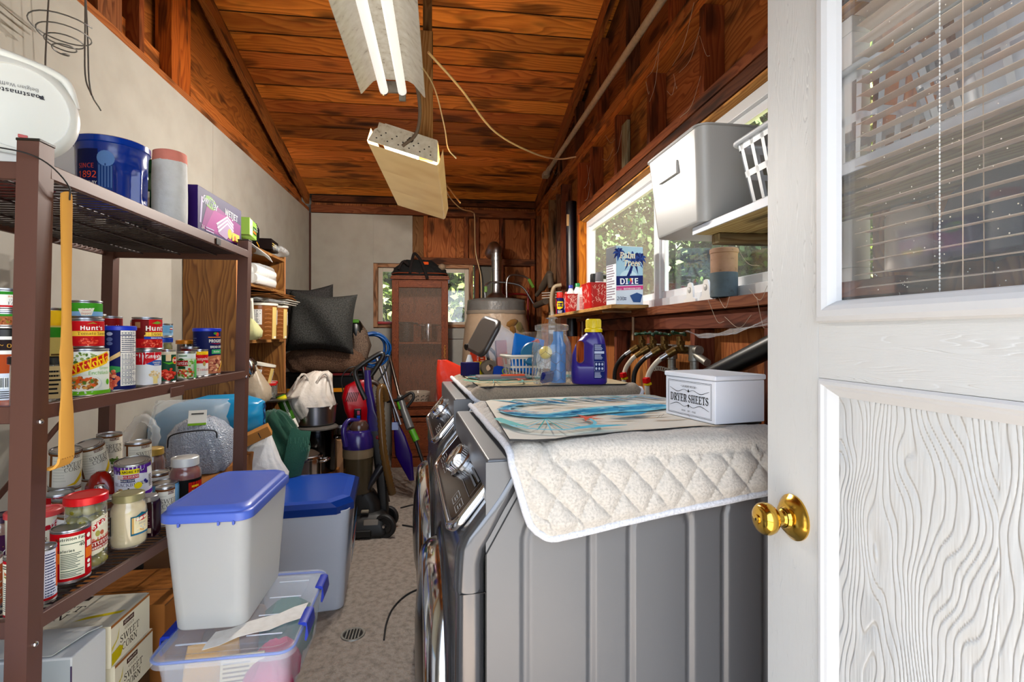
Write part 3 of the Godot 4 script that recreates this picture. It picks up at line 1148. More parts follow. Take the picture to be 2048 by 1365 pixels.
func build_door():
	var grain := wood_image(512, 512, 71, 44.0, 0.16, 0, C(0.1, 0.1, 0.1), C(0.9, 0.9, 0.9), 0.0).get_image()
	grain.bump_map_to_normal_map(5.0)
	var nt := ImageTexture.create_from_image(grain)
	var pm := mat("door_panel", C(0.76, 0.76, 0.75), 0.5)
	pm.uv1_scale = V(0.5, 1.9, 1)
	bumped(pm, nt, 0.6)
	var sm := mat("door_wood", C(0.77, 0.77, 0.76), 0.5)
	sm.uv1_scale = V(0.5, 9, 1)
	bumped(sm, nt, 0.22)
	var d := structure(root("door_1"), "white half-glazed door standing open beside the washing machine")
	var x0 := 0.62
	var x1 := 0.656
	var m := "door_wood"
	obj("stile", B.new().span(V(x0, 0.01, -0.91), V(x1, 2.04, -0.772), 0.004), m, d)
	obj("stile", B.new().span(V(x0, 0.01, -0.238), V(x1, 2.04, -0.10), 0.004), m, d)
	obj("rail", B.new().span(V(x0, 1.226, -0.772), V(x1, 1.336, -0.238), 0.001), m, d)
	obj("rail", B.new().span(V(x0, 1.93, -0.772), V(x1, 2.04, -0.238), 0.001), m, d)
	obj("rail", B.new().span(V(x0, 0.01, -0.772), V(x1, 0.24, -0.238), 0.001), m, d)
	obj("panel", B.new().span(V(x0 + 0.014, 0.24, -0.772), V(x1 - 0.012, 1.226, -0.238), 0), "door_panel", d)
	var bead := N(Color.WHITE)
	var sect := [W(0, 0.0), W(0.004, 0.004), W(0.009, 0.004), W(0.012, 0.0), W(0.016, -0.002), W(0.02, -0.006), W(0.028, -0.014)]
	mould(bead, sect, x0, -0.772, -0.238, 0.24, 1.226)
	obj("panel_moulding", bead, "white_paint", d)
	var gb := N(Color.WHITE)
	var gs := [W(0, 0.0), W(0.003, 0.008), W(0.010, 0.012), W(0.020, 0.012), W(0.027, 0.007), W(0.034, -0.004), W(0.036, -0.012)]
	mould(gb, gs, x0, -0.772, -0.238, 1.318, 1.945)
	obj("glazing_bead", gb, "white_paint", d)
	obj("glass", B.new().span(V(x0 + 0.014, 1.33, -0.76), V(x0 + 0.018, 1.93, -0.25), 0), "pane", d)
	var ds := N(C(0.8, 0.76, 0.7))
	var r := RandomNumberGenerator.new()
	r.seed = 4
	for i in 420:
		var y := 1.345 + 0.57 * pow(r.randf(), 1.3)
		var z := -0.735 + 0.49 * r.randf()
		var s := r.randf_range(0.0004, 0.0009)
		ds.quad(V(x0 + 0.0132, y - s, z - s), V(x0 + 0.0132, y - s, z + s), V(x0 + 0.0132, y + s, z + s), V(x0 + 0.0132, y + s, z - s), V(-1, 0, 0))
	stuff(obj("dust", ds, "matte", d))
	var k := Node3D.new()
	k.name = "knob"
	d.add_child(k)
	k.position = V(x0, 0.972, -0.832)
	k.rotation = V(0, 0, PI / 2)
	obj("rosette", B.new().lathe([W(0, 0), W(0.04, 0), W(0.04, 0.003), W(0.036, 0.006), W(0.027, 0.015), W(0.019, 0.017), W(0.017, 0.022)], 40), "brass", k)
	obj("neck", B.new().lathe([W(0.016, 0.015), W(0.016, 0.024), W(0.013, 0.027), W(0.0125, 0.036), W(0.016, 0.041)], 32), "brass", k)
	obj("ball", B.new().lathe([W(0.012, 0.036), W(0.02, 0.039), W(0.0262, 0.046), W(0.0285, 0.054), W(0.027, 0.062), W(0.022, 0.068), W(0.014, 0.071), W(0.0, 0.0715)], 40, 50), "brass", k)
	obj("cylinder", B.new().lathe([W(0.0085, 0.069), W(0.0085, 0.0735), W(0.007, 0.0742), W(0.0, 0.0735)], 24), "brass", k)
	obj("keyhole", N(C(0.05, 0.04, 0.02)).box(V(0, 0.0742, 0), V(0.005, 0.0012, 0.0012), 0.0003).ball(V(0, 0.0742, 0), V(0.0016, 0.0007, 0.0016), 8), "matte", k)
	var bl := thing("window_blind", "beige slatted blind hanging behind the glass of the white door", "blind", V(0.675, 0, -0.5))
	var tone := C(0.84, 0.76, 0.68)
	for i in 31:
		var y := 1.352 + 0.0222 * i
		var tilt := 0.12 + (0.35 * smoothstep(22.0, 27.0, float(i)) - 0.1 * smoothstep(12.0, 17.0, float(i)))
		if i in [20, 21]:
			tilt -= 0.25
		var g := []
		for e in [-1, 1]:
			var row := []
			for q in 5:
				var s := (q - 2) / 2.0
				var p := V(s * 0.0125, (1.0 - s * s) * 0.0016, 0)
				p = Basis(V(0, 0, 1), tilt) * p
				row.append(p + V(0, y + sin(i * 1.7) * 0.001, e * 0.243 + 0.002 * sin(i * 2.3)))
			g.append(row)
		obj("slat", N(tone * (0.96 + 0.05 * sin(i * 3.1))).sheet(g, 0.0006), "plastic", bl)
	for z in [-0.07, 0.16]:
		obj("ladder_cord", N(C(0.8, 0.7, 0.6)).tube([V(-0.0135, 1.345, z), V(-0.0135, 2.03, z)], 0.0007, 5).tube([V(0.0135, 1.345, z + 0.004), V(0.0135, 2.03, z)], 0.0007, 5), "matte", bl)
	obj("head_rail", N(tone).span(V(-0.014, 2.03, -0.245), V(0.014, 2.06, 0.245)), "plastic", bl)
	var pc := N(C(0.93, 0.93, 0.92))
	for i in 130:
		pc.ball(V(-0.021, 1.349 + i * 0.0052, -0.094), V(0.0011, 0.0026, 0.0011), 6)
	obj("pull_cord", pc, "plastic", bl)

func mould(b: B, sect: Array, x0: float, z0: float, z1: float, y0: float, y1: float):
	for i in sect.size() - 1:
		var p: Vector2 = sect[i]
		var q: Vector2 = sect[i + 1]
		var a := [V(x0 - p.y, y0 + p.x, z0 + p.x), V(x0 - p.y, y0 + p.x, z1 - p.x), V(x0 - p.y, y1 - p.x, z1 - p.x), V(x0 - p.y, y1 - p.x, z0 + p.x)]
		var c := [V(x0 - q.y, y0 + q.x, z0 + q.x), V(x0 - q.y, y0 + q.x, z1 - q.x), V(x0 - q.y, y1 - q.x, z1 - q.x), V(x0 - q.y, y1 - q.x, z0 + q.x)]
		for e in 4:
			var f := (e + 1) % 4
			var nn: Vector3 = (a[f] - a[e]).cross(c[e] - a[e]).normalized()
			if nn.x > 0.0:
				nn = -nn
			b.quad(a[e], a[f], c[f], c[e], nn)


func machine(label: String, p: Vector3) -> Node3D:
	var t := thing("laundry_machine", label, "appliance", p, 0.0717, "pair of graphite front-loading laundry machines")
	var grey := C(0.46, 0.46, 0.465)
	var legs := [[0.152, 0.300], [0.392, 0.538], [0.626, 0.735]]
	var g := []
	for i in 70:
		var row := []
		var y := 1.03 * i / 69.0
		for j in 150:
			var x := 0.067 + 0.693 * j / 149.0
			var d := 1.0
			for l in legs:
				var cx: float = (l[0] + l[1]) * 0.5
				var hw: float = (l[1] - l[0]) * 0.5
				var top := 0.93 - hw
				var q := absf(absf(x - cx) - hw) if y < top else absf(W(x - cx, y - top).length() - hw)
				d = minf(d, q)
			row.append(V(x, y, -0.006 * (1.0 - smoothstep(0.005, 0.0095, d))))
		g.append(row)
	obj("side_panel", N(grey).sheet(g), "graphite", t)
	obj("body", N(grey).span(V(0.07, 0.02, -0.69), V(0.76, 1.035, -0.008), 0.006), "graphite", t)
	obj("lid", N(grey * 0.9).span(V(0.125, 1.03, -0.695), V(0.765, 1.047, 0.0), 0.006), "graphite", t)
	var rings := []
	for e in [[0.0, 0.0, 0.067], [0.2, 0.0, 0.067], [0.4, 0.0, 0.067], [0.62, 0.003, 0.067], [0.757, 0.004, 0.067], [0.763, 0.001, 0.067], [0.82, 0.004, 0.067], [0.85, 0.007, 0.074], [0.875, 0.018, 0.09], [0.9, 0.038, 0.104], [0.93, 0.062, 0.121], [0.955, 0.082, 0.136], [0.99, 0.108, 0.15], [1.015, 0.124, 0.16], [1.03, 0.138, 0.17], [1.038, 0.15, 0.18]]:
		var w: float = e[2] - e[1]
		var rg := ring(w, 0.704, 0.028, e[0], 5, (e[1] + e[2]) * 0.5, -0.348)
		rings.append(rg)
	obj("front_cap", N(grey).loft(rings), "graphite_gloss", t)
	obj("seam", N(C(0.06, 0.06, 0.06)).span(V(0.0655, 0, -0.003), V(0.0685, 0.838, 0.0012), 0).tube([V(0.067, 0.838, 0.001), V(0.136, 0.957, 0.001)], 0.0014, 5).span(V(0.012, 0.7595, 0.001), V(0.067, 0.7605, 0.0046), 0), "rubber", t)
	var c := Node3D.new()
	c.name = "console"
	t.add_child(c)
	var s := V(0.131, 0.158, 0).normalized()
	var nn := V(-s.y, s.x, 0)
	c.transform = Transform3D(Basis(V(0, 0, 1), s, -nn) * Basis(Vector3.UP, PI), V(0.062, 0.942, -0.345))
	var zc := 0.0
	var outer := []
	var mid := []
	var inner := []
	for e in [[0.60, 0.205, 0.05, -0.006], [0.602, 0.207, 0.05, 0.006], [0.585, 0.19, 0.045, 0.013], [0.57, 0.176, 0.04, 0.011], [0.568, 0.174, 0.04, 0.004]]:
		var rr := ring(e[0], e[1], e[2], 0.0, 7)
		var q := []
		for v in rr:
			var bow: float = 0.012 * cos(v.x / 0.3 * PI * 0.5) * signf(v.z) * (1.0 if v.z < 0.0 else 0.4)
			q.append(V(v.x, v.z + bow * 0.6, e[3]))
		outer.append(q)
	obj("bezel", B.new().loft(outer, true, false), "chrome", c)
	inner = [outer[4], outer[4].map(func(v): return V(v.x, v.y, 0.006)), outer[4].map(func(v): return V(v.x * 0.97, v.y * 0.93, 0.0085))]
	obj("glass_panel", N(C(0.03, 0.03, 0.035)).loft(inner), "gloss", c)
	var p1 := Print.new()
	p1.o = V(0, 0, 0.0087)
	var wht := C(0.75, 0.75, 0.75)
	for x in [-0.235, -0.175, 0.1, 0.16, 0.22]:
		frame_lines(p1, x - 0.022, -0.066, x + 0.022, -0.04, 0.0012, wht)
		p1.lines(x - 0.015, -0.06, x + 0.015, -0.046, 2, wht * 0.8, int(x * 100))
	frame_lines(p1, -0.262, -0.02, -0.105, 0.06, 0.0015, C(0.4, 0.4, 0.42))
	p1.lines(-0.25, 0.0, -0.12, 0.05, 4, C(0.35, 0.36, 0.38), 9)
	p1.text("18", -0.15, 0.025, 0.022, C(0.45, 0.46, 0.48))
	for k in 9:
		var a := PI * (0.12 + 0.76 * k / 8.0)
		p1.rect(cos(a) * 0.062 - 0.008, sin(a) * 0.058 - 0.001, cos(a) * 0.062 + 0.008, sin(a) * 0.058 + 0.001, wht * 0.8)
	obj("markings", p1, "print", c)
	var kn := B.new()
	kn.t = rot(V(0, 0.0, 0.006), PI / 2, 0, 0)
	kn.lathe([W(0, 0), W(0.047, 0), W(0.047, 0.007), W(0.04, 0.011), W(0.039, 0.03), W(0.036, 0.036), W(0.03, 0.038), W(0.026, 0.035), W(0, 0.034)], 36)
	for k in 36:
		var a := TAU * k / 36
		kn.box(V(cos(a) * 0.0392, 0.02, sin(a) * 0.0392), V(0.002, 0.016, 0.002), 0.0006)
	obj("dial", kn, "chrome", c)
	var d := Node3D.new()
	d.name = "door"
	t.add_child(d)
	d.transform = Transform3D(Basis(V(0, 0, 1), PI / 2), V(0.004, 0.455, -0.348))
	obj("door_ring", B.new().lathe([W(0.2, 0.055), W(0.225, 0.062), W(0.25, 0.056), W(0.268, 0.036), W(0.276, 0.012), W(0.278, 0)], 64, 50), "chrome", d)
	obj("door_glass", N(C(0.03, 0.03, 0.035)).lathe([W(0, 0.078), W(0.07, 0.077), W(0.13, 0.072), W(0.18, 0.062), W(0.202, 0.054)], 56, 60), "gloss", d)
	obj("door_surround", N(grey * 0.8).lathe([W(0.278, 0.016), W(0.29, 0.014), W(0.312, 0.004), W(0.316, -0.004)], 64, 60), "graphite_gloss", d)
	obj("kick_panel", N(grey * 0.75).span(V(-0.006, 0.02, -0.66), V(0.02, 0.13, -0.03), 0.008), "graphite_gloss", t)
	return t

func frame_lines(p: Print, u0: float, w0: float, u1: float, w1: float, w: float, color: Color):
	p.rect(u0, w0, u1, w0 + w, color)
	p.rect(u0, w1 - w, u1, w1, color)
	p.rect(u0, w0, u0 + w, w1, color)
	p.rect(u1 - w, w0, u1, w1, color)

func quilt(called: String, label: String, p: Vector3, tone: Color, drop0: float, drop1: float, top_y: float) -> Node3D:
	var t := thing(called, label, "cover", p, 0.0717, "quilted plush machine covers")
	var g := []
	var nz := noise(8, 9.0, 3)
	var rows := 110
	var cols := 150
	for i in rows + 1:
		var row := []
		for j in cols + 1:
			var u := float(j) / cols
			var x := lerpf(0.118, 0.80, u)
			var drop := lerpf(drop0, drop1, u)
			var reach := 0.66
			var total := reach + 0.03 + drop
			var s := total * i / rows           # distance from the far border
			var pt: Vector3
			var nn: Vector3
			var front := 0.012 * sin(u * 3.0)
			if s < reach:
				pt = V(x, top_y, -0.675 + s)
				nn = Vector3.UP
			elif s < reach + 0.03:
				var a := (s - reach) / 0.03 * PI / 2
				pt = V(x, top_y - 0.02 * (1 - cos(a)), -0.015 + 0.026 * sin(a))
				nn = V(0, cos(a), sin(a))
			else:
				var dn := s - reach - 0.03
				pt = V(x + dn * 0.28 * (1.0 - u), top_y - 0.02 - dn, 0.011 + 0.012 * sin(dn / 0.2 * 2.0) + 0.003 * sin(x * 11.0))
				nn = V(0, 0, 1)
			var w := s - 0.05
			var qa := absf(sin(PI * (x * 13.0 + w * 10.5)))
			var qb := absf(sin(PI * (x * 13.0 - w * 10.5)))
			var puff := pow(minf(qa, qb), 0.4) * 0.017
			if s < reach - 0.03 and x > 0.2:
				puff = 0.012
			var band := absf(s - reach - 0.028)
			if u > 0.12:
				puff = lerpf(0.006 if s > reach + 0.028 else 0.016, puff, smoothstep(0.0, 0.012, band)) if s > reach - 0.03 else puff
			if s > reach - 0.04 and s < reach + 0.028 and u > 0.14:
				puff = 0.014 * smoothstep(0.0, 0.012, band) + 0.004
			var edge := minf(minf(s, total - s), minf(x - 0.118, 0.8 - x))
			puff *= smoothstep(0.0, 0.03, edge)
			puff += nz.get_noise_2d(x, s) * 0.0022
			row.append(pt + nn * (0.005 + puff))
		g.append(row)
	for i in rows + 1:
		for j in cols + 1:
			var total := 1.0
			var v: Vector3 = g[i][j]
			var fromb := float(rows - i) / rows * (0.69 + lerpf(drop0, drop1, float(j) / cols))
			for side in 2:
				var fx := (float(j) if side == 0 else float(cols - j)) / cols * 0.682
				var rr := 0.055
				if fx < rr and fromb < rr:
					var d := W(rr - fx, rr - fromb)
					var big := maxf(d.x, d.y)
					if d.length() > 1e-6 and big > 0.0:
						var k := big / d.length()
						var moved := d * k
						v.x += (d.x - moved.x) * (1.0 if side == 0 else -1.0)
						v.y += d.y - moved.y
			g[i][j] = v
	var b := N(tone).sheet(g, 0.006)
	obj("padding", b, "fuzz", t)
	var rim := []
	for i in range(0, rows + 1, 3):
		rim.append(g[i][0])
	for j in range(0, cols + 1, 3):
		rim.append(g[rows][j])
	for i in range(rows, -1, -3):
		rim.append(g[i][cols])
	obj("piping", N(C(0.86, 0.86, 0.88)).tube(rim, 0.0085, 8), "fuzz", t)
	return t

func strokes(p: Print, pts: Array, w: Array, color: Color):
	var q := curve(pts.map(func(v): return V(v.x, v.y, 0)), 5)
	var left := []
	var right := []
	for i in q.size():
		var a: Vector3 = q[max(i - 1, 0)]
		var c: Vector3 = q[min(i + 1, q.size() - 1)]
		var d := (c - a).normalized()
		var f := float(i) / (q.size() - 1) * (w.size() - 1)
		var ww: float = lerpf(w[int(f)], w[min(int(f) + 1, w.size() - 1)], f - int(f)) * 0.5
		left.append(W(q[i].x - d.y * ww, q[i].y + d.x * ww))
		right.append(W(q[i].x + d.y * ww, q[i].y - d.x * ww))
	p.b.paint(color)
	for i in q.size() - 1:
		var A := p.pt(left[i].x, left[i].y)
		var Bq := p.pt(left[i + 1].x, left[i + 1].y)
		var C := p.pt(right[i + 1].x, right[i + 1].y)
		var D := p.pt(right[i].x, right[i].y)
		p.b.tri(A[0], Bq[0], C[0], A[1], Bq[1], C[1])
		p.b.tri(A[0], C[0], D[0], A[1], C[1], D[1])
	p.up()

func ocean_mat(called: String, label: String, p: Vector3, turn: float, outline: Array, dirt: Color) -> Node3D:
	var t := thing(called, label, "mat", p, turn, "rubber drying mats printed with sea creatures")
	var b := N(C(0.07, 0.07, 0.08))
	b.t = Transform3D(Basis(Vector3.RIGHT, -PI / 2), Vector3.ZERO)
	b.prism(outline, 0.004)
	obj("rubber_base", b, "rubber", t)
	var pr := Print.new()
	pr.o = V(0, 0.0042, 0)
	pr.ux = V(1, 0, 0)
	pr.uy = V(0, 0, -1)
	var cream := C(0.83, 0.81, 0.76) * dirt
	pr.face(outline, cream)
	var r := RandomNumberGenerator.new()
	r.seed = 21
	for i in 80:
		var u := r.randf_range(0.17, 0.7)
		var w := r.randf_range(0.03, 0.58)
		strokes(pr, [W(u, w), W(u + 0.04, w + r.randf_range(-0.01, 0.01)), W(u + 0.09, w)], [0.001, r.randf_range(0.003, 0.012), 0.001], C(0.78, 0.72, 0.63) * dirt)
		pr.lift -= pr.step * 0.8
	var blue := C(0.16, 0.55, 0.72) * dirt
	var pale := C(0.45, 0.74, 0.82) * dirt
	var teal := C(0.25, 0.62, 0.62) * dirt
	var deep := C(0.09, 0.36, 0.55) * dirt
	for i in 46:
		var u := 0.17 + 0.0115 * i
		strokes(pr, [W(u, 0.605 - 0.011 * (i % 7)), W(u + 0.04, 0.585 - 0.022 * (i % 5)), W(u + 0.08, 0.545 - 0.014 * (i % 8))], [0.001, 0.007 + 0.004 * (i % 3), 0.001], [teal, pale, blue, C(0.75, 0.74, 0.7) * dirt, deep][i % 5])
	var tail := [W(0.385, 0.43), W(0.35, 0.46), W(0.28, 0.47), W(0.21, 0.43), W(0.175, 0.35), W(0.2, 0.27), W(0.27, 0.23), W(0.35, 0.26), W(0.45, 0.3), W(0.55, 0.315), W(0.63, 0.34), W(0.67, 0.36)]
	strokes(pr, tail, [0.008, 0.016, 0.022, 0.03, 0.036, 0.05, 0.065, 0.085, 0.11, 0.12, 0.1, 0.05], pale)
	strokes(pr, tail, [0.003, 0.008, 0.012, 0.018, 0.02, 0.03, 0.035, 0.045, 0.06, 0.06, 0.04, 0.02], blue)
	for i in 170:
		var f := r.randf_range(0.8, 10.5)
		var a: Vector2 = tail[int(f)].lerp(tail[int(f) + 1], f - int(f))
		var sp := 0.008 + 0.0055 * f
		var o := W(r.randf_range(-sp, sp), r.randf_range(-sp, sp))
		strokes(pr, [a + o, a + o + W(0.008, 0.004), a + o + W(0.024, 0.001)], [0.001, r.randf_range(0.003, 0.009), 0.001], [deep, pale, C(0.1, 0.47, 0.68) * dirt, C(0.7, 0.85, 0.9) * dirt][r.randi() % 4])
		pr.lift -= pr.step * 0.7
	strokes(pr, [W(0.415, 0.20), W(0.45, 0.185), W(0.5, 0.2), W(0.54, 0.215)], [0.004, 0.04, 0.04, 0.004], blue)
	for i in 13:
		var a := PI * (1.02 + 0.96 * i / 12.0)
		var e := W(0.24 + cos(a) * 0.115, 0.155 + sin(a) * 0.15)
		strokes(pr, [W(0.24, 0.16), W(0.24, 0.155).lerp(e, 0.5), e], [0.002, 0.004, 0.003], [teal, pale][i % 2])
	strokes(pr, [W(0.13, 0.16), W(0.15, 0.06), W(0.24, 0.01), W(0.33, 0.06), W(0.35, 0.15)], [0.006, 0.009, 0.011, 0.009, 0.006], pale)
	strokes(pr, [W(0.125, 0.19), W(0.14, 0.12), W(0.17, 0.06)], [0.02, 0.03, 0.01], C(0.4, 0.72, 0.7) * dirt)
	strokes(pr, [W(0.27, 0.022), W(0.33, 0.035), W(0.4, 0.036)], [0.02, 0.03, 0.006], C(0.35, 0.7, 0.8) * dirt)
	var star := []
	for i in 10:
		var a := 0.5 + TAU * i / 10
		star.append(W(0.345, 0.152) + W(cos(a), sin(a) * 1.1) * (0.048 if i % 2 == 0 else 0.012))
	pr.face(star, C(0.82, 0.36, 0.27) * dirt)
	for i in 8:
		strokes(pr, [W(0.15 + 0.004 * i, 0.3 + 0.01 * (i % 3)), W(0.17 + 0.004 * i, 0.28)], [0.002, 0.004], C(0.84, 0.45, 0.32) * dirt)
	for i in 14:
		var u := 0.42 + 0.022 * i
		strokes(pr, [W(u, 0.1 + 0.02 * (i % 4)), W(u + 0.03, 0.12 + 0.02 * (i % 3))], [0.001, 0.0016], C(0.55, 0.5, 0.46) * dirt)
	obj("printed_face", pr, "print", t)
	return t

func build_machines():
	var gm := mat("graphite", C(0.92, 0.92, 0.92), 0.42, 0.4)
	mat("graphite_gloss", C(0.85, 0.85, 0.86), 0.2, 0.75)
	machine("graphite front-loading laundry machine nearest the white door, its grooved side showing", V(0.02, 0, -1.055))
	machine("graphite front-loading laundry machine farther in, beyond the nearer one", V(-0.032, 0.03, -1.83))
	quilt("machine_cover", "white quilted plush cover hanging over the near laundry machine's side", V(0.02, 0, -1.055), C(0.80, 0.765, 0.72), 0.165, 0.085, 1.051)
	quilt("machine_cover", "soiled beige plush cover on top of the farther laundry machine", V(-0.032, 0.0, -1.83), C(0.6, 0.54, 0.46), 0.01, 0.01, 1.081)
	ocean_mat("drying_mat", "sea-creature mat with blue seahorse under the white dryer sheets box", V(0.02, 1.076, -1.055), 0.0717, [W(0.115, -0.012), W(0.16, -0.028), W(0.21, -0.028), W(0.25, -0.01), W(0.4, 0.02), W(0.6, 0.045), W(0.77, 0.06), W(0.79, 0.09), W(0.77, 0.62), W(0.74, 0.655), W(0.6, 0.65), W(0.4, 0.64), W(0.18, 0.615), W(0.157, 0.59)], C(1, 1, 1))
	ocean_mat("drying_mat", "faded sea-creature mat under the purple detergent bottle and glass jar", V(-0.032, 1.104, -1.83), 0.0717, [W(0.16, 0.0), W(0.3, -0.005), W(0.5, -0.005), W(0.72, -0.01), W(0.75, 0.02), W(0.74, 0.6), W(0.72, 0.64), W(0.4, 0.63), W(0.18, 0.62), W(0.155, 0.59)], C(0.85, 0.78, 0.66))


const RX := -0.725          # aisle face of the rack at eye height
const LEAN := 0.022

func lean_x(y: float) -> float:
	return LEAN * (y - 1.3)

func build_rack():
	var t := thing("storage_rack", "brown steel storage rack with wire shelves full of cans, beside the left wall", "rack", V(-0.95, 0, -1.52))
	var o := V(-0.95, 0, -1.52)
	var m := "rack_brown"
	for e in [[RX, -1.012], [RX, -1.99], [-1.18, -1.012], [-1.18, -1.99]]:
		var b := B.new()
		var s := 0.036
		var rings := []
		for y in [0.0, 1.645]:
			var q := []
			for k in [[-1, 0], [0, 0], [0, -1], [-1, -1]]:
				q.append(V(e[0] + lean_x(y) + k[0] * s, y, e[1] + k[1] * s) - o)
			rings.append(q)
		for k in 4:
			b.quad(rings[0][k], rings[0][(k + 1) % 4], rings[1][(k + 1) % 4], rings[1][k])
		b.quad(rings[0][0], rings[0][1], rings[0][2], rings[0][3])
		b.quad(rings[1][0], rings[1][1], rings[1][2], rings[1][3])
		obj("post", b, m, t)
		var cap := N(C(0.12, 0.09, 0.08))
		cap.box(V(e[0] + lean_x(1.645) - s * 0.5, 1.647, e[1] - s * 0.5) - o, V(s + 0.003, 0.005, s + 0.003), 0.001)
		obj("end_cap", cap, "plastic", t)
	for sh in [[1.611, 1.607], [1.169, 1.161], [0.781, 0.712], [0.16, 0.16]]:
		var y0: float = sh[0]
		var y1: float = sh[1]
		var dx := lean_x(y0)
		var za := -1.02
		var zb := -2.02
		var shelf := Node3D.new()
		shelf.name = "shelf"
		t.add_child(shelf, true)
		for x in [RX - 0.006, -1.18 - 0.03]:
			var b := B.new()
			b.xf(along(V(x + dx, y0 - 0.012, za - 0.02) - o, V(x + dx, y1 - 0.012, zb + 0.02) - o))
			b.box(V(0, 0.48, 0), V(0.028, 0.96, 0.012), 0.002)
			obj("side_rail", b, m, shelf)
		for e in [[za - 0.012, y0], [zb + 0.012, y1]]:
			obj("end_rail", B.new().box(V((RX - 1.18) * 0.5 - 0.018 + dx, e[1] - 0.016, e[0]) - o, V(0.44, 0.032, 0.014), 0.002), m, shelf)
		var w := B.new()
		for i in 40:
			var f := (i + 0.5) / 40.0
			var p := V(0, lerpf(y0, y1, f) - 0.012, lerpf(za - 0.02, zb + 0.02, f)) - o
			w.tube([p + V(RX - 0.01 + dx, 0, 0), p + V(-1.20 + dx, 0, 0)], 0.0022, 6)
		for x in [-0.84, -0.965, -1.09]:
			w.tube([V(x + dx, y0 - 0.016, za - 0.01) - o, V(x + dx, y1 - 0.016, zb + 0.01) - o], 0.003, 6)
		obj("wire_deck", w, "rack_wire", shelf)
	for y in [1.14, 0.735]:
		for z in [-1.03, -1.5, -2.0]:
			obj("bolt", B.new().ball(V(RX + lean_x(y) + 0.001, y - (0.035 if z == -1.5 else 0.0) * 0.0 + (0.01 if y < 1.0 and z == -2.0 else 0.0), z) - o, V(0.004, 0.0055, 0.0055), 10), "chrome", t)
	obj("bracket", B.new().box(V(RX + 0.001, 1.142, -1.5) - o, V(0.003, 0.026, 0.07), 0.001), m, t)
	obj("maker_plate", N(C(0.1, 0.1, 0.1)).box(V(RX + lean_x(1.6) + 0.003, 1.595, -1.735) - o, V(0.002, 0.02, 0.03), 0.0005), "plastic", t)
	for e in [[1.15, -1.02, 0.8, -1.5], [1.15, -1.99, 0.8, -1.5], [0.7, -1.02, 0.3, -1.6]]:
		obj("brace", B.new().xf(along(V(-1.215, e[0], e[1]) - o, V(-1.215, e[2], e[3]) - o)).box(V(0, 0.27, 0), V(0.003, 0.55, 0.02), 0.0005), m, t)
	build_scratcher()

func build_scratcher():
	var p := V(-0.716, 1.28, -1.075)
	var t := thing("back_scratcher", "bamboo back scratcher hanging by a cord on the rack's near post", "back scratcher", p)
	var w := [[0.285, 0.017], [0.292, 0.0205], [0.265, 0.0215], [0.2, 0.0195], [0.12, 0.0165], [0.05, 0.0165], [0.0, 0.0205], [-0.015, 0.0245], [-0.03, 0.0245], [-0.055, 0.019], [-0.08, 0.0175], [-0.1, 0.0195], [-0.13, 0.025], [-0.19, 0.0285], [-0.215, 0.0295]]
	var g := []
	for e in w:
		var row := []
		for k in 7:
			var s := (k - 3) / 3.0
			row.append(V(0.003 * (1 - s * s), e[0] - (0.006 if e[0] > 0.29 else 0.0) * s * s, -s * e[1] * 0.62))
		g.append(row)
	for k in 5:      # the curled rake
		var a := k / 4.0 * 1.9
		var row := []
		for q in 7:
			var s := (q - 3) / 3.0
			row.append(V(-0.018 * (1 - cos(a)), -0.215 - 0.02 * sin(a), -s * 0.0185))
		g.append(row)
	var b := N(C(0.80, 0.58, 0.27)).sheet(g, 0.0045)
	obj("stick", b, "card", t)
	var gr := N(C(0.45, 0.3, 0.12))
	for q in 5:
		gr.box(V(0.0026, -0.2, (q - 2) * 0.0062), V(0.0006, 0.036, 0.0009), 0.0001)
	obj("rake_slot", gr, "matte", t)
	obj("hang_cord", N(C(0.08, 0.06, 0.05)).tube(curve([V(0.006, 0.276, 0.0), V(0.012, 0.3, 0.012), V(0.008, 0.325, 0.05), V(-0.012, 0.338, 0.075), V(-0.06, 0.345, 0.085)], 5), 0.0014, 6), "rubber", t)


func sack(list: Array, seed: int, crease: float, n := 28, square := 0.25) -> Array:
	var nz := noise(seed, 1.0, 3)
	var out := []
	for k in list.size():
		var e = list[k]
		var q := []
		for i in n:
			var a := TAU * i / n
			var x := signf(cos(a)) * pow(absf(cos(a)), 1.0 - square)
			var z := signf(sin(a)) * pow(absf(sin(a)), 1.0 - square)
			var j := 1.0 + crease * nz.get_noise_3d(cos(a) * 2.2, e[0] * 9.0, sin(a) * 2.2) + crease * 0.6 * absf(sin(a * 7.0 + e[0] * 30.0 + seed)) - crease * 0.3
			q.append(V(x * e[1] * 0.5 * j + (e[3] if e.size() > 3 else 0.0), e[0] + crease * 0.05 * nz.get_noise_2d(a * 2.0, seed), z * e[2] * 0.5 * j + (e[4] if e.size() > 4 else 0.0)))
		out.append(q)
	return out

func bin_shape(b: B, w: float, d: float, h: float, taper: float, r: float, th := 0.003, rim := 0.0):
	var o := []
	for y in [0.0, 0.006, h * 0.5, h]:
		var k: float = lerpf(taper, 1.0, y / h) - (0.012 if y == 0.0 else 0.0)
		o.append(ring(w * k, d * k, r, y, 5))
	if rim > 0.0:
		o.append(ring(w + rim * 2.0, d + rim * 2.0, r + rim, h, 5))
		o.append(ring(w + rim * 2.0, d + rim * 2.0, r + rim, h + 0.004, 5))
	b.loft(o, true, false, [4])
	var i := []
	for y in [th, h * 0.5, h + (0.004 if rim > 0.0 else 0.0)]:
		var k := lerpf(taper, 1.0, y / h)
		i.append(ring(w * k - th * 2.0, d * k - th * 2.0, r * 0.9, y, 5))
	var at0 := b.n.size()
	b.loft(i, true, false)
	b.loft([i[2], o[o.size() - 1]], false, false)

func carton(b: B, p: Vector3, s: Vector3, tone: Color):
	b.paint(tone).box(p, s, 0.003)

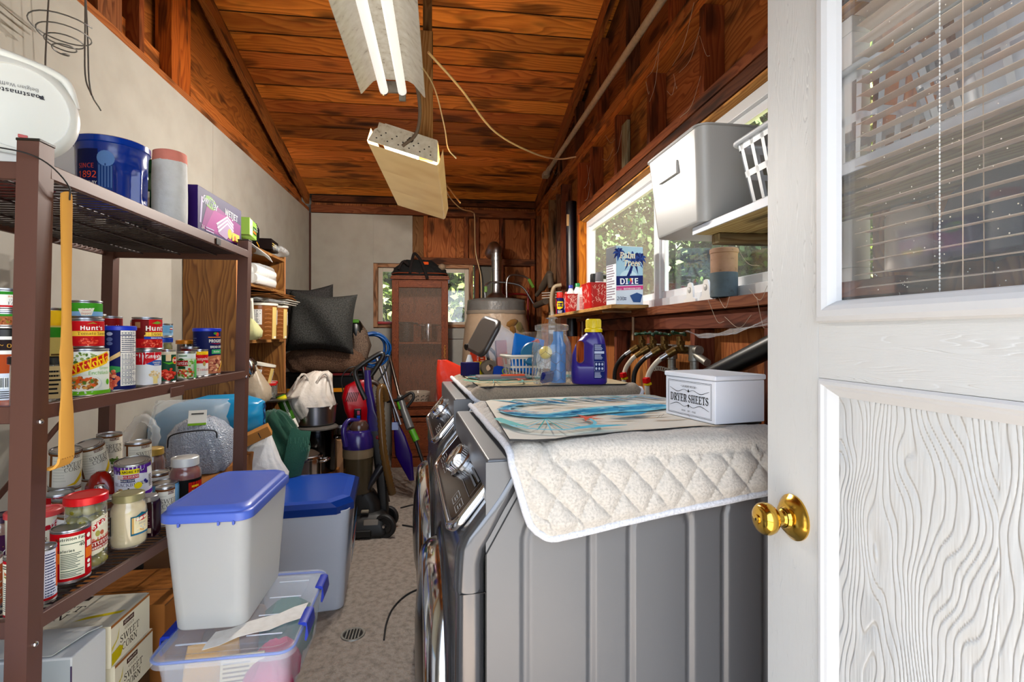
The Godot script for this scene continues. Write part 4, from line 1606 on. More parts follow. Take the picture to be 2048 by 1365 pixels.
func build_bookcase():
	var t := thing("bookcase", "oak-veneered bookcase against the left wall beyond the rack", "bookcase", V(-1.262, 0, -3.38))
	var o := V(-1.262, 0, -3.38)
	var oak := C(0.6, 0.37, 0.19)
	var edge := C(0.68, 0.44, 0.26)
	var side := func(z0: float, z1: float, seed: int) -> B:
		return wood(V(-1.397, 0.0, z0) - o, V(-1.127, 1.848, z1) - o, oak, seed, 0.001)
	obj("side", side.call(-2.968, -2.95, 2), "oak", t)
	obj("side", side.call(-3.82, -3.802, 5), "oak", t)
	obj("back", wood(V(-1.398, 0.08, -3.80) - o, V(-1.39, 1.84, -2.97) - o, oak * 0.85, 7, 0.0), "oak", t)
	for y in [1.83, 1.60, 1.262, 0.885, 0.5, 0.08]:
		obj("shelf", wood(V(-1.389, y - 0.018, -3.801) - o, V(-1.128, y, -2.969) - o, edge, int(y * 10), 0.001), "oak", t)
	obj("edge_strip", N(edge * 1.1).span(V(-1.1268, 0, -2.968) - o, V(-1.125, 1.848, -2.95) - o, 0.0005).span(V(-1.1268, 0, -3.82) - o, V(-1.125, 1.848, -3.802) - o, 0.0005), "matte", t)
	var g := "odds and ends on and in the oak bookcase"
	var c := thing("lid_box", "green and cream box of jar lids on top of the bookcase", "box", V(-1.16, 1.85, -3.06), 0.15, g)
	obj("carton", N(C(0.52, 0.66, 0.3)).box(V(0, 0.048, 0), V(0.16, 0.096, 0.19)), "card", c)
	var p := Print.new()
	p.o = V(0.0801, 0, 0)
	p.ux = V(0, 0, -1)
	p.rect(-0.09, 0.004, -0.02, 0.092, C(0.85, 0.83, 0.72))
	p.text("Ball", -0.055, 0.05, 0.018, C(0.2, 0.25, 0.15), "serif", 0.2, 1.0, 0.3)
	p.rect(-0.005, 0.02, 0.085, 0.065, C(0.12, 0.3, 0.14))
	p.text("REGULAR", 0.04, 0.05, 0.01, C(0.92, 0.9, 0.85))
	p.rect(0.0, 0.028, 0.08, 0.04, C(0.8, 0.4, 0.15))
	obj("print", p, "print", c)
	c = thing("black_box", "upright black box with yellow edging on top of the bookcase", "box", V(-1.2, 1.85, -3.34), 0.25, g)
	obj("carton", N(C(0.06, 0.06, 0.06)).box(V(0, 0.06, 0), V(0.1, 0.12, 0.2)), "card", c)
	p = Print.new()
	p.o = V(0.0501, 0, 0)
	p.ux = V(0, 0, -1)
	p.lines(-0.09, 0.07, -0.02, 0.11, 3, C(0.8, 0.8, 0.78))
	p.rect(-0.095, 0.004, 0.095, 0.012, C(0.85, 0.6, 0.1))
	obj("print", p, "print", c)
	c = thing("black_box", "low black box slanting at the far end of the bookcase top", "box", V(-1.18, 1.85, -3.57), 0.1, g)
	obj("carton", N(C(0.09, 0.08, 0.07)).box(V(0, 0.035, 0), V(0.12, 0.07, 0.2)), "card", c)
	p = Print.new()
	p.o = V(0.0601, 0, 0)
	p.ux = V(0, 0, -1)
	p.lines(-0.08, 0.02, 0.08, 0.05, 2, C(0.7, 0.6, 0.3))
	obj("print", p, "print", c)
	tag(obj("plastic_bag", B.new().xf(rot(V(-1.13, 1.85, -3.66), 0, 0.2, 0)).loft(sack([[0.0, 0.1, 0.26], [0.015, 0.13, 0.3], [0.035, 0.1, 0.26], [0.045, 0.03, 0.1]], 5, 0.25)), "film"), "clear crinkled plastic bag hanging over the bookcase's top far corner", "bag", g)
	c = thing("cup_pack", "plastic-wrapped sleeve of white cups lying on the bookcase's upper shelf", "cups", V(-1.16, 1.602, -3.35), 0.0, g)
	for k in 2:
		for i in 2:
			obj("cup_sleeve", N(C(0.88, 0.87, 0.85)).xf(rot(V(-0.03 + 0.062 * k, 0.031 + 0.055 * i, 0.16), -PI / 2, 0, 0)).lathe([W(0, 0), W(0.03, 0), W(0.031, 0.01), W(0.026, 0.36), W(0, 0.36)], 18), "print", c)
	obj("wrap", B.new().loft(sack([[0.0, 0.14, 0.4, 0, -0.03], [0.03, 0.15, 0.42, 0, -0.03], [0.09, 0.145, 0.41, 0, -0.03], [0.122, 0.13, 0.37, 0, -0.03]], 15, 0.05)), "film", c)
	for k in 3:
		tag(jar("empty_jar", "empty glass jar behind the white cup sleeves, %s" % ["nearest the room's door", "middle one", "farthest in"][k], V(-1.29, 1.602, -3.2 - 0.14 * k), 0.042, 0.15, C(0.6, 0.58, 0.52), C(0.7, 0.7, 0.68), 0.012, C(0, 0, 0, 0), [], W(0.1, 0.5), 0.85, g), "")
	tag(obj("paper_sheaf", N(C(0.85, 0.85, 0.84)).xf(rot(V(-1.12, 1.795, -3.22), 0.0, 0.1, -0.25)).sheet([[V(-0.12, 0.02, 0.2), V(0, 0.03, 0.2), V(0.07, 0.0, 0.2)], [V(-0.12, 0.02, 0), V(0, 0.02, 0), V(0.08, -0.01, 0)], [V(-0.12, 0.0, -0.2), V(0, 0.005, -0.22), V(0.05, -0.02, -0.24)]], 0.004), "card"), "loose white sheet jutting from under the bookcase top", "paper", g)
	tag(obj("blue_wrapper", N(C(0.07, 0.14, 0.45)).xf(rot(V(-1.19, 1.745, -3.15), 0.0, 0.1, 0.1)).loft(sack([[0.0, 0.1, 0.2], [0.02, 0.13, 0.24], [0.045, 0.1, 0.2]], 8, 0.2)), "gloss"), "crumpled navy blue wrapper just under the bookcase top", "wrapper", g)
	var cb := N(C(0.8, 0.79, 0.76))
	cb.box(V(-1.17, 1.665, -3.02), V(0.1, 0.125, 0.06))
	tag(obj("white_carton", cb, "card"), "small white carton with small print at the near end of the upper shelf", "box", g)
	for e in [[-1.135, -3.34, 0.098, "brown sugar-coloured tub with white lid, front one on the bookcase's middle shelf"], [-1.14, -3.60, 0.09, "brown-sided tub with white lid at the far end of the middle bookcase shelf"]]:
		wafer_tub(e[3], V(e[0], 1.264, e[1]), e[2], 0.225, 0.0, g)
	wafer_tub("tub of thin wafers leaning on the bookcase's lower shelf above the gingham jars", V(-1.18, 0.99, -3.38), 0.08, 0.2, -0.2, g)
	var pb := B.new()
	var r := RandomNumberGenerator.new()
	r.seed = 3
	for i in 5:
		pb.paint(C(0.5, 0.32, 0.17) * r.randf_range(0.8, 1.2))
		pb.xf(rot(V(-1.13 + r.randf_range(-0.01, 0.01), 1.53 + i * 0.008, -3.45), r.randf_range(-0.04, 0.04), r.randf_range(-0.1, 0.1), r.randf_range(-0.05, 0.05)))
		var gg := []
		for a in 5:
			var row := []
			for q in 7:
				row.append(V(-0.1 + 0.05 * a, 0.004 * sin(a * 2.0 + i) + 0.004 * sin(q * 1.7), 0.24 - 0.08 * q))
			gg.append(row)
		pb.sheet(gg, 0.003)
	tag(obj("paper_bags", pb, "card"), "flattened brown paper bags stacked over the white-lidded tubs", "paper bags", g)
	tag(obj("plastic_wrap", B.new().xf(rot(V(-1.14, 1.497, -3.48), 0, 0, 0)).loft(sack([[0.0, 0.16, 0.5], [0.012, 0.2, 0.56], [0.025, 0.15, 0.5]], 25, 0.2)), "film"), "crumpled clear plastic between the tubs and brown paper bags", "plastic", g)
	var tl := N(C(0.85, 0.83, 0.78))
	for k in 3:
		tl.span(V(-1.13, 1.497 - 0.0 + 0.012 * k, -3.80), V(-1.045 + 0.012 * k, 1.503 + 0.012 * k, -3.52))
	tag(obj("plastic_tray", tl, "plastic"), "white plastic trays sticking out on top of the far tub", "tray", g)
	c = thing("leaning_carton", "white carton leaning beside the ball-shaped bag on the middle shelf", "box", V(-1.16, 1.264, -3.16), 0.1, g)
	c.rotation = V(0.35, 0.2, 0)
	obj("carton", N(C(0.87, 0.85, 0.8)).box(V(0, 0.12, -0.03), V(0.1, 0.24, 0.05)), "card", c)
	c = thing("garlic_bag", "round net bag of pale bulbs in front of the leaning white carton", "bag", V(-1.12, 1.264, -3.14), 0, g)
	obj("contents", N(C(0.75, 0.75, 0.55)).loft(sack([[0.0, 0.05, 0.05], [0.02, 0.11, 0.11], [0.055, 0.125, 0.12], [0.09, 0.08, 0.08], [0.12, 0.03, 0.03], [0.15, 0.02, 0.02]], 7, 0.08)), "cloth", c)
	tag(obj("steel_tray", B.new().xf(rot(V(-1.13, 0.887, -3.36), 0, 0, 0)).lathe([W(0, 0.003), W(0.19, 0.003), W(0.215, 0.012), W(0.218, 0.014), W(0.214, 0.009), W(0.19, 0.0), W(0, 0)], 40, 60), "steel"), "round steel tray on the bookcase's lower shelf", "tray", g)
	tag(obj("foil_roll", B.new().xf(rot(V(-1.15, 1.05, -3.14), 0.2, 0.3, 0)).loft(sack([[0.0, 0.08, 0.08], [0.03, 0.11, 0.1], [0.08, 0.11, 0.11], [0.11, 0.07, 0.07]], 12, 0.3)), "chrome"), "crumpled silver foil bundle on the bookcase's lower shelf", "foil", g)
	c = thing("grain_bag", "cloudy plastic bag of grain slumped on the steel tray", "bag", V(-1.10, 0.895, -3.17), 0, g)
	obj("sack", N(C(0.68, 0.62, 0.54)).loft(sack([[0.0, 0.12, 0.16], [0.03, 0.16, 0.19], [0.08, 0.15, 0.17], [0.14, 0.1, 0.12, -0.01], [0.2, 0.05, 0.07, -0.02], [0.23, 0.02, 0.04, -0.02]], 9, 0.14)), "bag", c)
	tag(obj("foil_roll", B.new().xf(rot(V(-1.2, 0.9, -3.12), 0.1, 0.0, 0)).loft(sack([[0.0, 0.1, 0.1], [0.08, 0.11, 0.1], [0.15, 0.08, 0.07]], 16, 0.2)), "film"), "shiny plastic bag under the silver foil bundle", "bag", g)
	for e in [[-1.10, -3.40, "glass jar with red gingham lid, nearer of the pair on the steel tray"], [-1.13, -3.52, "glass jar with red gingham lid, farther of the pair on the steel tray"]]:
		var j := jar("gingham_jar", e[2], V(e[0], 0.893, e[1]), 0.041, 0.095, C(0.22, 0.19, 0.15), C(0.75, 0.1, 0.1), 0.014, C(0, 0, 0, 0), [], W(0.1, 0.5), 0.98, g)
		var gp := Print.new()
		gp.o = V(0, 0.0951, 0)
		gp.ux = V(1, 0, 0)
		gp.uy = V(0, 0, -1)
		for a in 7:
			for k in 7:
				if (a + k) % 2 == 0 and W(a - 3, k - 3).length() < 3.3:
					gp.rect(-0.038 + a * 0.011, -0.038 + k * 0.011, -0.027 + a * 0.011, -0.027 + k * 0.011, C(0.9, 0.85, 0.83))
					gp.lift -= gp.step
		obj("gingham", gp, "print", j)

func wafer_tub(label: String, p: Vector3, r: float, h: float, lean: float, g: String):
	var t := thing("wafer_tub", label, "tub", p, facing(p), g)
	if lean != 0.0:
		t.rotation.z = lean
		t.position.y = 0.90
		t.position.y += 0.02
	obj("tub", N(C(0.5, 0.3, 0.15)).lathe([W(0, 0), W(r * 0.9, 0), W(r * 0.95, 0.008), W(r, h - 0.02), W(r, h - 0.014)], 36), "gloss", t)
	obj("lid", N(C(0.87, 0.85, 0.8)).lathe([W(r + 0.002, h - 0.016), W(r + 0.005, h - 0.014), W(r + 0.005, h - 0.002), W(r, h), W(r * 0.9, h), W(r * 0.88, h - 0.003), W(0, h - 0.003)], 36, 30), "plastic", t)
	var pr := Print.new()
	pr.radius = r * 0.955
	pr.cone = 0.05 * r / h
	var lh := h - 0.02
	lay(pr, r, lh, [["R", -1.5, 0.02, -0.75, 0.98, C(0.78, 0.66, 0.36)], ["R", 0.75, 0.02, 1.2, 0.98, C(0.78, 0.68, 0.42)], ["R", -0.6, 0.45, 0.1, 0.9, C(0.85, 0.85, 0.85)], ["L", -0.55, 0.5, 0.05, 0.88, 9, C(0.4, 0.4, 0.4)], ["R", 1.25, 0.45, 1.5, 0.9, C(0.82, 0.82, 0.82)], ["R", -0.5, 0.04, 0.0, 0.1, C(0.85, 0.85, 0.82)], ["R", 0.9, 0.04, 1.15, 0.1, C(0.85, 0.85, 0.82)]])
	for i in 14:
		pr.line([W(0.25 * r, lh * (0.06 + 0.064 * i)), W(0.45 * r, lh * (0.075 + 0.064 * i + 0.01 * sin(i * 2.0))), W(0.68 * r, lh * (0.06 + 0.064 * i))], 0.003, C(0.66, 0.45, 0.28) if i % 2 else C(0.42, 0.25, 0.12))
	obj("print", pr, "print", t)


func build_totes():
	var t := thing("storage_bin", "low clear plastic bin with blue clasps, on the floor under the tall translucent bin", "bin", V(-0.5476, 0.3385, -1.5435), 0.02, "plastic storage bins on the concrete floor")
	t.scale = Vector3.ONE * 0.735
	var w := 0.46
	var d := 0.60
	var b := B.new()
	bin_shape(b, w - 0.03, d - 0.03, 0.215, 0.9, 0.05, 0.003, 0.012)
	obj("body", b, "clear_plastic", t)
	var lid := B.new()
	var rr := []
	for e in [[0.0, 0.205], [0.003, 0.225], [0.003, 0.232], [-0.012, 0.24], [-0.045, 0.241], [-0.055, 0.234], [-0.11, 0.234], [-0.115, 0.24]]:
		rr.append(ring(w + e[0], d + e[0], 0.05, e[1], 6))
	lid.loft(rr, false, true, [3, 5, 7])
	obj("lid", lid, "clear_plastic", t)
	var ribs := B.new()
	for k in 4:
		ribs.span(V(0.05, 0.241, 0.2 - 0.13 * k), V(0.17, 0.2435, 0.206 - 0.13 * k), 0.0008)
	ribs.span(V(-0.17, 0.241, 0.22), V(-0.05, 0.2435, 0.228), 0.0008)
	obj("lid_rib", ribs, "milk_plastic_dense", t)
	obj("seal", N(C(0.2, 0.36, 0.72)).tube(ring(w - 0.008, d - 0.008, 0.046, 0.226, 6), 0.005, 6, true), "plastic", t)
	for e in [[1, 0.1], [1, -0.17], [-1, 0.12]]:
		var c := N(C(0.03, 0.17, 0.62))
		c.t = Transform3D(Basis(V(1, 0, 0), V(0, 1, 0), V(0, 0, 1)), V(e[0] * 0.236, 0, e[1] - 0.055))
		c.prism([W(-0.024 * e[0], 0.247), W(-0.003 * e[0], 0.248), W(0.006 * e[0], 0.243), W(0.011 * e[0], 0.2), W(0.004 * e[0], 0.178), W(-0.002 * e[0], 0.182), W(0.003 * e[0], 0.232), W(-0.024 * e[0], 0.242)], 0.11, 50)
		obj("clasp", c, "plastic", t)
	var gi := "things inside the low clear bin"
	var ip := Vector3.ZERO
	var ih := V(-0.5476, 0.3475, -1.5435)
	inside(obj("padded_envelope", N(C(0.83, 0.64, 0.32)).xf(rot(ip + V(-0.08, 0.02, 0.18), -0.45, 0.2, 0)).loft([ring(0.17, 0.012, 0.005, 0, 3), ring(0.18, 0.03, 0.01, 0.05, 3), ring(0.18, 0.028, 0.01, 0.12, 3), ring(0.17, 0.008, 0.003, 0.165, 3)]), "card"), "yellow padded envelope showing through the low clear bin's near side", "envelope", gi, ih)
	var bk := thing("booklet", "cream booklet with small print seen through the low clear bin", "book", ih + V(0.03, 0.0, 0.158), 0.0, gi)
	bk.scale = Vector3.ONE * 0.7
	bk.rotation = V(-0.18, 0.1, 0)
	obj("cover", N(C(0.82, 0.76, 0.6)).box(V(0, 0.085, 0), V(0.15, 0.17, 0.012)), "card", bk)
	var p := Print.new()
	p.o = V(0, 0, 0.0061)
	p.lines(-0.065, 0.06, 0.06, 0.15, 6, C(0.5, 0.42, 0.3))
	p.oval(0.04, 0.03, 0.014, 0.014, C(0.4, 0.5, 0.55))
	p.oval(-0.03, 0.025, 0.02, 0.012, C(0.7, 0.35, 0.35))
	obj("print", p, "print", bk)
	inside(obj("pink_cloth", N(C(0.75, 0.16, 0.38)).xf(rot(ip + V(0.125, 0.0, 0.14), 0, 0, 0)).loft(sack([[0.0, 0.14, 0.24], [0.05, 0.16, 0.26], [0.1, 0.15, 0.24], [0.14, 0.08, 0.15]], 4, 0.25)), "cloth"), "bright pink cloth bundled inside the low clear bin", "cloth", gi, ih)
	inside(obj("green_cloth", N(C(0.12, 0.42, 0.38)).xf(rot(ip + V(0.10, 0.0, -0.12), 0, 0, 0)).loft(sack([[0.0, 0.18, 0.24], [0.06, 0.2, 0.26], [0.13, 0.18, 0.22], [0.17, 0.1, 0.14]], 6, 0.2)), "cloth"), "dull green cloth inside the low clear bin's aisle side", "cloth", gi, ih)
	inside(obj("orange_pouch", N(C(0.85, 0.22, 0.08)).xf(rot(ip + V(-0.05, 0.0, 0.235), 0, 0, 0)).loft([ring(0.14, 0.02, 0.009, 0, 3), ring(0.15, 0.03, 0.01, 0.03, 3), ring(0.15, 0.012, 0.005, 0.065, 3)]), "gloss"), "orange-red pouch at the foot of the low clear bin's near wall", "pouch", gi, ih)
	inside(obj("beige_cloth", N(C(0.6, 0.5, 0.42)).xf(rot(ip + V(-0.09, 0.0, -0.08), 0, 0, 0)).loft(sack([[0.0, 0.2, 0.3], [0.07, 0.22, 0.33], [0.13, 0.19, 0.3], [0.16, 0.1, 0.15]], 11, 0.15)), "cloth"), "beige cloth filling the middle of the low clear bin", "cloth", gi, ih)
	var sg := []
	for i in 4:
		var row := []
		for j in 7:
			var u := j / 6.0
			row.append(V(lerpf(-0.06, 0.215, u), 0.246 + 0.006 * sin(u * 5.0 + i) * (1.0 if i == 1 else 0.3), lerpf(0.275, 0.12, u) - 0.035 * i + 0.01 * sin(j * 2.0)))
		sg.append(row)
	var sp := thing("paper_towel", "torn piece of white paper towel on the low clear bin's lid", "paper", V(-0.5476, 0.3385, -1.5435))
	sp.scale = Vector3.ONE * 0.735
	obj("sheet", N(C(0.85, 0.83, 0.8)).sheet(sg, 0.001), "cloth", sp)
	t = thing("storage_bin", "tall empty translucent bin with periwinkle blue lid, standing on the low clear bin", "bin", V(-0.616, 0.520, -1.588), 0.01, "plastic storage bins on the concrete floor")
	b = B.new()
	t.scale = Vector3.ONE * 0.735
	bin_shape(b, 0.29, 0.50, 0.41, 0.84, 0.045, 0.003)
	obj("body", b, "milk_plastic", t)
	rr = []
	for e in [[0.012, 0.398], [0.018, 0.4], [0.018, 0.424], [0.006, 0.43], [-0.004, 0.432], [-0.008, 0.445], [-0.03, 0.452], [-0.05, 0.453], [-0.055, 0.450], [-0.06, 0.450]]:
		rr.append(ring(0.29 + e[0], 0.50 + e[0], 0.05, e[1], 6))
	obj("lid", N(C(0.30, 0.39, 0.74)).loft(rr, false, true, [3, 5, 8]), "plastic", t)
	var hk := N(C(0.30, 0.38, 0.72))
	for x in [-0.08, 0.05, 0.1]:
		hk.box(V(x, 0.395, 0.256), V(0.008, 0.016, 0.012), 0.002)
	obj("hook", hk, "plastic", t)
	t = thing("storage_bin", "pale grey-blue bin with bright blue slope-edged lid behind the tall translucent one", "bin", V(-0.665, 0, -2.68), 0.1, "plastic storage bins on the concrete floor")
	b = B.new()
	bin_shape(b, 0.41, 0.53, 0.48, 0.84, 0.04, 0.004)
	obj("body", b, "milk_plastic_dense", t)
	var oc := func(w2: float, d2: float, y: float, c2: float) -> Array:
		var hw := w2 * 0.5
		var hd := d2 * 0.5
		return [V(hw, y, hd - c2), V(hw - c2, y, hd), V(-hw + c2, y, hd), V(-hw, y, hd - c2), V(-hw, y, -hd + c2), V(-hw + c2, y, -hd), V(hw - c2, y, -hd), V(hw, y, -hd + c2)]
	var lb := N(C(0.05, 0.25, 0.6))
	var lr := [oc.call(0.435, 0.555, 0.468, 0.07), oc.call(0.44, 0.56, 0.47, 0.07), oc.call(0.44, 0.56, 0.502, 0.07), oc.call(0.40, 0.52, 0.52, 0.08), oc.call(0.33, 0.45, 0.523, 0.07)]
	for i in lr.size() - 1:
		for k in 8:
			lb.quad(lr[i][k], lr[i][(k + 1) % 8], lr[i + 1][(k + 1) % 8], lr[i + 1][k], (V(lr[i][k].x + lr[i][(k + 1) % 8].x, 0, lr[i][k].z + lr[i][(k + 1) % 8].z).normalized() * (lr[i + 1][k].y - lr[i][k].y + 0.001) + Vector3.UP * (lr[i][k].length() - lr[i + 1][k].length() + 0.0005)).normalized())
	lb.fan(lr[4], V(0, 0.523, 0), Vector3.UP)
	obj("lid", lb, "plastic", t)
	p = Print.new()
	p.o = V(0.193, 0, 0)
	p.ux = V(0, 0, -1)
	p.uy = V(0.068, 1, 0).normalized()
	p.rect(-0.2, 0.2, 0.05, 0.4, C(0.05, 0.35, 0.55))
	p.rect(-0.19, 0.29, 0.04, 0.32, C(0.85, 0.35, 0.12))
	p.rect(-0.19, 0.21, 0.04, 0.26, C(0.85, 0.88, 0.9))
	obj("sticker", p, "print", t)
	t = thing("storage_bin", "pale blue bin in the near left corner in front of the rack", "bin", V(-0.965, 0, -0.78), 0.0, "plastic storage bins on the concrete floor")
	b = B.new()
	bin_shape(b, 0.47, 0.34, 0.63, 0.86, 0.05, 0.004)
	obj("body", b, "milk_plastic_dense", t)
	rr = []
	for e in [[0.01, 0.625], [0.02, 0.63], [0.02, 0.655], [0.01, 0.664], [-0.02, 0.667], [-0.06, 0.667]]:
		rr.append(ring(0.47 + e[0], 0.34 + e[0], 0.06, e[1], 6))
	obj("lid", N(C(0.58, 0.72, 0.84)).loft(rr, false, true), "plastic", t)
	p = Print.new()
	p.o = V(0, 0.6673, -0.1)
	p.uy = V(0, 0, -1)
	p.lines(-0.05, 0.0, 0.12, 0.02, 1, C(0.1, 0.4, 0.75))
	obj("marking", p, "print", t)
	build_cartons()

func inside(o: Node3D, label: String, cat: String, g: String, p: Vector3):
	o.position = p
	o.scale = Vector3.ONE * 0.72
	tag(o, label, cat, g)

func build_cartons():
	var kraft := C(0.58, 0.36, 0.17)
	var cream := C(0.84, 0.8, 0.7)
	var g := "cartons stacked on the rack's bottom shelf"
	for k in 4:
		var y := 0.168 + 0.106 * k
		var lab: String = ["lowest carton in the stack under the sweet corn boxes", "dark carton second from the bottom under the sweet corn boxes", "torn sweet corn carton, lower of the two with yellow cobs", "sweet corn carton on top of the stack, its grey top showing lettering"][k]
		var t := thing("corn_carton", lab, "carton", V(-0.985, y, -1.43 - (0.015 if k == 2 else 0.0)), 0.0, g)
		obj("carton", N(cream if k > 1 else C(0.3, 0.2, 0.13)).box(V(0, 0.052, 0), V(0.37, 0.104, 0.165)), "card", t)
		if k > 1:
			var p := Print.new()
			p.o = V(0.1851, 0, 0)
			p.ux = V(0, 0, -1)
			p.rect(-0.082, 0.097, 0.082, 0.104, kraft)
			p.rect(-0.035, 0.078, 0.01, 0.091, C(0.25, 0.12, 0.1))
			p.text("KIRKLAND", -0.012, 0.0845, 0.006, C(0.85, 0.8, 0.72))
			p.text("GOLDEN", -0.01, 0.07, 0.007, C(0.35, 0.3, 0.25), "serif")
			p.text("SWEET", -0.008, 0.05, 0.017, C(0.22, 0.19, 0.16), "serif")
			p.text("CORN", -0.008, 0.027, 0.017, C(0.22, 0.19, 0.16), "serif")
			p.face([W(-0.08, 0.005), W(-0.045, 0.012), W(-0.035, 0.03), W(-0.05, 0.04), W(-0.08, 0.035)], C(0.72, 0.64, 0.07))
			p.face([W(-0.08, 0.04), W(-0.055, 0.06), W(-0.05, 0.085), W(-0.06, 0.06), W(-0.08, 0.05)], C(0.78, 0.7, 0.3))
			p.face([W(0.05, 0.04), W(0.062, 0.05), W(0.082, 0.09), W(0.082, 0.075)], C(0.72, 0.66, 0.1))
			obj("print", p, "print", t)
		if k == 3:
			var q := Print.new()
			q.o = V(0, 0.1041, 0)
			q.ux = V(1, 0, 0)
			q.uy = V(0, 0, -1)
			q.rect(-0.184, -0.082, 0.178, 0.082, C(0.76, 0.73, 0.66))
			q.rect(-0.04, 0.055, 0.05, 0.078, C(0.12, 0.08, 0.07))
			q.text("KIRKLAND", 0.005, 0.066, 0.011, C(0.75, 0.72, 0.66))
			q.text("GOLDEN", 0.0, 0.042, 0.012, C(0.15, 0.13, 0.12), "serif")
			q.text("SWEET", 0.0, 0.012, 0.027, C(0.12, 0.1, 0.1), "serif")
			q.text("CORN", 0.0, -0.026, 0.027, C(0.12, 0.1, 0.1), "serif")
			q.face([W(0.08, -0.05), W(0.17, -0.02), W(0.175, -0.005), W(0.1, -0.03)], C(0.75, 0.66, 0.1))
			obj("top_print", q, "print", t)
	var t := thing("drink_carton", "torn white drinks carton with blue lettering in front of the sweet corn boxes", "carton", V(-1.0, 0.168, -1.275), 0.0, g)
	obj("carton", N(C(0.8, 0.8, 0.8)).box(V(0, 0.215, 0), V(0.40, 0.43, 0.115), 0.004), "card", t)
	obj("flap", N(C(0.74, 0.74, 0.73)).xf(rot(V(0.02, 0.432, 0.045), -0.1, 0, 0)).sheet([[V(-0.2, 0, 0.012), V(0, 0.006, 0.014), V(0.14, 0.002, 0.012)], [V(-0.2, 0.012, -0.05), V(0, 0.018, -0.055), V(0.165, 0.016, -0.06)], [V(-0.2, 0.012, -0.1), V(0, 0.012, -0.1), V(0.172, 0.012, -0.1)]], 0.002), "card", t)
	obj("tape_edge", N(C(0.27, 0.2, 0.33)).box(V(0.199, 0.21, 0.058), V(0.003, 0.4, 0.002), 0.0005), "matte", t)
	var p := Print.new()
	p.o = V(0, 0, 0.0577)
	p.rect(-0.2, 0.0, 0.197, 0.425, C(0.68, 0.7, 0.71))
	p.text("PIONEER", 0.075, 0.322, 0.032, C(0.05, 0.14, 0.4), "bold", 0.03)
	p.text("since", 0.148, 0.286, 0.019, C(0.05, 0.14, 0.4), "serif", 0.02, 1.0, 0.15)
	p.text("1851", 0.148, 0.258, 0.022, C(0.05, 0.14, 0.4), "sans", 0.02, 1.0, 0.15)
	p.text("*", 0.105, 0.262, 0.05, C(0.05, 0.14, 0.4))
	p.lines(0.09, 0.375, 0.16, 0.39, 1, C(0.55, 0.57, 0.6))
	obj("print", p, "print", t)
	t = thing("brown_carton", "plain brown cardboard carton beside the sweet corn boxes, behind the bins", "carton", V(-0.965, 0.168, -1.71), 0.0, g)
	obj("carton", N(kraft).box(V(0, 0.175, 0), V(0.33, 0.35, 0.245), 0.003), "card", t)
	obj("seam", N(kraft * 0.55).box(V(0.0, 0.3505, 0.03), V(0.325, 0.001, 0.0015), 0).box(V(0.1652, 0.345, 0), V(0.001, 0.0015, 0.24), 0), "matte", t)
	t = thing("pot_lid", "glass pot lid with dark rim propped behind the brown carton", "lid", V(-1.02, 0.36, -1.87), 0.5, g)
	t.rotation = V(0.0, 0.75, 0)
	var l := B.new()
	l.xf(rot(V(0, 0.12, -0.1), PI / 2 - 0.25, 0, 0))
	l.lathe([W(0.022, 0.03), W(0.07, 0.022), W(0.11, 0.006), W(0.123, 0.0)], 40, 60)
	obj("glass", l, "dusty_glass", t)
	var rg := []
	for i in 40:
		rg.append(rot(V(0, 0.12, -0.1), PI / 2 - 0.25, 0, 0) * V(cos(TAU * i / 40) * 0.124, 0, sin(TAU * i / 40) * 0.124))
	obj("rim", N(C(0.05, 0.05, 0.05)).tube(rg, 0.004, 7, true), "gloss", t)
	obj("knob", N(C(0.06, 0.06, 0.06)).xf(rot(V(0, 0.12, -0.1), PI / 2 - 0.25, 0, 0)).lathe([W(0, 0.03), W(0.012, 0.03), W(0.011, 0.042), W(0.022, 0.05), W(0.022, 0.06), W(0, 0.064)], 20), "plastic", t)


func lay(p: Print, r: float, h: float, ops: Array):
	for o in ops:
		match o[0]:
			"R":
				p.rect(o[1] * r, o[2] * h, o[3] * r, o[4] * h, o[5], o[6] if o.size() > 6 else 0.0)
			"O":
				p.oval(o[1] * r, o[2] * h, o[3] * r, o[4] * h, o[5], o[6] if o.size() > 6 else 0.0)
			"T":
				p.text(o[1], o[2] * r, o[3] * h, o[4] * h, o[5], o[6] if o.size() > 6 else "bold", o[7] if o.size() > 7 else 0.0, o[8] if o.size() > 8 else 1.0, o[9] if o.size() > 9 else 0.0)
			"F":
				p.food(o[1] * r, o[2] * h, o[3] * r, o[4] * h, o[5], o[6], o[7] if o.size() > 7 else 5)
			"L":
				p.lines(o[1] * r, o[2] * h, o[3] * r, o[4] * h, o[5], o[6], int(o[1] * 10 + o[2] * 30))
			"B":
				p.bars(o[1] * r, o[2] * h, o[3] * r, o[4] * h)
			"P":
				p.face(o[1].map(func(v): return W(v.x * r, v.y * h)), o[2])

func facing(p: Vector3) -> float:
	return atan2(-p.x, -p.z)

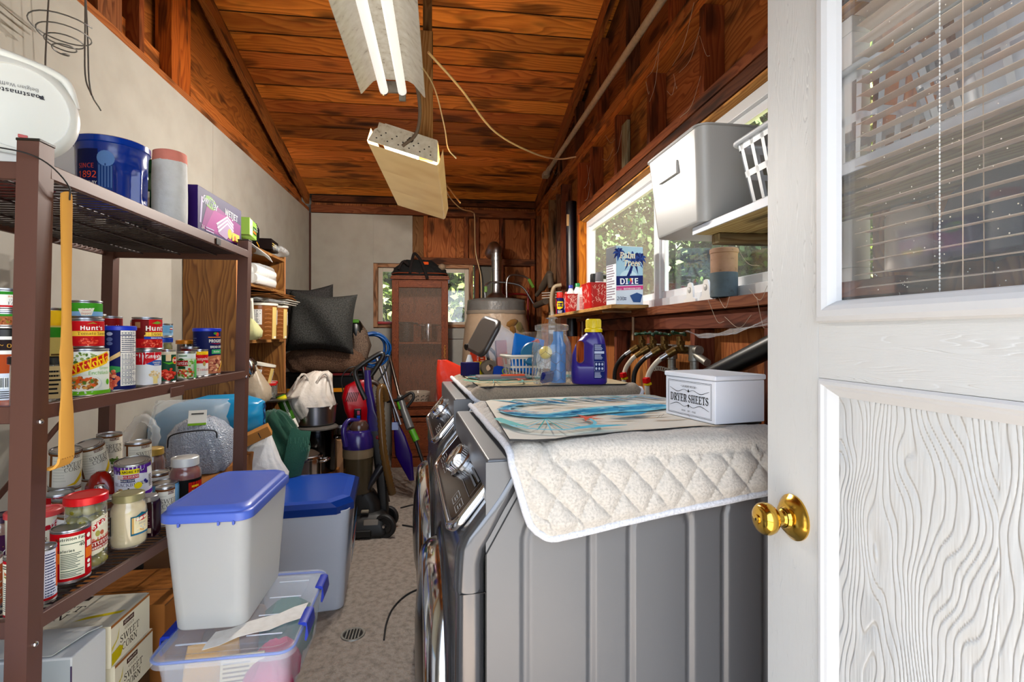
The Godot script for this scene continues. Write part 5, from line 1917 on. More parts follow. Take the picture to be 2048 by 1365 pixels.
func can(label: String, p: Vector3, r: float, h: float, paper: Color, ops: Array, group := "", turn := 0.0, tilt := Vector3.ZERO, lid := C(0, 0, 0, 0)) -> Node3D:
	var t := thing("food_can", label, "can", p, facing(p) + turn, group)
	if tilt != Vector3.ZERO:
		t.transform = Transform3D(Basis.from_euler(tilt) * Basis(Vector3.UP, facing(p) + turn), p)
	var s := 0.003
	var b := B.new()
	b.lathe([W(0, 0.003), W(r * 0.82, 0.003), W(r * 0.9, 0.0005), W(r, 0), W(r + 0.0006, 0.0025), W(r - 0.001, 0.0045), W(r - 0.0006, 0.006), W(r - 0.0006, h - 0.006), W(r - 0.001, h - 0.0045), W(r + 0.0006, h - 0.0025), W(r, h), W(r - 0.0016, h), W(r - 0.002, h - s), W(r * 0.86, h - s - 0.0005), W(r * 0.82, h - s + 0.001), W(r * 0.72, h - s), W(r * 0.68, h - s + 0.0009), W(r * 0.6, h - s), W(0, h - s)], 40, 30)
	obj("tin", b, "tin", t)
	var pr := Print.new()
	pr.radius = r
	pr.o = V(0, 0.006, 0)
	var lh := h - 0.012
	pr.rect(-PI * r, 0, PI * r, lh, paper)
	lay(pr, r, lh, ops)
	obj("label", pr, "print", t)
	if lid.a > 0.0:
		obj("lid", N(lid).lathe([W(r + 0.0012, h - 0.008), W(r + 0.0025, h - 0.007), W(r + 0.0025, h + 0.0015), W(r + 0.001, h + 0.003), W(r - 0.002, h + 0.0035), W(r - 0.004, h + 0.0015), W(0, h + 0.0015)], 40, 30), "plastic", t)
	return t

func jar(called: String, label: String, p: Vector3, r: float, h: float, fill: Color, lid: Color, lid_h: float, paper: Color, ops: Array, lab := W(0.15, 0.6), neck := 0.8, group := "", turn := 0.0, metal := true) -> Node3D:
	var t := thing(called, label, "jar", p, facing(p) + turn, group)
	var hb := h - lid_h
	var prof := func(k: float, d: float) -> Array:
		return [W(0, d), W(r * 0.8 * k, d), W(r * 0.95 * k, 0.004 + d), W(r * k, 0.012 + d), W(r * k, hb * 0.74), W(r * 0.985 * k, hb * 0.81), W(lerpf(r, r * neck, 0.5) * k, hb * 0.89), W(r * neck * k, hb * 0.95 - d), W(r * neck * k, hb - d)]
	obj("glass", B.new().lathe(prof.call(1.0, 0.0), 36, 50), "jar_glass", t)
	var c: Array = prof.call(0.955, 0.003)
	c.append(W(0, hb - 0.004))
	obj("contents", N(fill).lathe(c, 32, 50), "gloss", t)
	var lr := r * neck + 0.002
	obj("lid", N(lid).lathe([W(lr, hb - 0.002), W(lr + 0.0012, hb - 0.001), W(lr + 0.0012, h - 0.002), W(lr - 0.001, h), W(lr * 0.86, h), W(lr * 0.83, h - 0.0012), W(0, h - 0.0008)], 36, 30), "lid_metal" if metal else "plastic", t)
	if ops.size():
		var pr := Print.new()
		pr.radius = r + 0.0002
		pr.o = V(0, h * lab.x, 0)
		var lh := h * (lab.y - lab.x)
		if paper.a > 0.0:
			pr.rect(-1.5 * r, 0, 1.5 * r, lh, paper)
		lay(pr, r, lh, ops)
		obj("label", pr, "print", t)
	return t

func build_cans():
	var W := C(0.9, 0.89, 0.86)
	var K := C(0.1, 0.1, 0.1)
	var red := C(0.72, 0.07, 0.09)
	var deep := C(0.45, 0.06, 0.06)
	var yel := C(0.95, 0.76, 0.12)
	var green := C(0.16, 0.5, 0.12)
	var navy := C(0.06, 0.1, 0.32)
	var tom := [C(0.8, 0.18, 0.12), C(0.88, 0.3, 0.2), C(0.65, 0.1, 0.08), C(0.92, 0.45, 0.35)]
	var pasta := [C(0.85, 0.62, 0.3), C(0.75, 0.45, 0.2), C(0.93, 0.83, 0.62), C(0.55, 0.33, 0.15), C(0.85, 0.35, 0.15), C(0.35, 0.45, 0.15)]
	var meat := [C(0.55, 0.28, 0.15), C(0.7, 0.42, 0.22), C(0.4, 0.18, 0.1), C(0.75, 0.3, 0.18), C(0.5, 0.45, 0.15)]
	var gm := "tins and jars on the rack's middle shelf"
	var gl := "tins and jars on the rack's low shelf"
	var ym := 1.158
	var fajita := [["R", -PI, 0.8, PI, 1.0, green], ["R", -PI, 0, PI, 0.12, red], ["T", "CHICKEN", 0.35, 0.45, 0.11, K, "serif"], ["T", "FAJITA", 0.35, 0.25, 0.17, K, "serif"], ["T", "HARVEST", 0.3, 0.68, 0.1, C(0.8, 0.45, 0.1), "serifbold"], ["F", -0.75, 0.45, 0.35, 0.28, meat, 30]]
	jar("salsa_jar", "salsa jar with black lid left of the rack's near post, under two stacked cans", V(-0.845, ym, -1.115), 0.032, 0.152, C(0.68, 0.26, 0.05), C(0.06, 0.05, 0.05), 0.014, W, [["R", -1.5, 0.0, 1.5, 0.42, C(0.82, 0.84, 0.88)], ["B", -0.5, 0.18, 0.35, 0.36], ["L", -0.6, 0.02, 0.8, 0.15, 4, K], ["R", -1.5, 0.42, 1.5, 0.72, C(0.62, 0.25, 0.05)], ["R", -1.5, 0.72, 1.5, 1.0, W], ["R", -1.0, 0.78, 0.4, 0.95, C(0.13, 0.08, 0.06)], ["T", "~ o ~ o ~", -0.3, 0.86, 0.08, C(0.75, 0.55, 0.2), "serif"], ["T", "H", 0.75, 0.87, 0.1, red, "serifbold"]], W(0.1, 0.9), 0.92, gm)
	can("chili can with a nutrition panel, between the salsa jar and the topmost fajita can", V(-0.845, ym + 0.153, -1.115), 0.031, 0.033, C(0.6, 0.35, 0.2), [["R", -PI, 0.78, PI, 1.0, green], ["F", -0.3, 0.4, 0.7, 0.33, meat, 50], ["R", 0.5, 0.05, 1.3, 0.72, W], ["L", 0.55, 0.1, 1.2, 0.68, 5, K]], gm)
	can("short can with chicken fajita label on top of the stack left of the rack post", V(-0.845, ym + 0.187, -1.115), 0.0315, 0.042, W, fajita, gm)
	var sj := jar("seasoning_jar", "small clear seasoning jar with black cap in front of the salsa jar", V(-0.787, ym, -1.067), 0.0165, 0.1, C(0.45, 0.36, 0.26), C(0.05, 0.05, 0.05), 0.013, C(0, 0, 0, 0), [["L", -0.8, 0.35, 0.9, 0.95, 8, C(0.75, 0.72, 0.66)], ["R", -0.3, 0.24, 0.6, 0.3, K], ["B", -0.4, 0.02, 0.8, 0.18]], W(0.12, 0.85), 0.98, gm, 0.0, false)
	can("tub with blue lid at the back of the middle shelf, behind the salsa jar", V(-0.93, ym, -1.125), 0.036, 0.215, C(0.85, 0.2, 0.42), [["R", -PI, 0.1, PI, 0.3, W]], gm, 0.0, Vector3.ZERO, C(0.1, 0.25, 0.7))
	can("tall yellow tin almost hidden behind the hanging back scratcher", V(-0.88, ym, -1.27), 0.026, 0.2, C(0.82, 0.74, 0.42), [["R", -PI, 0.82, PI, 1.0, yel], ["R", -PI, 0.68, PI, 0.8, C(0.2, 0.55, 0.15)], ["L", 0.1, 0.05, 1.2, 0.5, 9, C(0.4, 0.3, 0.15)]], gm)
	jar("spice_jar", "dark spice jar between the rack post and the back scratcher", V(-0.80, ym, -1.165), 0.019, 0.095, C(0.3, 0.22, 0.12), C(0.08, 0.06, 0.05), 0.014, C(0.8, 0.7, 0.5), [["L", -0.6, 0.1, 0.8, 0.9, 6, K]], W(0.1, 0.8), 0.95, gm)
	can("wide enchilada sauce can with tilted red and yellow banner, in front by the scratcher", V(-0.805, ym, -1.275), 0.0385, 0.108, C(0.88, 0.89, 0.85), [["F", -0.6, 0.86, 1.2, 0.14, [C(0.3, 0.42, 0.16), C(0.55, 0.62, 0.35), C(0.85, 0.88, 0.8)], 70], ["P", [W(-1.35, 0.34), W(1.05, 0.72), W(1.2, 0.93), W(1.05, 1.0), W(-1.35, 0.58)], C(0.93, 0.72, 0.1)], ["P", [W(-1.35, 0.37), W(1.0, 0.75), W(1.12, 0.92), W(1.0, 0.965), W(-1.35, 0.56)], C(0.75, 0.1, 0.06)], ["T", "La Victoria", -0.1, 0.66, 0.17, yel, "serifbold", 0.36, 0.85], ["T", "Enchilada", 0.62, 0.5, 0.075, C(0.45, 0.68, 0.3), "sans"], ["T", "Green", 0.85, 0.61, 0.06, C(0.45, 0.68, 0.3), "sans"], ["R", -PI, 0, PI, 0.09, C(0.4, 0.68, 0.12)], ["O", -0.2, 0.25, 0.92, 0.22, C(0.8, 0.82, 0.8)], ["O", -0.2, 0.27, 0.85, 0.19, W], ["F", -0.2, 0.28, 0.75, 0.16, pasta, 90, 3], ["O", -0.35, 0.33, 0.09, 0.05, C(0.85, 0.32, 0.1)], ["O", 0.98, 0.28, 0.1, 0.07, C(0.35, 0.65, 0.1)]], gm, -0.05)
	can("red tomato sauce can with yellow band standing on the wide enchilada can", V(-0.808, ym + 0.1085, -1.277), 0.0315, 0.068, red, [["R", -PI, 0.4, PI, 0.6, C(0.93, 0.75, 0.25)], ["T", "Hunt's", 0.32, 0.72, 0.17, C(0.95, 0.93, 0.92), "bold", 0.0, 1.1], ["T", "Tomato Sauce", 0.45, 0.5, 0.11, C(0.2, 0.15, 0.1), "serif", 0.0, 1.1], ["P", [W(0.0, 0.88), W(0.35, 0.95), W(0.65, 0.88), W(0.35, 0.91)], C(0.5, 0.65, 0.25)], ["F", 0.1, 0.18, 0.6, 0.17, tom, 60], ["O", 0.1, 0.12, 0.5, 0.05, C(0.85, 0.3, 0.2)]], gm)
	can("short green can with a cream badge resting above the tomato sauce can", V(-0.83, ym + 0.177, -1.31), 0.03, 0.042, C(0.25, 0.58, 0.14), [["R", -PI, 0, PI, 0.35, C(0.5, 0.68, 0.85)], ["P", [W(-0.5, 0.55), W(0.5, 0.62), W(0.32, 0.05), W(-0.3, 0.02)], C(0.93, 0.9, 0.84)], ["T", "Desert", 0.0, 0.43, 0.13, C(0.75, 0.3, 0.2), "serif", 0.06], ["T", "Pepper", 0.0, 0.2, 0.13, C(0.75, 0.3, 0.2), "serif", 0.06]], gm)
	can("small yellow and red tin at the back right of the green can", V(-0.93, ym, -1.505), 0.022, 0.195, yel, [["R", -PI, 0.86, PI, 0.95, red], ["O", 0.2, 0.9, 0.5, 0.05, red]], gm)
	can("red tomato can peeping out above the navy bread crumb canister", V(-0.90, ym, -1.52), 0.024, 0.19, C(0.55, 0.08, 0.07), [["R", -PI, 0.76, PI, 0.81, C(0.93, 0.75, 0.25)], ["T", "Hunt's", 0.1, 0.87, 0.055, W, "bold"], ["R", 0.75, 0.5, 1.1, 1.0, deep]], gm)
	can("tall navy canister with blue lid, its back full of nutrition print", V(-0.80, ym, -1.378), 0.034, 0.158, navy, [["R", 0.1, 0.06, 1.35, 0.985, W], ["L", 0.16, 0.08, 1.3, 0.6, 22, C(0.3, 0.32, 0.42)], ["L", 0.16, 0.64, 1.3, 0.96, 10, C(0.2, 0.22, 0.35)], ["R", 0.1, 0.615, 1.35, 0.625, navy], ["R", 0.1, 0.9, 1.35, 0.91, navy], ["O", -0.55, 0.93, 0.2, 0.03, C(0.6, 0.65, 0.8)], ["O", -0.55, 0.84, 0.2, 0.035, C(0.35, 0.4, 0.6)], ["O", -0.55, 0.77, 0.2, 0.03, C(0.35, 0.4, 0.6)], ["P", [W(-0.9, 0.42), W(0.08, 0.56), W(0.08, 0.64), W(-0.9, 0.48)], C(0.85, 0.72, 0.5)], ["P", [W(-1.4, 0.32), W(-0.4, 0.4), W(0.08, 0.38), W(0.08, 0.3), W(-1.4, 0.2)], C(0.2, 0.55, 0.3)], ["F", -0.45, 0.17, 0.55, 0.17, [C(0.82, 0.4, 0.3), C(0.75, 0.3, 0.22), C(0.9, 0.6, 0.45)], 60]], gm, 0.0, Vector3.ZERO, C(0.08, 0.2, 0.75))
	can("white and red cream soup can beneath the tall diced tomato can", V(-0.80, ym, -1.5), 0.0315, 0.098, C(0.86, 0.87, 0.88), [["P", [W(-PI, 0.62), W(-0.2, 0.62), W(1.2, 0.86), W(PI, 0.8), W(PI, 1.0), W(-PI, 1.0)], C(0.75, 0.08, 0.12)], ["T", "Campbell's", 0.72, 0.87, 0.1, W, "serif", 0.0, 0.9, 0.3], ["P", [W(-0.1, 0.64), W(0.5, 0.75), W(1.4, 0.74), W(1.4, 0.58), W(0.5, 0.58)], C(0.12, 0.3, 0.62)], ["T", "CHICKEN", 0.75, 0.68, 0.045, W], ["T", "GRAVY", 0.75, 0.615, 0.045, W], ["F", 0.6, 0.3, 0.5, 0.17, [C(0.93, 0.85, 0.7), C(0.85, 0.72, 0.5), W], 40], ["R", 0.4, 0.02, 0.75, 0.25, C(0.95, 0.85, 0.55)]], gm)
	can("tall red diced tomato can standing on the white and red soup can", V(-0.80, ym + 0.0985, -1.5), 0.034, 0.088, red, [["R", -PI, 0.32, 0.1, 1.0, C(0.42, 0.05, 0.06)], ["T", "Hunt's", 0.75, 0.68, 0.17, W, "bold", 0.0, 1.1], ["R", -0.2, 0.4, PI, 0.55, C(0.93, 0.77, 0.3)], ["T", "Diced", 0.7, 0.475, 0.11, C(0.2, 0.13, 0.08), "serif"], ["R", -0.2, 0.3, PI, 0.39, C(0.1, 0.25, 0.65)], ["T", "Sweet Onion", 0.7, 0.345, 0.05, W], ["O", -0.35, 0.5, 0.25, 0.08, C(0.4, 0.1, 0.08)], ["R", -0.85, 0.7, -0.45, 0.9, C(0.6, 0.42, 0.28)], ["P", [W(0.3, 0.86), W(0.7, 0.94), W(1.1, 0.88), W(0.7, 0.83)], C(0.45, 0.6, 0.2)], ["F", 0.4, 0.15, 0.85, 0.15, tom, 70]], gm)
	can("slim yellow chili can squeezed behind the cream soup can", V(-0.845, ym, -1.575), 0.024, 0.105, yel, [["R", -PI, 0.8, PI, 1.0, W], ["R", -PI, 0.0, PI, 0.1, W], ["T", "MEDI", 0.1, 0.42, 0.08, red], ["R", -0.6, 0.3, 0.7, 0.36, red], ["T", "CHILI", 0.0, 0.2, 0.1, C(0.85, 0.4, 0.1)], ["L", -0.4, 0.85, 0.9, 0.98, 3, K]], gm)
	jar("pickle_jar", "pickle jar with blue lid holding up a pale blue tuna can", V(-0.872, ym, -1.715), 0.029, 0.13, C(0.42, 0.4, 0.06), C(0.05, 0.25, 0.7), 0.013, W, [["R", -1.4, 0.7, 1.4, 1.0, C(0.1, 0.2, 0.55)], ["R", -0.2, 0.72, 0.6, 0.97, C(0.85, 0.4, 0.15)], ["R", 0.7, 0.72, 1.1, 0.97, yel]], W(0.05, 0.45), 0.88, gm)
	can("pale blue tuna can on the lid of the pickle jar", V(-0.872, ym + 0.131, -1.715), 0.0285, 0.043, C(0.45, 0.68, 0.85), [["R", -PI, 0.0, PI, 0.25, C(0.6, 0.78, 0.9)], ["O", -0.5, 0.5, 0.4, 0.12, C(0.7, 0.85, 0.93), 0.2], ["R", 0.75, 0.55, 1.2, 0.85, C(0.85, 0.85, 0.85)], ["R", 0.75, 0.55, 1.2, 0.65, red], ["R", 0.75, 0.78, 1.2, 0.85, K], ["L", 0.7, 0.15, 1.2, 0.45, 3, C(0.4, 0.5, 0.6)]], gm)
	can("pale red can at the back of the middle shelf behind the tuna can", V(-0.98, ym, -1.80), 0.027, 0.185, C(0.85, 0.5, 0.45), [["R", 0.0, 0.5, 1.0, 1.0, red]], gm)
	can("green and red tomato can with a beige patch, right of the slim yellow can", V(-0.80, ym, -1.60), 0.0215, 0.096, C(0.1, 0.28, 0.2), [["R", -PI, 0.9, PI, 1.0, C(0.8, 0.78, 0.7)], ["R", -0.15, 0.68, 0.45, 0.9, C(0.85, 0.75, 0.6)], ["R", -1.2, 0.5, -0.65, 0.85, C(0.85, 0.75, 0.55)], ["P", [W(-0.6, 0.66), W(0.2, 0.62), W(1.4, 0.7), W(1.4, 0.64), W(0.2, 0.56)], C(0.3, 0.65, 0.15)], ["O", 1.0, 0.7, 0.4, 0.13, yel], ["O", 1.0, 0.7, 0.34, 0.11, red], ["T", "Del", 1.0, 0.7, 0.09, W], ["F", 0.1, 0.22, 1.1, 0.22, tom, 50], ["R", -1.3, 0.0, -0.75, 0.4, red], ["L", -1.2, 0.03, -0.8, 0.2, 3, W]], gm)
	jar("relish_jar", "dark jar with orange lid behind the vegetable can", V(-0.90, ym, -1.92), 0.0275, 0.12, C(0.16, 0.1, 0.03), C(0.82, 0.5, 0.08), 0.012, W, [], W(0.1, 0.5), 0.97, gm)
	can("vegetable can with a red name plate and green rim near the far end", V(-0.79, ym, -1.69), 0.0245, 0.087, C(0.75, 0.8, 0.7), [["R", -PI, 0.8, PI, 0.98, C(0.8, 0.83, 0.82)], ["L", -0.9, 0.86, 0.3, 0.96, 1, C(0.2, 0.4, 0.25)], ["O", -0.6, 0.62, 0.5, 0.2, C(0.15, 0.3, 0.1)], ["F", 0.3, 0.62, 0.8, 0.15, [C(0.4, 0.6, 0.2), C(0.6, 0.75, 0.35)], 30], ["F", 0.0, 0.2, 1.1, 0.22, [C(0.75, 0.2, 0.12), C(0.85, 0.6, 0.3), C(0.4, 0.5, 0.15), C(0.9, 0.85, 0.7)], 60], ["R", -1.2, 0.5, 0.15, 0.72, C(0.6, 0.1, 0.1)], ["T", "Cortina", -0.45, 0.61, 0.12, W, "serif"], ["R", -0.9, 0.38, -0.1, 0.48, C(0.1, 0.25, 0.12)], ["R", 0.85, 0.0, 1.3, 0.75, C(0.35, 0.68, 0.35)]], gm)
	can("dark red can just behind the vegetable can, lid showing", V(-0.845, ym, -1.835), 0.0265, 0.098, C(0.4, 0.05, 0.08), [["R", -PI, 0.85, PI, 0.92, C(0.8, 0.75, 0.7)]], gm)
	can("red and white tomato soup can with yellow top band, left of the bread crumb tin", V(-0.80, ym, -1.80), 0.0235, 0.09, W, [["R", -PI, 0.5, PI, 0.9, C(0.8, 0.08, 0.1)], ["R", -0.4, 0.86, 1.4, 1.0, yel], ["T", "Campbell's", 0.5, 0.68, 0.11, W, "serif", 0.0, 0.85, 0.3], ["O", 0.55, 0.48, 0.2, 0.1, C(0.75, 0.62, 0.35)], ["T", "Tomato", 0.55, 0.24, 0.11, red, "serif"], ["R", -1.2, 0.1, -0.55, 0.85, C(0.75, 0.12, 0.12)], ["L", -1.1, 0.15, -0.6, 0.8, 7, W]], gm)
	can("navy bread crumb canister with bright blue lid at the shelf's far end", V(-0.815, ym, -1.885), 0.041, 0.158, C(0.07, 0.1, 0.3), [["L", -1.3, 0.35, -0.8, 0.85, 10, C(0.3, 0.34, 0.5)], ["R", 0.1, 0.84, 1.4, 0.86, C(0.9, 0.5, 0.15)], ["O", 0.85, 0.92, 0.2, 0.045, C(0.8, 0.2, 0.12)], ["O", 0.65, 0.94, 0.15, 0.03, C(0.3, 0.55, 0.2)], ["T", "PROGRESSO", 0.95, 0.76, 0.075, W, "bold", 0.0, 0.8], ["P", [W(0.2, 0.71), W(0.8, 0.685), W(1.5, 0.71), W(0.8, 0.7)], red], ["T", "BREAD CRUMBS", 0.98, 0.62, 0.055, W, "bold", 0.0, 0.75], ["R", 0.35, 0.46, 1.5, 0.56, C(0.25, 0.65, 0.4)], ["T", "Italian", 0.8, 0.51, 0.04, W], ["P", [W(0.0, 0.4), W(0.7, 0.43), W(1.5, 0.42), W(1.5, 0.0), W(0.0, 0.0)], C(0.72, 0.45, 0.3)], ["F", 0.7, 0.2, 0.65, 0.2, [C(0.75, 0.45, 0.35), C(0.85, 0.6, 0.45), C(0.5, 0.22, 0.2), C(0.9, 0.75, 0.55)], 80], ["P", [W(0.75, 0.02), W(1.4, 0.2), W(1.4, 0.3)], C(0.9, 0.7, 0.25)]], gm, 0.0, Vector3.ZERO, C(0.06, 0.2, 0.75))
	var yl := 0.772
	can("red and cream can on the low shelf left of the rack post", V(-0.79, yl, -1.068), 0.0225, 0.115, C(0.66, 0.05, 0.12), [["R", -1.5, 0.04, -0.35, 0.95, C(0.88, 0.85, 0.74)], ["L", -1.3, 0.1, -0.45, 0.62, 14, C(0.35, 0.4, 0.42)], ["F", -0.85, 0.75, 0.35, 0.09, meat, 16], ["L", -1.3, 0.85, -0.5, 0.93, 2, K], ["B", -0.2, 0.82, 1.0, 0.97], ["L", -0.2, 0.08, 1.1, 0.78, 22, C(0.85, 0.5, 0.5)]], gl)
	can("white-labelled can mostly hidden by the post, beside the nutrition panel can", V(-0.788, yl, -1.118), 0.0225, 0.108, C(0.85, 0.86, 0.93), [["L", 0.2, 0.05, 1.2, 0.95, 16, C(0.25, 0.27, 0.45)], ["R", -PI, 0.0, PI, 0.05, red], ["R", 1.1, 0.2, 1.5, 1.0, C(0.85, 0.35, 0.1)]], gl)
	can("large red can with a cream nutrition panel in front on the low shelf", V(-0.80, yl, -1.215), 0.034, 0.112, C(0.7, 0.04, 0.06), [["R", -PI, 0.38, -0.55, 0.6, C(0.86, 0.42, 0.1)], ["R", -0.55, 0.06, 0.72, 0.93, C(0.88, 0.87, 0.78)], ["T", "Nutrition Facts", 0.08, 0.875, 0.06, C(0.1, 0.18, 0.12), "bold"], ["R", -0.5, 0.77, 0.65, 0.785, C(0.1, 0.3, 0.2)], ["T", "40", 0.55, 0.72, 0.07, C(0.1, 0.18, 0.12)], ["T", "Calories", -0.25, 0.63, 0.055, C(0.1, 0.18, 0.12)], ["L", -0.5, 0.25, 0.65, 0.58, 9, C(0.35, 0.4, 0.35)], ["R", -0.5, 0.2, 0.65, 0.215, C(0.1, 0.3, 0.2)], ["L", -0.5, 0.08, 0.65, 0.18, 3, C(0.35, 0.4, 0.35)], ["R", 0.85, 0.62, 1.2, 0.75, W], ["R", 0.76, 0.38, 1.4, 0.6, C(0.86, 0.42, 0.1)], ["O", 0.98, 0.86, 0.14, 0.05, W], ["R", 0.88, 0.16, 1.1, 0.23, W], ["O", 0.98, 0.3, 0.12, 0.04, W]], gl)
	frosting("frosting tub with pink-red lid just left of the rack post, barcode showing", V(-0.98, yl, -1.33), 0.0285, 0.115, false, gl)
	frosting("frosting tub with pink-red lid right of the rack post, curly lettering showing", V(-0.935, yl, -1.335), 0.032, 0.115, true, gl)
	jar("preserve_jar", "jar with purple lid at the left edge of the low shelf", V(-1.02, yl, -1.33), 0.025, 0.108, C(0.42, 0.2, 0.05), C(0.17, 0.07, 0.2), 0.014, C(0.22, 0.08, 0.2), [["P", [W(0.0, 0.5), W(1.2, 0.95), W(1.2, 0.5)], yel], ["O", 0.6, 0.2, 0.6, 0.25, W]], W(0.1, 0.6), 0.9, gl)
	can("orange-labelled can at the low shelf's left edge behind the red and cream can", V(-0.875, yl, -1.10), 0.026, 0.1, C(0.72, 0.36, 0.2), [["R", -PI, 0.88, PI, 1.0, W], ["L", 0.0, 0.1, 1.2, 0.8, 10, C(0.85, 0.8, 0.7)]], gl)
	jar("spice_jar", "little brown spice jar between the purple-lidded jar and the orange can", V(-0.875, yl + 0.101, -1.10), 0.02, 0.055, C(0.4, 0.26, 0.12), C(0.1, 0.08, 0.08), 0.014, W, [], W(0.1, 0.5), 0.9, gl)
	olive_jar("big jar of green olives with bright red lid", V(-0.805, yl, -1.27), 0.038, 0.165, gl)
	cream_jar("jar of white pasta sauce with gold lid and teal-bordered label", V(-0.79, yl - 0.006, -1.40), 0.0385, 0.133, gl)
	corn_can("white sweet corn can leaning at the back beside the post, leftmost of three corn cans", V(-1.09, 0.862, -1.63), 0.037, 0.108, "SWEET\nCORN", 0.25, V(0.1, 0, -0.1), gl)
	corn_can("white sweet corn can tipped towards the room, second from the post", V(-1.07, 0.862, -1.735), 0.037, 0.108, "SWEET\nCORN", 0.3, V(0.28, 0, 0.03), gl)
	corn_can("white green beans can at the back against the rear post", V(-1.15, 0.84, -1.93), 0.036, 0.115, "GREEN\nBEANS", 0.1, Vector3.ZERO, gl)
	corn_can("white sweet corn can between the green beans can and a gold-lidded jar", V(-1.02, 0.834, -1.86), 0.037, 0.105, "SWEET\nCORN", 0.3, Vector3.ZERO, gl)
	corn_can("white sweet corn can at the front beside the blue-lidded bin", V(-0.80, 0.748, -1.59), 0.0235, 0.112, "SWEET\nCORN", 0.35, Vector3.ZERO, gl)
	jar("sauce_jar", "red sauce jar with gold lid at the back of the low shelf", V(-1.05, 0.745, -2.0), 0.038, 0.14, C(0.32, 0.05, 0.02), C(0.68, 0.55, 0.25), 0.022, W, [], W(0.1, 0.5), 0.86, gl)
	jar("sauce_jar", "red sauce jar with white lid beside the blue-lidded bin", V(-0.845, 0.745, -1.80), 0.046, 0.15, C(0.45, 0.06, 0.02), C(0.85, 0.85, 0.84), 0.026, C(0.08, 0.08, 0.08), [["R", 0.2, 0.15, 1.4, 0.85, C(0.75, 0.12, 0.08)], ["L", 0.4, 0.3, 1.2, 0.75, 2, yel]], W(0.12, 0.55), 0.8, gl)
	can("purple and white pie filling can with yellow flash, perched on other cans", V(-0.90, 0.828, -1.62), 0.044, 0.105, C(0.88, 0.87, 0.9), [["P", [W(-PI, 0.7), W(0.2, 0.8), W(0.9, 0.72), W(PI, 0.8), W(PI, 1.0), W(-PI, 1.0)], C(0.36, 0.16, 0.55)], ["R", -PI, 0.0, PI, 0.13, C(0.36, 0.14, 0.6)], ["R", -0.6, 0.78, 0.45, 0.93, C(0.95, 0.85, 0.1)], ["T", "10% MORE FRUIT", -0.08, 0.85, 0.075, K, "bold"], ["R", -0.45, 0.64, 0.42, 0.76, C(0.75, 0.1, 0.12)], ["T", "WILDERNESS", 0.05, 0.7, 0.065, W, "serifbold", 0.0, 0.9], ["R", -0.8, 0.62, -0.48, 0.75, C(0.85, 0.75, 0.7)], ["R", -0.6, 0.53, 0.2, 0.63, C(0.1, 0.13, 0.35)], ["T", "MORE FRUIT", -0.2, 0.58, 0.05, W], ["T", "BLACKBERRY", -0.1, 0.45, 0.1, C(0.2, 0.1, 0.3), "serif"], ["F", -0.35, 0.24, 0.6, 0.12, [C(0.82, 0.65, 0.4), C(0.6, 0.4, 0.2), C(0.15, 0.1, 0.15)], 40], ["O", 0.35, 0.4, 0.22, 0.1, C(0.95, 0.85, 0.1)], ["O", 0.75, 0.5, 0.09, 0.05, C(0.25, 0.2, 0.5)], ["O", 0.85, 0.44, 0.09, 0.05, C(0.2, 0.17, 0.42)], ["L", 1.0, 0.25, 1.4, 0.65, 8, K], ["R", 0.9, 0.68, 1.3, 0.9, W]], gl, -0.1, V(0.12, 0.0, -0.03))
	grape_jar("square jar of purple jelly with grey lid between two front jars", V(-0.80, 0.75, -1.505), gl)
	can("tomato can with blue and green label beside the white-lidded sauce jar", V(-0.875, 0.752, -1.74), 0.036, 0.08, C(0.4, 0.65, 0.85), [["F", -0.2, 0.5, 0.9, 0.45, [C(0.85, 0.3, 0.1), C(0.35, 0.6, 0.15), C(0.9, 0.5, 0.15)], 30], ["R", 0.7, 0.1, 1.5, 0.9, C(0.5, 0.72, 0.9)]], gl)
	can("dark-lidded red can right beside the rack post", V(-1.03, yl, -1.52), 0.032, 0.1, red, [["O", 0.6, 0.4, 0.5, 0.3, C(0.25, 0.6, 0.85)], ["O", 0.5, 0.35, 0.25, 0.22, yel]], gl)
	var plain := [["R", -PI, 0.94, PI, 1.0, C(0.45, 0.28, 0.16)], ["L", -0.5, 0.1, 0.8, 0.85, 6, C(0.5, 0.5, 0.48)]]
	can("dented tin behind the olive jar lid, nearer of a pair", V(-0.90, yl, -1.37), 0.036, 0.105, W, plain, gl, 0.0, V(0.1, 0, -0.12))
	can("tin behind the olive jar lid, farther of a pair", V(-0.99, yl, -1.50), 0.037, 0.095, W, plain, gl)
	can("brown-banded can with pale lid between olive jar and white sauce jar", V(-0.88, yl, -1.45), 0.031, 0.1, C(0.38, 0.25, 0.2), plain, gl)
	can("short can under the purple pie filling can, front one", V(-0.915, 0.765, -1.60), 0.036, 0.062, W, plain, gl)
	can("stacked can with rusty rim behind the white-lidded sauce jar", V(-0.945, 0.75, -1.83), 0.034, 0.09, W, plain, gl)
	can("can under the stacked pair of corn cans, near the post", V(-1.09, yl, -1.63), 0.037, 0.088, W, plain, gl)
	can("can under the tipped corn can", V(-1.07, yl, -1.735), 0.037, 0.088, W, plain, gl)
	can("can under the green beans can", V(-1.15, yl - 0.022, -1.93), 0.037, 0.088, W, plain, gl)
	can("can under the corn can beside the gold-lidded jar", V(-1.02, yl - 0.022, -1.86), 0.037, 0.083, W, plain, gl)
	var t := thing("candy_bag", "red plastic bag with foil twist stuffed between the cans", "bag", V(-0.975, 0.775, -1.60))
	var rings := []
	for e in [[0.0, 0.028], [0.05, 0.04], [0.09, 0.036], [0.12, 0.022], [0.13, 0.01]]:
		var q := []
		for i in 18:
			var a := TAU * i / 18
			var k: float = e[1] * (1.0 + 0.12 * sin(a * 5.0 + e[0] * 60.0))
			q.append(V(cos(a) * k, e[0], sin(a) * k * 0.8))
		rings.append(q)
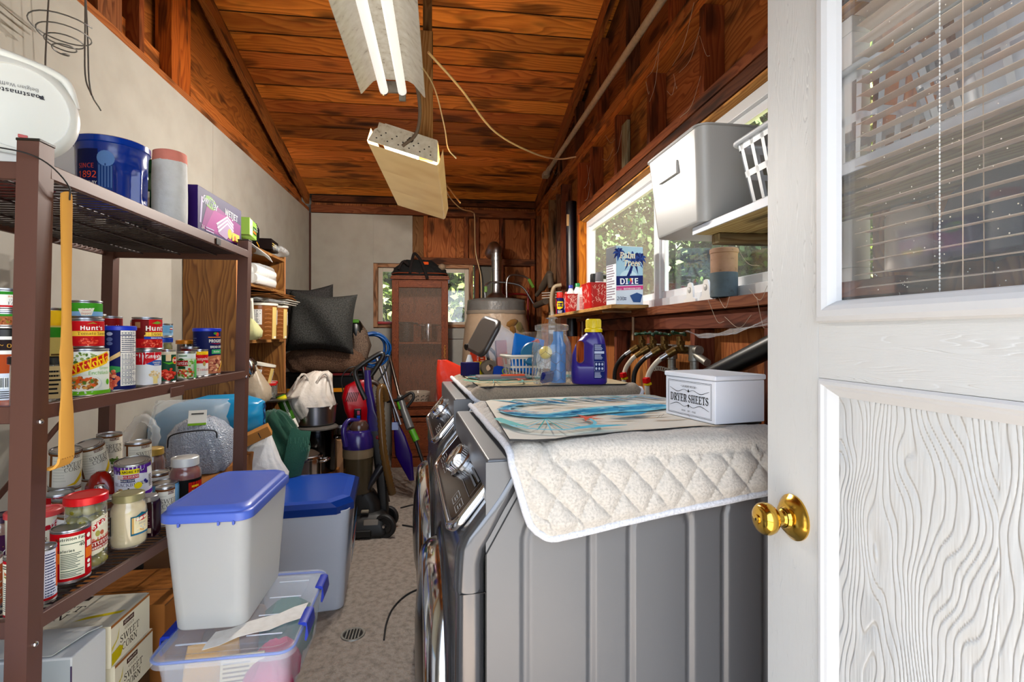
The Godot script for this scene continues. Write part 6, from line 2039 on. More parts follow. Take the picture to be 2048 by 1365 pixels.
	obj("wrapper", N(C(0.55, 0.06, 0.04)).loft(rings), "gloss", t)
	var foil := B.new()
	foil.xf(rot(V(0.022, 0.045, 0.026), 0.2, 0.3, 0.1))
	foil.lathe([W(0.0, 0), W(0.016, 0.004), W(0.013, 0.02), W(0.018, 0.04), W(0.012, 0.058), W(0, 0.06)], 9, 5)
	obj("foil_twist", foil, "chrome", t)

func corn_can(label: String, p: Vector3, r: float, h: float, words: String, turn: float, tilt: Vector3, group: String):
	var W := C(0.86, 0.84, 0.78)
	var br := C(0.42, 0.25, 0.13)
	var ops := [["R", -PI, 0.94, PI, 1.0, br], ["R", -1.05, 0.0, -0.8, 1.0, br], ["R", 0.22, 0.85, 1.0, 0.93, C(0.35, 0.1, 0.13)], ["T", "KIRKLAND", 0.6, 0.89, 0.05, W], ["L", -0.7, 0.15, 0.1, 0.85, 8, C(0.8, 0.78, 0.72)]]
	var w := words.split("\n")
	ops.append(["T", w[0], 0.55, 0.66, 0.12, C(0.38, 0.36, 0.33), "serif"])
	ops.append(["T", w[1], 0.55, 0.52, 0.12, C(0.38, 0.36, 0.33), "serif"])
	if w[0] == "SWEET":
		ops.append(["P", [W(0.1, 0.03), W(0.6, 0.1), W(1.3, 0.42), W(1.3, 0.2), W(0.7, 0.02)], C(0.83, 0.68, 0.1)])
	else:
		ops.append(["F", 0.6, 0.16, 0.6, 0.14, [C(0.3, 0.42, 0.15), C(0.4, 0.52, 0.22)], 40])
	can(label, p, r, h, W, ops, group, turn - 0.3, tilt)

func frosting(label: String, p: Vector3, r: float, h: float, front: bool, group: String):
	var t := thing("frosting_tub", label, "tub", p, facing(p), group)
	var b := N(C(0.88, 0.84, 0.74))
	b.lathe([W(0, 0), W(r * 0.9, 0), W(r * 0.93, 0.004), W(r, h - 0.012)], 36)
	obj("tub", b, "print", t)
	obj("lid", N(C(0.85, 0.28, 0.28)).lathe([W(r + 0.001, h - 0.014), W(r + 0.003, h - 0.013), W(r + 0.003, h - 0.002), W(r + 0.001, h), W(r * 0.85, h), W(r * 0.82, h - 0.0025), W(r * 0.5, h - 0.0025), W(r * 0.48, h - 0.001), W(r * 0.4, h - 0.001), W(0, h - 0.0025)], 36, 25), "plastic", t)
	var pr := Print.new()
	pr.radius = r * 0.94
	pr.cone = 0.06 * r / h
	var lh := h - 0.016
	var K := C(0.1, 0.1, 0.1)
	if front:
		lay(pr, r, lh, [["P", [W(-1.5, 0.78), W(0.4, 0.84), W(0.7, 0.95), W(1.4, 0.98), W(1.4, 0.75), W(0.7, 0.74), W(0.3, 0.72), W(-1.5, 0.66)], C(0.68, 0.06, 0.14)], ["T", "Betty", 0.8, 0.9, 0.08, C(0.95, 0.9, 0.9), "serif", 0.1, 1.0, 0.3], ["T", "Crocker", 0.85, 0.81, 0.07, C(0.95, 0.9, 0.9), "serif", 0.1, 1.0, 0.3], ["T", "Rich & Creamy", 0.35, 0.5, 0.12, C(0.35, 0.22, 0.12), "serif", 0.05, 0.8, 0.3], ["R", 0.8, 0.3, 1.2, 0.48, C(0.35, 0.65, 0.8)], ["P", [W(-0.8, 0.28), W(0.2, 0.2), W(1.2, 0.26), W(1.2, 0.1), W(-0.8, 0.05)], C(0.93, 0.9, 0.8)]])
	else:
		lay(pr, r, lh, [["L", -0.9, 0.72, 0.8, 0.95, 4, C(0.5, 0.45, 0.4)], ["O", -0.35, 0.52, 0.22, 0.11, C(0.7, 0.08, 0.12)], ["R", 0.1, 0.42, 0.6, 0.62, K], ["O", 0.35, 0.52, 0.14, 0.05, C(0.88, 0.84, 0.74)], ["B", -0.75, 0.1, 0.55, 0.38]])
	obj("print", pr, "print", t)

func olive_jar(label: String, p: Vector3, r: float, h: float, group: String):
	var t := jar("olive_jar", label, p, r, h, C(0.3, 0.27, 0.05), C(0.82, 0.08, 0.1), 0.016, C(0, 0, 0, 0), [], W(0.1, 0.5), 0.98, group)
	t.get_node("contents").free()
	var q := RandomNumberGenerator.new()
	q.seed = 12
	for k in 6:
		for i in 8:
			var a := TAU * (i + 0.5 * (k % 2)) / 8.0 + 0.2
			var b := N(C(0.42, 0.38, 0.07) * q.randf_range(0.85, 1.25))
			b.xf(rot(V(cos(a) * (r - 0.0135), 0.014 + k * 0.0238, sin(a) * (r - 0.0135)), q.randf_range(-0.4, 0.4), q.randf() * 3.0, q.randf_range(-0.4, 0.4)))
			b.ball(Vector3.ZERO, V(0.0155, 0.0115, 0.0118), 14)
			obj("olive", b, "gloss", t)
	var pr := Print.new()
	pr.radius = r + 0.0003
	pr.o = V(0, 0.042, 0)
	lay(pr, r, 0.075, [["P", [W(-1.5, 0.1), W(-1.5, 0.62), W(-0.3, 0.66), W(0.25, 0.9), W(0.8, 1.0), W(1.5, 1.0), W(1.5, 0.0), W(0.3, -0.12), W(-0.4, 0.0)], C(0.83, 0.81, 0.72)], ["P", [W(0.25, 0.66), W(0.5, 0.86), W(1.1, 0.94), W(1.25, 0.8), W(0.7, 0.76), W(0.35, 0.58)], C(0.68, 0.08, 0.1)], ["T", "STAR", 0.75, 0.78, 0.15, C(0.92, 0.9, 0.85), "serifbold", 0.25], ["O", 0.55, 0.5, 0.13, 0.09, C(0.62, 0.6, 0.3)], ["O", 0.8, 0.5, 0.12, 0.07, C(0.7, 0.35, 0.25)], ["P", [W(0.25, 0.02), W(0.25, 0.3), W(1.5, 0.36), W(1.5, 0.08)], C(0.55, 0.14, 0.12)], ["T", "& JALAP", 0.8, 0.34, 0.1, C(0.75, 0.25, 0.2), "serifbold", 0.1], ["T", "STUFFED", 0.8, 0.22, 0.1, C(0.92, 0.9, 0.85), "serifbold", 0.1], ["T", "GREEN OLIVES", 0.8, 0.1, 0.06, C(0.92, 0.9, 0.85), "bold", 0.1], ["L", -1.4, 0.15, -0.5, 0.55, 5, C(0.6, 0.56, 0.45)]])
	obj("label", pr, "print", t)

func cream_jar(label: String, p: Vector3, r: float, h: float, group: String):
	var t := jar("sauce_jar", label, p, r, h, C(0.78, 0.71, 0.56), C(0.55, 0.52, 0.36), 0.017, C(0, 0, 0, 0), [["P", [W(0.1, 0.05), W(0.1, 0.85), W(0.4, 0.85), W(0.75, 0.98), W(1.1, 0.9), W(1.5, 0.95), W(1.5, 0.05)], C(0.1, 0.35, 0.42)], ["P", [W(0.16, 0.13), W(0.16, 0.8), W(0.5, 0.8), W(1.45, 0.87), W(1.45, 0.13)], C(0.87, 0.82, 0.66)], ["R", 0.16, 0.13, 0.28, 0.8, C(0.78, 0.62, 0.36)], ["O", 0.85, 0.73, 0.48, 0.1, C(0.72, 0.09, 0.1), 0.15], ["T", "BERTOLLI", 0.85, 0.73, 0.1, C(0.95, 0.92, 0.88), "serifbold", 0.15, 0.85], ["T", "Alfredo", 0.8, 0.52, 0.07, C(0.45, 0.4, 0.5), "serif"], ["F", 0.8, 0.3, 0.4, 0.12, [C(0.85, 0.6, 0.2), C(0.92, 0.85, 0.7), C(0.6, 0.7, 0.8)], 22], ["R", 0.3, 0.06, 1.3, 0.12, C(0.15, 0.4, 0.55)], ["R", -1.2, 0.1, -1.05, 0.9, C(0.12, 0.12, 0.14)]], W(0.22, 0.66), 0.8, group)

func grape_jar(label: String, p: Vector3, group: String):
	var t := thing("jelly_jar", label, "jar", p, facing(p) - 0.4, group)
	var w := 0.05
	var rings := []
	for e in [[0.0, 0.9], [0.006, 1.0], [0.085, 1.0], [0.095, 0.92]]:
		rings.append(ring(w * e[1], w * 0.9 * e[1], 0.01, e[0], 4))
	obj("jar", N(C(0.13, 0.03, 0.07)).loft(rings), "gloss", t)
	obj("lid", N(C(0.5, 0.48, 0.47)).lathe([W(0.022, 0.094), W(0.0235, 0.096), W(0.0235, 0.108), W(0.021, 0.11), W(0, 0.109)], 28), "lid_metal", t)
	var pr := Print.new()
	pr.o = V(0, 0.0, 0.0226)
	pr.rect(-0.014, 0.012, 0.018, 0.074, C(0.2, 0.06, 0.12))
	pr.lines(-0.012, 0.03, 0.016, 0.072, 9, C(0.5, 0.4, 0.42))
	pr.rect(0.0, 0.013, 0.016, 0.026, C(0.75, 0.7, 0.6))
	obj("label", pr, "print", t)


func build_top_shelf():
	var g := "things on the rack's top shelf"
	var t := thing("waffle_maker", "round white waffle maker standing on edge on the rack's top shelf", "waffle maker", V(-0.86, 1.645, -1.15), 0, g)
	t.transform.basis = Basis(Vector3.UP, 0.72).scaled(Vector3.ONE * 0.8)
	var tr := Transform3D(Basis(Vector3.RIGHT, PI / 2 + 0.06), V(0, 0.135, 0))
	var w := C(0.86, 0.86, 0.85)
	obj("shell", N(w).xf(tr).lathe([W(0, -0.045), W(0.09, -0.045), W(0.118, -0.03), W(0.126, -0.008), W(0.127, 0), W(0.122, 0.004), W(0.127, 0.008), W(0.124, 0.022), W(0.112, 0.034), W(0.102, 0.037), W(0.1, 0.034), W(0.098, 0.034), W(0.06, 0.037), W(0, 0.038)], 56, 40), "plastic", t)
	obj("handle", N(w).tube(curve([V(-0.1, 0.27, 0.02), V(0.0, 0.255, 0.03), V(0.07, 0.245, 0.025), V(0.1, 0.225, 0.02), V(0.115, 0.17, 0.015)], 5), 0.011, 8), "plastic", t)
	obj("foot", N(w * 0.95).box(V(0.0, -0.012, 0.0), V(0.1, 0.055, 0.07), 0.008), "plastic", t)
	var p := Print.new()
	p.o = tr * V(0, 0.0375, 0)
	p.uy = -tr.basis.z
	p.lift = 0.0012
	p.text("Toastmaster", 0.005, 0.035, 0.0105, C(0.25, 0.25, 0.27), "bold", PI + 0.05, 1.1)
	p.text("Belgian Waffler", 0.0, 0.05, 0.008, C(0.5, 0.5, 0.52), "sans", PI + 0.05, 1.1)
	p.rect(0.042, 0.032, 0.05, 0.04, C(0.25, 0.25, 0.27))
	obj("lettering", p, "print", t)
	obj("indicator", N(C(0.7, 0.05, 0.05)).xf(tr).box(V(0.012, 0.037, 0.07), V(0.018, 0.004, 0.008), 0.001), "gloss", t)
	t = thing("coffee_tub", "big blue plastic coffee tub with moulded grip on the rack's top shelf", "tub", V(-0.868, 1.613, -1.47), facing(V(-0.868, 0, -1.47)), g)
	var rings := []
	for i in 15:
		var y := 0.172 * i / 14.0
		var q := []
		for k in 60:
			var a := TAU * k / 60
			var r := 0.0735 + 0.004 * y / 0.17
			if i == 0:
				r -= 0.004
			if y > 0.15:
				r += 0.003
			if y > 0.158 and y < 0.164:
				r -= 0.003
			var da := wrapf(a - 1.15, -PI, PI)
			var dip := (1.0 - smoothstep(0.3, 0.42, absf(da))) * smoothstep(0.008, 0.02, y) * (1.0 - smoothstep(0.105, 0.13, y))
			r -= 0.017 * dip - 0.0012 * dip * sin(y * 260.0)
			var e := wrapf(a - 0.35, -PI, PI)
			r -= 0.012 * (1.0 - smoothstep(0.12, 0.22, absf(e))) * smoothstep(0.03, 0.05, y) * (1.0 - smoothstep(0.1, 0.12, y))
			q.append(V(cos(a) * r, y, sin(a) * r))
		rings.append(q)
	obj("tub", N(C(0.02, 0.17, 0.55)).loft(rings), "gloss", t)
	obj("lid", N(C(0.03, 0.2, 0.6)).lathe([W(0.079, 0.168), W(0.083, 0.17), W(0.083, 0.184), W(0.078, 0.187), W(0, 0.185)], 48), "gloss", t)
	p = Print.new()
	p.radius = 0.0762
	p.lift = 0.0015
	p.rect(-0.085, 0.02, -0.03, 0.15, C(0.05, 0.1, 0.3))
	p.text("SINCE", -0.058, 0.107, 0.011, C(0.8, 0.28, 0.2))
	p.text("1892", -0.055, 0.085, 0.016, C(0.85, 0.3, 0.15))
	p.text("GOOD BY", -0.052, 0.065, 0.007, C(0.9, 0.9, 0.92))
	p.oval(-0.014, 0.128, 0.018, 0.02, C(0.35, 0.5, 0.75))
	p.rect(-0.03, 0.05, 0.0, 0.115, C(0.1, 0.22, 0.48))
	for k in 5:
		p.rect(-0.028 + 0.006 * k, 0.055, -0.0255 + 0.006 * k, 0.11, C(0.3, 0.42, 0.65))
	obj("label", p, "print", t)
	t = thing("green_tub", "dark green tub half hidden behind the blue coffee tub", "tub", V(-0.995, 1.613, -1.79), 0.4, g)
	obj("tub", N(C(0.02, 0.2, 0.09)).lathe([W(0, 0), W(0.066, 0), W(0.07, 0.01), W(0.074, 0.2), W(0.08, 0.205), W(0.08, 0.24), W(0.074, 0.245), W(0, 0.243)], 40), "gloss", t)
	p = Print.new()
	p.radius = 0.073
	p.lift = 0.001
	p.oval(0.015, 0.13, 0.03, 0.022, C(0.45, 0.05, 0.08))
	p.text("Co", 0.01, 0.13, 0.026, C(0.9, 0.88, 0.85), "serifbold")
	p.rect(0.03, 0.06, 0.05, 0.14, C(0.85, 0.85, 0.82))
	obj("label", p, "print", t)
	t = thing("paper_towel_roll", "white paper towel roll with pink band standing on the rack's top shelf", "paper roll", V(-0.81, 1.613, -1.635), 0, g)
	obj("roll", N(C(0.83, 0.84, 0.85)).loft(sack([[0, 0.086, 0.086], [0.004, 0.09, 0.09], [0.05, 0.09, 0.092], [0.1, 0.091, 0.09], [0.15, 0.089, 0.09], [0.196, 0.088, 0.088]], 3, 0.03, 30, 0.0)), "cloth", t)
	obj("band", N(C(0.85, 0.52, 0.47)).lathe([W(0.044, 0.194), W(0.0445, 0.196), W(0.043, 0.224), W(0.036, 0.227), W(0.02, 0.222), W(0, 0.222)], 32), "cloth", t)
	t = thing("mop_pad_box", "purple and magenta mop pad carton at the end of the rack's top shelf", "box", V(-0.818, 1.613, -1.875), 0.0, g)
	var pu := C(0.16, 0.05, 0.34)
	obj("carton", N(pu).box(V(0, 0.077, 0), V(0.11, 0.154, 0.345), 0.0015), "print", t)
	p = Print.new()
	p.o = V(0.0551, 0, 0)
	p.ux = V(0, 0, -1)
	p.face([W(-0.15, 0.025), W(-0.10, 0.125), W(0.165, 0.095), W(0.15, 0.02)], C(0.55, 0.1, 0.5))
	p.face([W(-0.12, 0.03), W(-0.06, 0.1), W(0.08, 0.1), W(0.12, 0.03)], C(0.68, 0.18, 0.58))
	p.face([W(-0.16, 0.04), W(-0.15, 0.125), W(-0.138, 0.125), W(-0.15, 0.04)], C(0.75, 0.7, 0.85))
	p.oval(-0.085, 0.118, 0.045, 0.02, C(0.45, 0.65, 0.15), -0.1)
	p.text("Swiffer", -0.085, 0.117, 0.027, C(0.93, 0.93, 0.96), "bold", -0.06, 0.85, 0.25)
	p.text("Swiffer", -0.085, 0.117, 0.024, C(0.12, 0.14, 0.42), "bold", -0.06, 0.85, 0.25)
	p.text("WETJET", 0.08, 0.115, 0.023, C(0.93, 0.92, 0.95), "bold", -0.04, 1.0)
	for k in 6:
		p.face([W(-0.045 + 0.003 * k, 0.06 - 0.006 * k), W(0.045, 0.105 - 0.006 * k), W(0.1, 0.085 - 0.006 * k), W(0.02 + 0.003 * k, 0.035 - 0.003 * k)], C(0.9, 0.88, 0.93) if k % 2 == 0 else C(0.72, 0.6, 0.76))
	p.oval(0.065, 0.045, 0.018, 0.018, C(0.85, 0.8, 0.2))
	p.rect(0.085, 0.025, 0.15, 0.055, C(0.9, 0.85, 0.25))
	p.oval(0.11, 0.035, 0.011, 0.012, C(0.85, 0.45, 0.2))
	p.text("24", -0.14, 0.028, 0.012, C(0.9, 0.9, 0.92))
	p.lines(-0.12, 0.018, -0.04, 0.036, 2, C(0.75, 0.7, 0.85))
	var e := Print.new()
	e.o = V(0, 0, 0.1726)
	e.oval(0.0, 0.1, 0.02, 0.045, C(0.45, 0.65, 0.15))
	e.text("Swiffer", 0.0, 0.1, 0.024, C(0.9, 0.9, 0.95), "bold", -PI / 2, 0.85, 0.25)
	obj("front_print", p, "print", t)
	obj("end_print", e, "print", t)
	tag(obj("red_bag", N(C(0.62, 0.05, 0.06)).xf(rot(V(-0.97, 1.613, -1.2), 0, 0, 0)).loft(sack([[0, 0.16, 0.22], [0.02, 0.18, 0.24], [0.05, 0.1, 0.15]], 2, 0.2)), "gloss"), "red packet on the wire deck behind the waffle maker", "packet", g)
	for k in 2:
		tag(obj("paper_plate", N(C(0.85, 0.84, 0.82)).xf(rot(V(-1.08 + 0.02 * k, 1.614, -1.5 - 0.28 * k), 0, 0, 0)).lathe([W(0, 0), W(0.085, 0), W(0.11, 0.016), W(0.112, 0.018), W(0.086, 0.005), W(0, 0.004)], 32), "card"), ["white plate on the wire deck seen from beneath, behind the blue tub", "white plate on the wire deck seen from beneath, behind the purple carton"][k], "plate", g)
	tag(obj("dark_tray", N(C(0.12, 0.11, 0.11)).box(V(-1.03, 1.628, -1.32), V(0.12, 0.026, 0.05)), "plastic"), "dark tray lying on the wire deck behind the blue coffee tub", "tray", g)
	t = thing("white_card", "white card with a black edge standing against the wall behind the blue tub", "card", V(-1.12, 1.613, -1.72), 0.6, g)
	obj("card", N(C(0.82, 0.82, 0.82)).xf(rot(V(0, 0.14, 0), -0.15, 0, -0.25)).box(Vector3.ZERO, V(0.14, 0.28, 0.01), 0.001), "card", t)
	obj("edge", N(C(0.08, 0.08, 0.08)).xf(rot(V(-0.03, 0.15, -0.02), -0.15, 0, -0.2)).box(Vector3.ZERO, V(0.15, 0.28, 0.008), 0.001), "card", t)
	t = thing("wire_basket", "chrome wire stand with spiral baskets hanging high on the left wall", "wire basket", V(-1.29, 2.14, -1.92))
	var b := B.new()
	for k in 2:
		var pts := []
		for i in 100:
			var f := i / 99.0
			var a := f * TAU * 4.2
			var r := 0.09 * (1.0 - f) + 0.012
			pts.append(V(cos(a) * r * 0.9, 0.21 + 0.2 * k - 0.1 * f, sin(a) * r))
		b.tube(pts, 0.0022, 6)
	for e2 in [[0.02, 0.09], [0.02, -0.09], [0.07, 0.0]]:
		b.tube(curve([V(e2[0], 0.6, e2[1] * 0.7), V(e2[0], 0.25, e2[1]), V(e2[0], 0.05, e2[1] * 1.15), V(e2[0] + 0.02, -0.02, e2[1] * 1.45)], 5), 0.0025, 6)
	obj("wire_frame", b, "grey_wire", t)
	obj("wall_hook", B.new().tube([V(-0.108, 0.6, 0), V(0.02, 0.6, 0), V(0.07, 0.61, 0)], 0.004, 6), "chrome", t)


func build_heap():
	var g := "clutter heaped between the bookcase and the vacuum cleaner"
	for e in [[-1.155, -2.50, 0.44, 0.78, 0.715, "big brown carton under the bubble wrap, mostly hidden"], [-1.08, -3.20, 0.0, 0.0, 0.0, ""], [-0.86, -3.28, 0.3, 0.2, 0.3, "brown carton the lidded stockpot stands on"], [-0.86, -3.56, 0.3, 0.28, 0.385, "brown carton under the black pot"], [-0.60, -1.55, 0.18, 0.3, 0.335, "small carton holding up the low clear bin"]]:
		if e[2] > 0.0:
			var c := thing("support_carton", e[5], "carton", V(e[0], 0, e[1]))
			obj("carton", N(C(0.55, 0.36, 0.2)).box(V(0, e[4] * 0.5, 0), V(e[2], e[4], e[3])), "card", c)
			obj("tape", N(C(0.5, 0.36, 0.2)).box(V(0, e[4] + 0.0004, 0), V(0.05, 0.0008, e[3] - 0.004), 0), "gloss", c)
	var t := thing("bubble_wrap_parcel", "bundle in clear bubble wrap with a white and green tag, behind the cans", "parcel", V(-1.035, 0.716, -2.34), 0.2, g)
	var rings := sack([[0, 0.2, 0.2], [0.03, 0.24, 0.22], [0.1, 0.245, 0.22], [0.16, 0.23, 0.2], [0.2, 0.17, 0.15, 0.0], [0.225, 0.09, 0.09, 0.0]], 21, 0.12, 44)
	obj("wrap", N(C(0.74, 0.77, 0.82)).loft(rings), "bubble", t)
	obj("tag", N(C(0.88, 0.88, 0.86)).xf(rot(V(0.0, 0.235, 0.06), -0.5, 0.1, 0)).box(Vector3.ZERO, V(0.066, 0.06, 0.002), 0.0005).paint(C(0.45, 0.65, 0.15)).box(V(0, -0.032, 0.0), V(0.066, 0.01, 0.003), 0.0005).paint(C(0.3, 0.3, 0.3)).box(V(0, 0.014, 0.001), V(0.045, 0.006, 0.002), 0.0), "print", t)
	obj("wire_handle", N(C(0.1, 0.1, 0.12)).tube(curve([V(-0.1, 0.12, 0.09), V(-0.085, 0.17, 0.1), V(0.0, 0.185, 0.105), V(0.07, 0.18, 0.1), V(0.08, 0.15, 0.1)], 5), 0.003, 6), "plastic", t)
	t = thing("inflatable_cushion", "sky blue inflated vinyl cushion behind the bubble wrap", "cushion", V(-1.16, 0.716, -2.70), 0.05, g)
	var q := []
	for e in [[-0.27, 0.05, 0.04], [-0.25, 0.15, 0.12], [-0.15, 0.26, 0.2], [0.0, 0.29, 0.22], [0.15, 0.25, 0.2], [0.24, 0.18, 0.12], [0.262, 0.15, 0.01]]:
		var rg := []
		for i in 28:
			var a := TAU * i / 28
			rg.append(V(e[0], 0.14 + 0.03 * sin(e[0] * 6.0) + sin(a) * e[1] * 0.48, cos(a) * e[2] * 0.5 * (1.0 + 0.06 * sin(a * 9.0))))
		q.append(rg)
	obj("vinyl", N(C(0.12, 0.52, 0.72)).loft(q), "gloss", t)
	var sm := []
	for i in 11:
		sm.append(V(0.262 + 0.006 * sin(i * 2.2), 0.235 - 0.018 * i, 0.012))
	obj("seam", N(C(0.05, 0.2, 0.38)).tube(sm, 0.004, 6), "plastic", t)
	tag(obj("clear_bag", B.new().xf(rot(V(-1.2, 0.718, -2.64), 0, 0.1, 0)).loft(sack([[0, 0.3, 0.2], [0.05, 0.36, 0.26], [0.15, 0.35, 0.26], [0.24, 0.32, 0.18], [0.262, 0.3, 0.03]], 31, 0.1, 36)), "film"), "clear film bag round the sky blue inflated cushion", "bag", g)
	tag(obj("plastic_loop", N(C(0.68, 0.62, 0.52)).tube(curve([V(-1.34, 0.73, -2.3), V(-1.31, 0.86, -2.3), V(-1.25, 0.95, -2.3), V(-1.19, 0.9, -2.29), V(-1.2, 0.82, -2.28), V(-1.24, 0.74, -2.28)], 5), [0.02, 0.016, 0.02, 0.014, 0.018, 0.014, 0.02, 0.016, 0.012, 0.018, 0.014, 0.02, 0.016, 0.018, 0.012, 0.018, 0.014, 0.02, 0.016, 0.018, 0.012, 0.018, 0.014, 0.02, 0.016, 0.018], 7), "film"), "twisted cloudy plastic bag handle against the wall below the middle shelf", "bag handle", g)
	var sc := thing("support_carton", "tall carton under the white bag and green towel", "carton", V(-1.02, 0, -3.0))
	obj("carton", N(C(0.5, 0.33, 0.19)).box(V(0, 0.29, 0), V(0.24, 0.58, 0.24)), "card", sc)
	obj("tape", N(C(0.5, 0.36, 0.2)).box(V(0, 0.5804, 0), V(0.05, 0.0008, 0.23), 0), "gloss", sc)
	tag(obj("white_bag", N(C(0.87, 0.87, 0.87)).xf(rot(V(-0.915, 0.53, -2.72), 0, 0.2, 0)).loft(sack([[0, 0.22, 0.14], [0.06, 0.23, 0.15], [0.14, 0.18, 0.13, -0.01], [0.21, 0.11, 0.08, 0.0], [0.25, 0.05, 0.04, 0.02]], 41, 0.14, 40)), "bag"), "glossy white plastic bag behind the tall translucent bin", "bag", g)
	t = thing("cardboard_piece", "torn piece of cardboard leaning above the glossy white bag", "cardboard", V(-0.94, 0.79, -2.62), 0.0, g)
	t.rotation = V(0.1, 0.3, 0.42)
	obj("board", N(C(0.66, 0.45, 0.24)).box(Vector3.ZERO, V(0.2, 0.05, 0.07)), "card", t)
	obj("staple", N(C(0.1, 0.1, 0.1)).box(V(0.05, 0.0, 0.036), V(0.004, 0.03, 0.002), 0.0005), "matte", t)
	t = thing("green_towel", "frayed dark green towel bunched beside the bookcase", "towel", V(-0.95, 0.585, -3.0), 0.2, g)
	obj("folds", N(C(0.06, 0.27, 0.2)).loft(sack([[0, 0.24, 0.2, 0.05], [0.06, 0.26, 0.2, 0.06], [0.13, 0.22, 0.18, 0.04], [0.2, 0.18, 0.15, 0.02], [0.26, 0.13, 0.12, 0.0], [0.285, 0.06, 0.06, 0.0]], 51, 0.3, 48)), "fuzz", t)
	obj("hanging_end", N(C(0.07, 0.3, 0.23)).sheet([[V(0.1, 0.2, 0.1), V(0.15, 0.18, 0.1), V(0.2, 0.17, 0.08)], [V(0.08, 0.1, 0.14), V(0.13, 0.08, 0.15), V(0.19, 0.1, 0.12)], [V(0.06, -0.02, 0.14), V(0.11, -0.03, 0.15), V(0.16, -0.02, 0.12)], [V(0.05, -0.06, 0.14), V(0.11, -0.06, 0.15), V(0.15, -0.06, 0.12)]], 0.008), "fuzz", t)
	var fr := N(C(0.25, 0.45, 0.38))
	for i in 34:
		var x := 0.1 + 0.003 * i
		fr.tube([V(x, 0.15 - 0.05 * absf(sin(i * 0.9)), 0.125), V(x + 0.004 * sin(i * 3.0), 0.12 - 0.05 * absf(sin(i * 0.9)), 0.14 + 0.006 * sin(i * 2.1))], 0.0009, 4)
	stuff(obj("fringe", fr, "cloth", t))
	pot("stockpot", "stainless stockpot with glass-topped lid beside the green towel", V(-0.858, 0.302, -3.27), 0.105, 0.262, "chrome", true, g)
	t = thing("black_pot", "black enamel pot with flat grey lid under the steel bowl", "pot", V(-0.84, 0.387, -3.54), 0, g)
	obj("pot", N(C(0.025, 0.025, 0.03)).lathe([W(0, 0), W(0.118, 0), W(0.125, 0.01), W(0.125, 0.27), W(0.132, 0.275), W(0.132, 0.285), W(0.126, 0.288)], 44), "gloss", t)
	obj("lid", N(C(0.3, 0.28, 0.26)).lathe([W(0.133, 0.284), W(0.133, 0.292), W(0.125, 0.298), W(0.08, 0.301), W(0, 0.301)], 44), "dirty", t)
	obj("handle", N(C(0.03, 0.03, 0.03)).tube([V(0.124, 0.22, 0.035), V(0.155, 0.222, 0.03), V(0.155, 0.222, -0.03), V(0.124, 0.22, -0.035)], 0.007, 7), "gloss", t)
	t = thing("steel_bowl", "wide stainless pan holding a white shopping bag", "pan", V(-0.865, 0.69, -3.58), 0, g)
	obj("pan", B.new().lathe([W(0, 0), W(0.12, 0), W(0.13, 0.01), W(0.138, 0.125), W(0.144, 0.128), W(0.143, 0.131), W(0.134, 0.126), W(0.127, 0.012), W(0, 0.006)], 44), "steel", t)
	t = thing("shopping_bag", "crumpled white shopping bag with handle holes, sitting in the steel pan", "bag", V(-0.885, 0.705, -3.56), 0.3, g)
	obj("bag", N(C(0.8, 0.76, 0.72)).loft(sack([[0, 0.18, 0.16], [0.05, 0.24, 0.2], [0.12, 0.31, 0.22], [0.19, 0.29, 0.2, -0.01], [0.26, 0.22, 0.14, 0.02], [0.32, 0.16, 0.07, 0.05], [0.34, 0.1, 0.02, 0.06]], 61, 0.2, 48)), "bag", t)
	for x in [-0.06, 0.07]:
		obj("handle", N(C(0.78, 0.74, 0.7)).tube(curve([V(x - 0.05, 0.23, 0.06), V(x - 0.03, 0.29, 0.07), V(x + 0.01, 0.33, 0.06), V(x + 0.045, 0.28, 0.05), V(x + 0.06, 0.2, 0.07)], 4), [0.004, 0.009, 0.006, 0.01, 0.006, 0.009, 0.005, 0.01, 0.006, 0.009, 0.006, 0.01, 0.005, 0.009, 0.006, 0.008, 0.004], 7), "bag", t)
	t = thing("green_canister", "slanting green and yellow canister with white lettering beside the steel pan", "canister", V(-0.95, 0.695, -3.40), 0.0, g)
	t.transform.basis = Basis(Vector3.BACK, 0.38) * Basis(Vector3.UP, 0.3)
	obj("canister", N(C(0.18, 0.36, 0.06)).lathe([W(0, 0), W(0.03, 0), W(0.031, 0.004), W(0.031, 0.22), W(0.026, 0.228), W(0, 0.228)], 24), "print", t)
	var p := Print.new()
	p.radius = 0.0312
	p.rect(-0.045, 0.0, 0.045, 0.06, C(0.85, 0.84, 0.8))
	p.text("ALL", 0.006, 0.043, 0.018, C(0.06, 0.06, 0.06))
	p.text("STEEL", 0.004, 0.017, 0.016, C(0.06, 0.06, 0.06))
	p.rect(-0.045, 0.19, 0.045, 0.22, C(0.75, 0.7, 0.1))
	p.text("PROFESSIONAL", 0.006, 0.13, 0.014, C(0.92, 0.92, 0.88), "bold", PI / 2, 0.8)
	obj("print", p, "print", t)
	t = thing("print_carton", "upright carton with black and red print between the pots and the vacuum", "carton", V(-0.71, 0, -3.67), 0.15, g)
	obj("carton", N(C(0.66, 0.5, 0.36)).box(V(0, 0.285, 0), V(0.12, 0.57, 0.12)), "card", t)
	p = Print.new()
	p.o = V(0.0601, 0, 0)
	p.ux = V(0, 0, -1)
	p.rect(-0.058, 0.3, 0.058, 0.56, C(0.68, 0.6, 0.5))
	p.food(0.0, 0.44, 0.055, 0.1, [C(0.1, 0.07, 0.07), C(0.4, 0.06, 0.06), C(0.12, 0.1, 0.1)], 30, 9, 0.25)
	obj("print", p, "print", t)
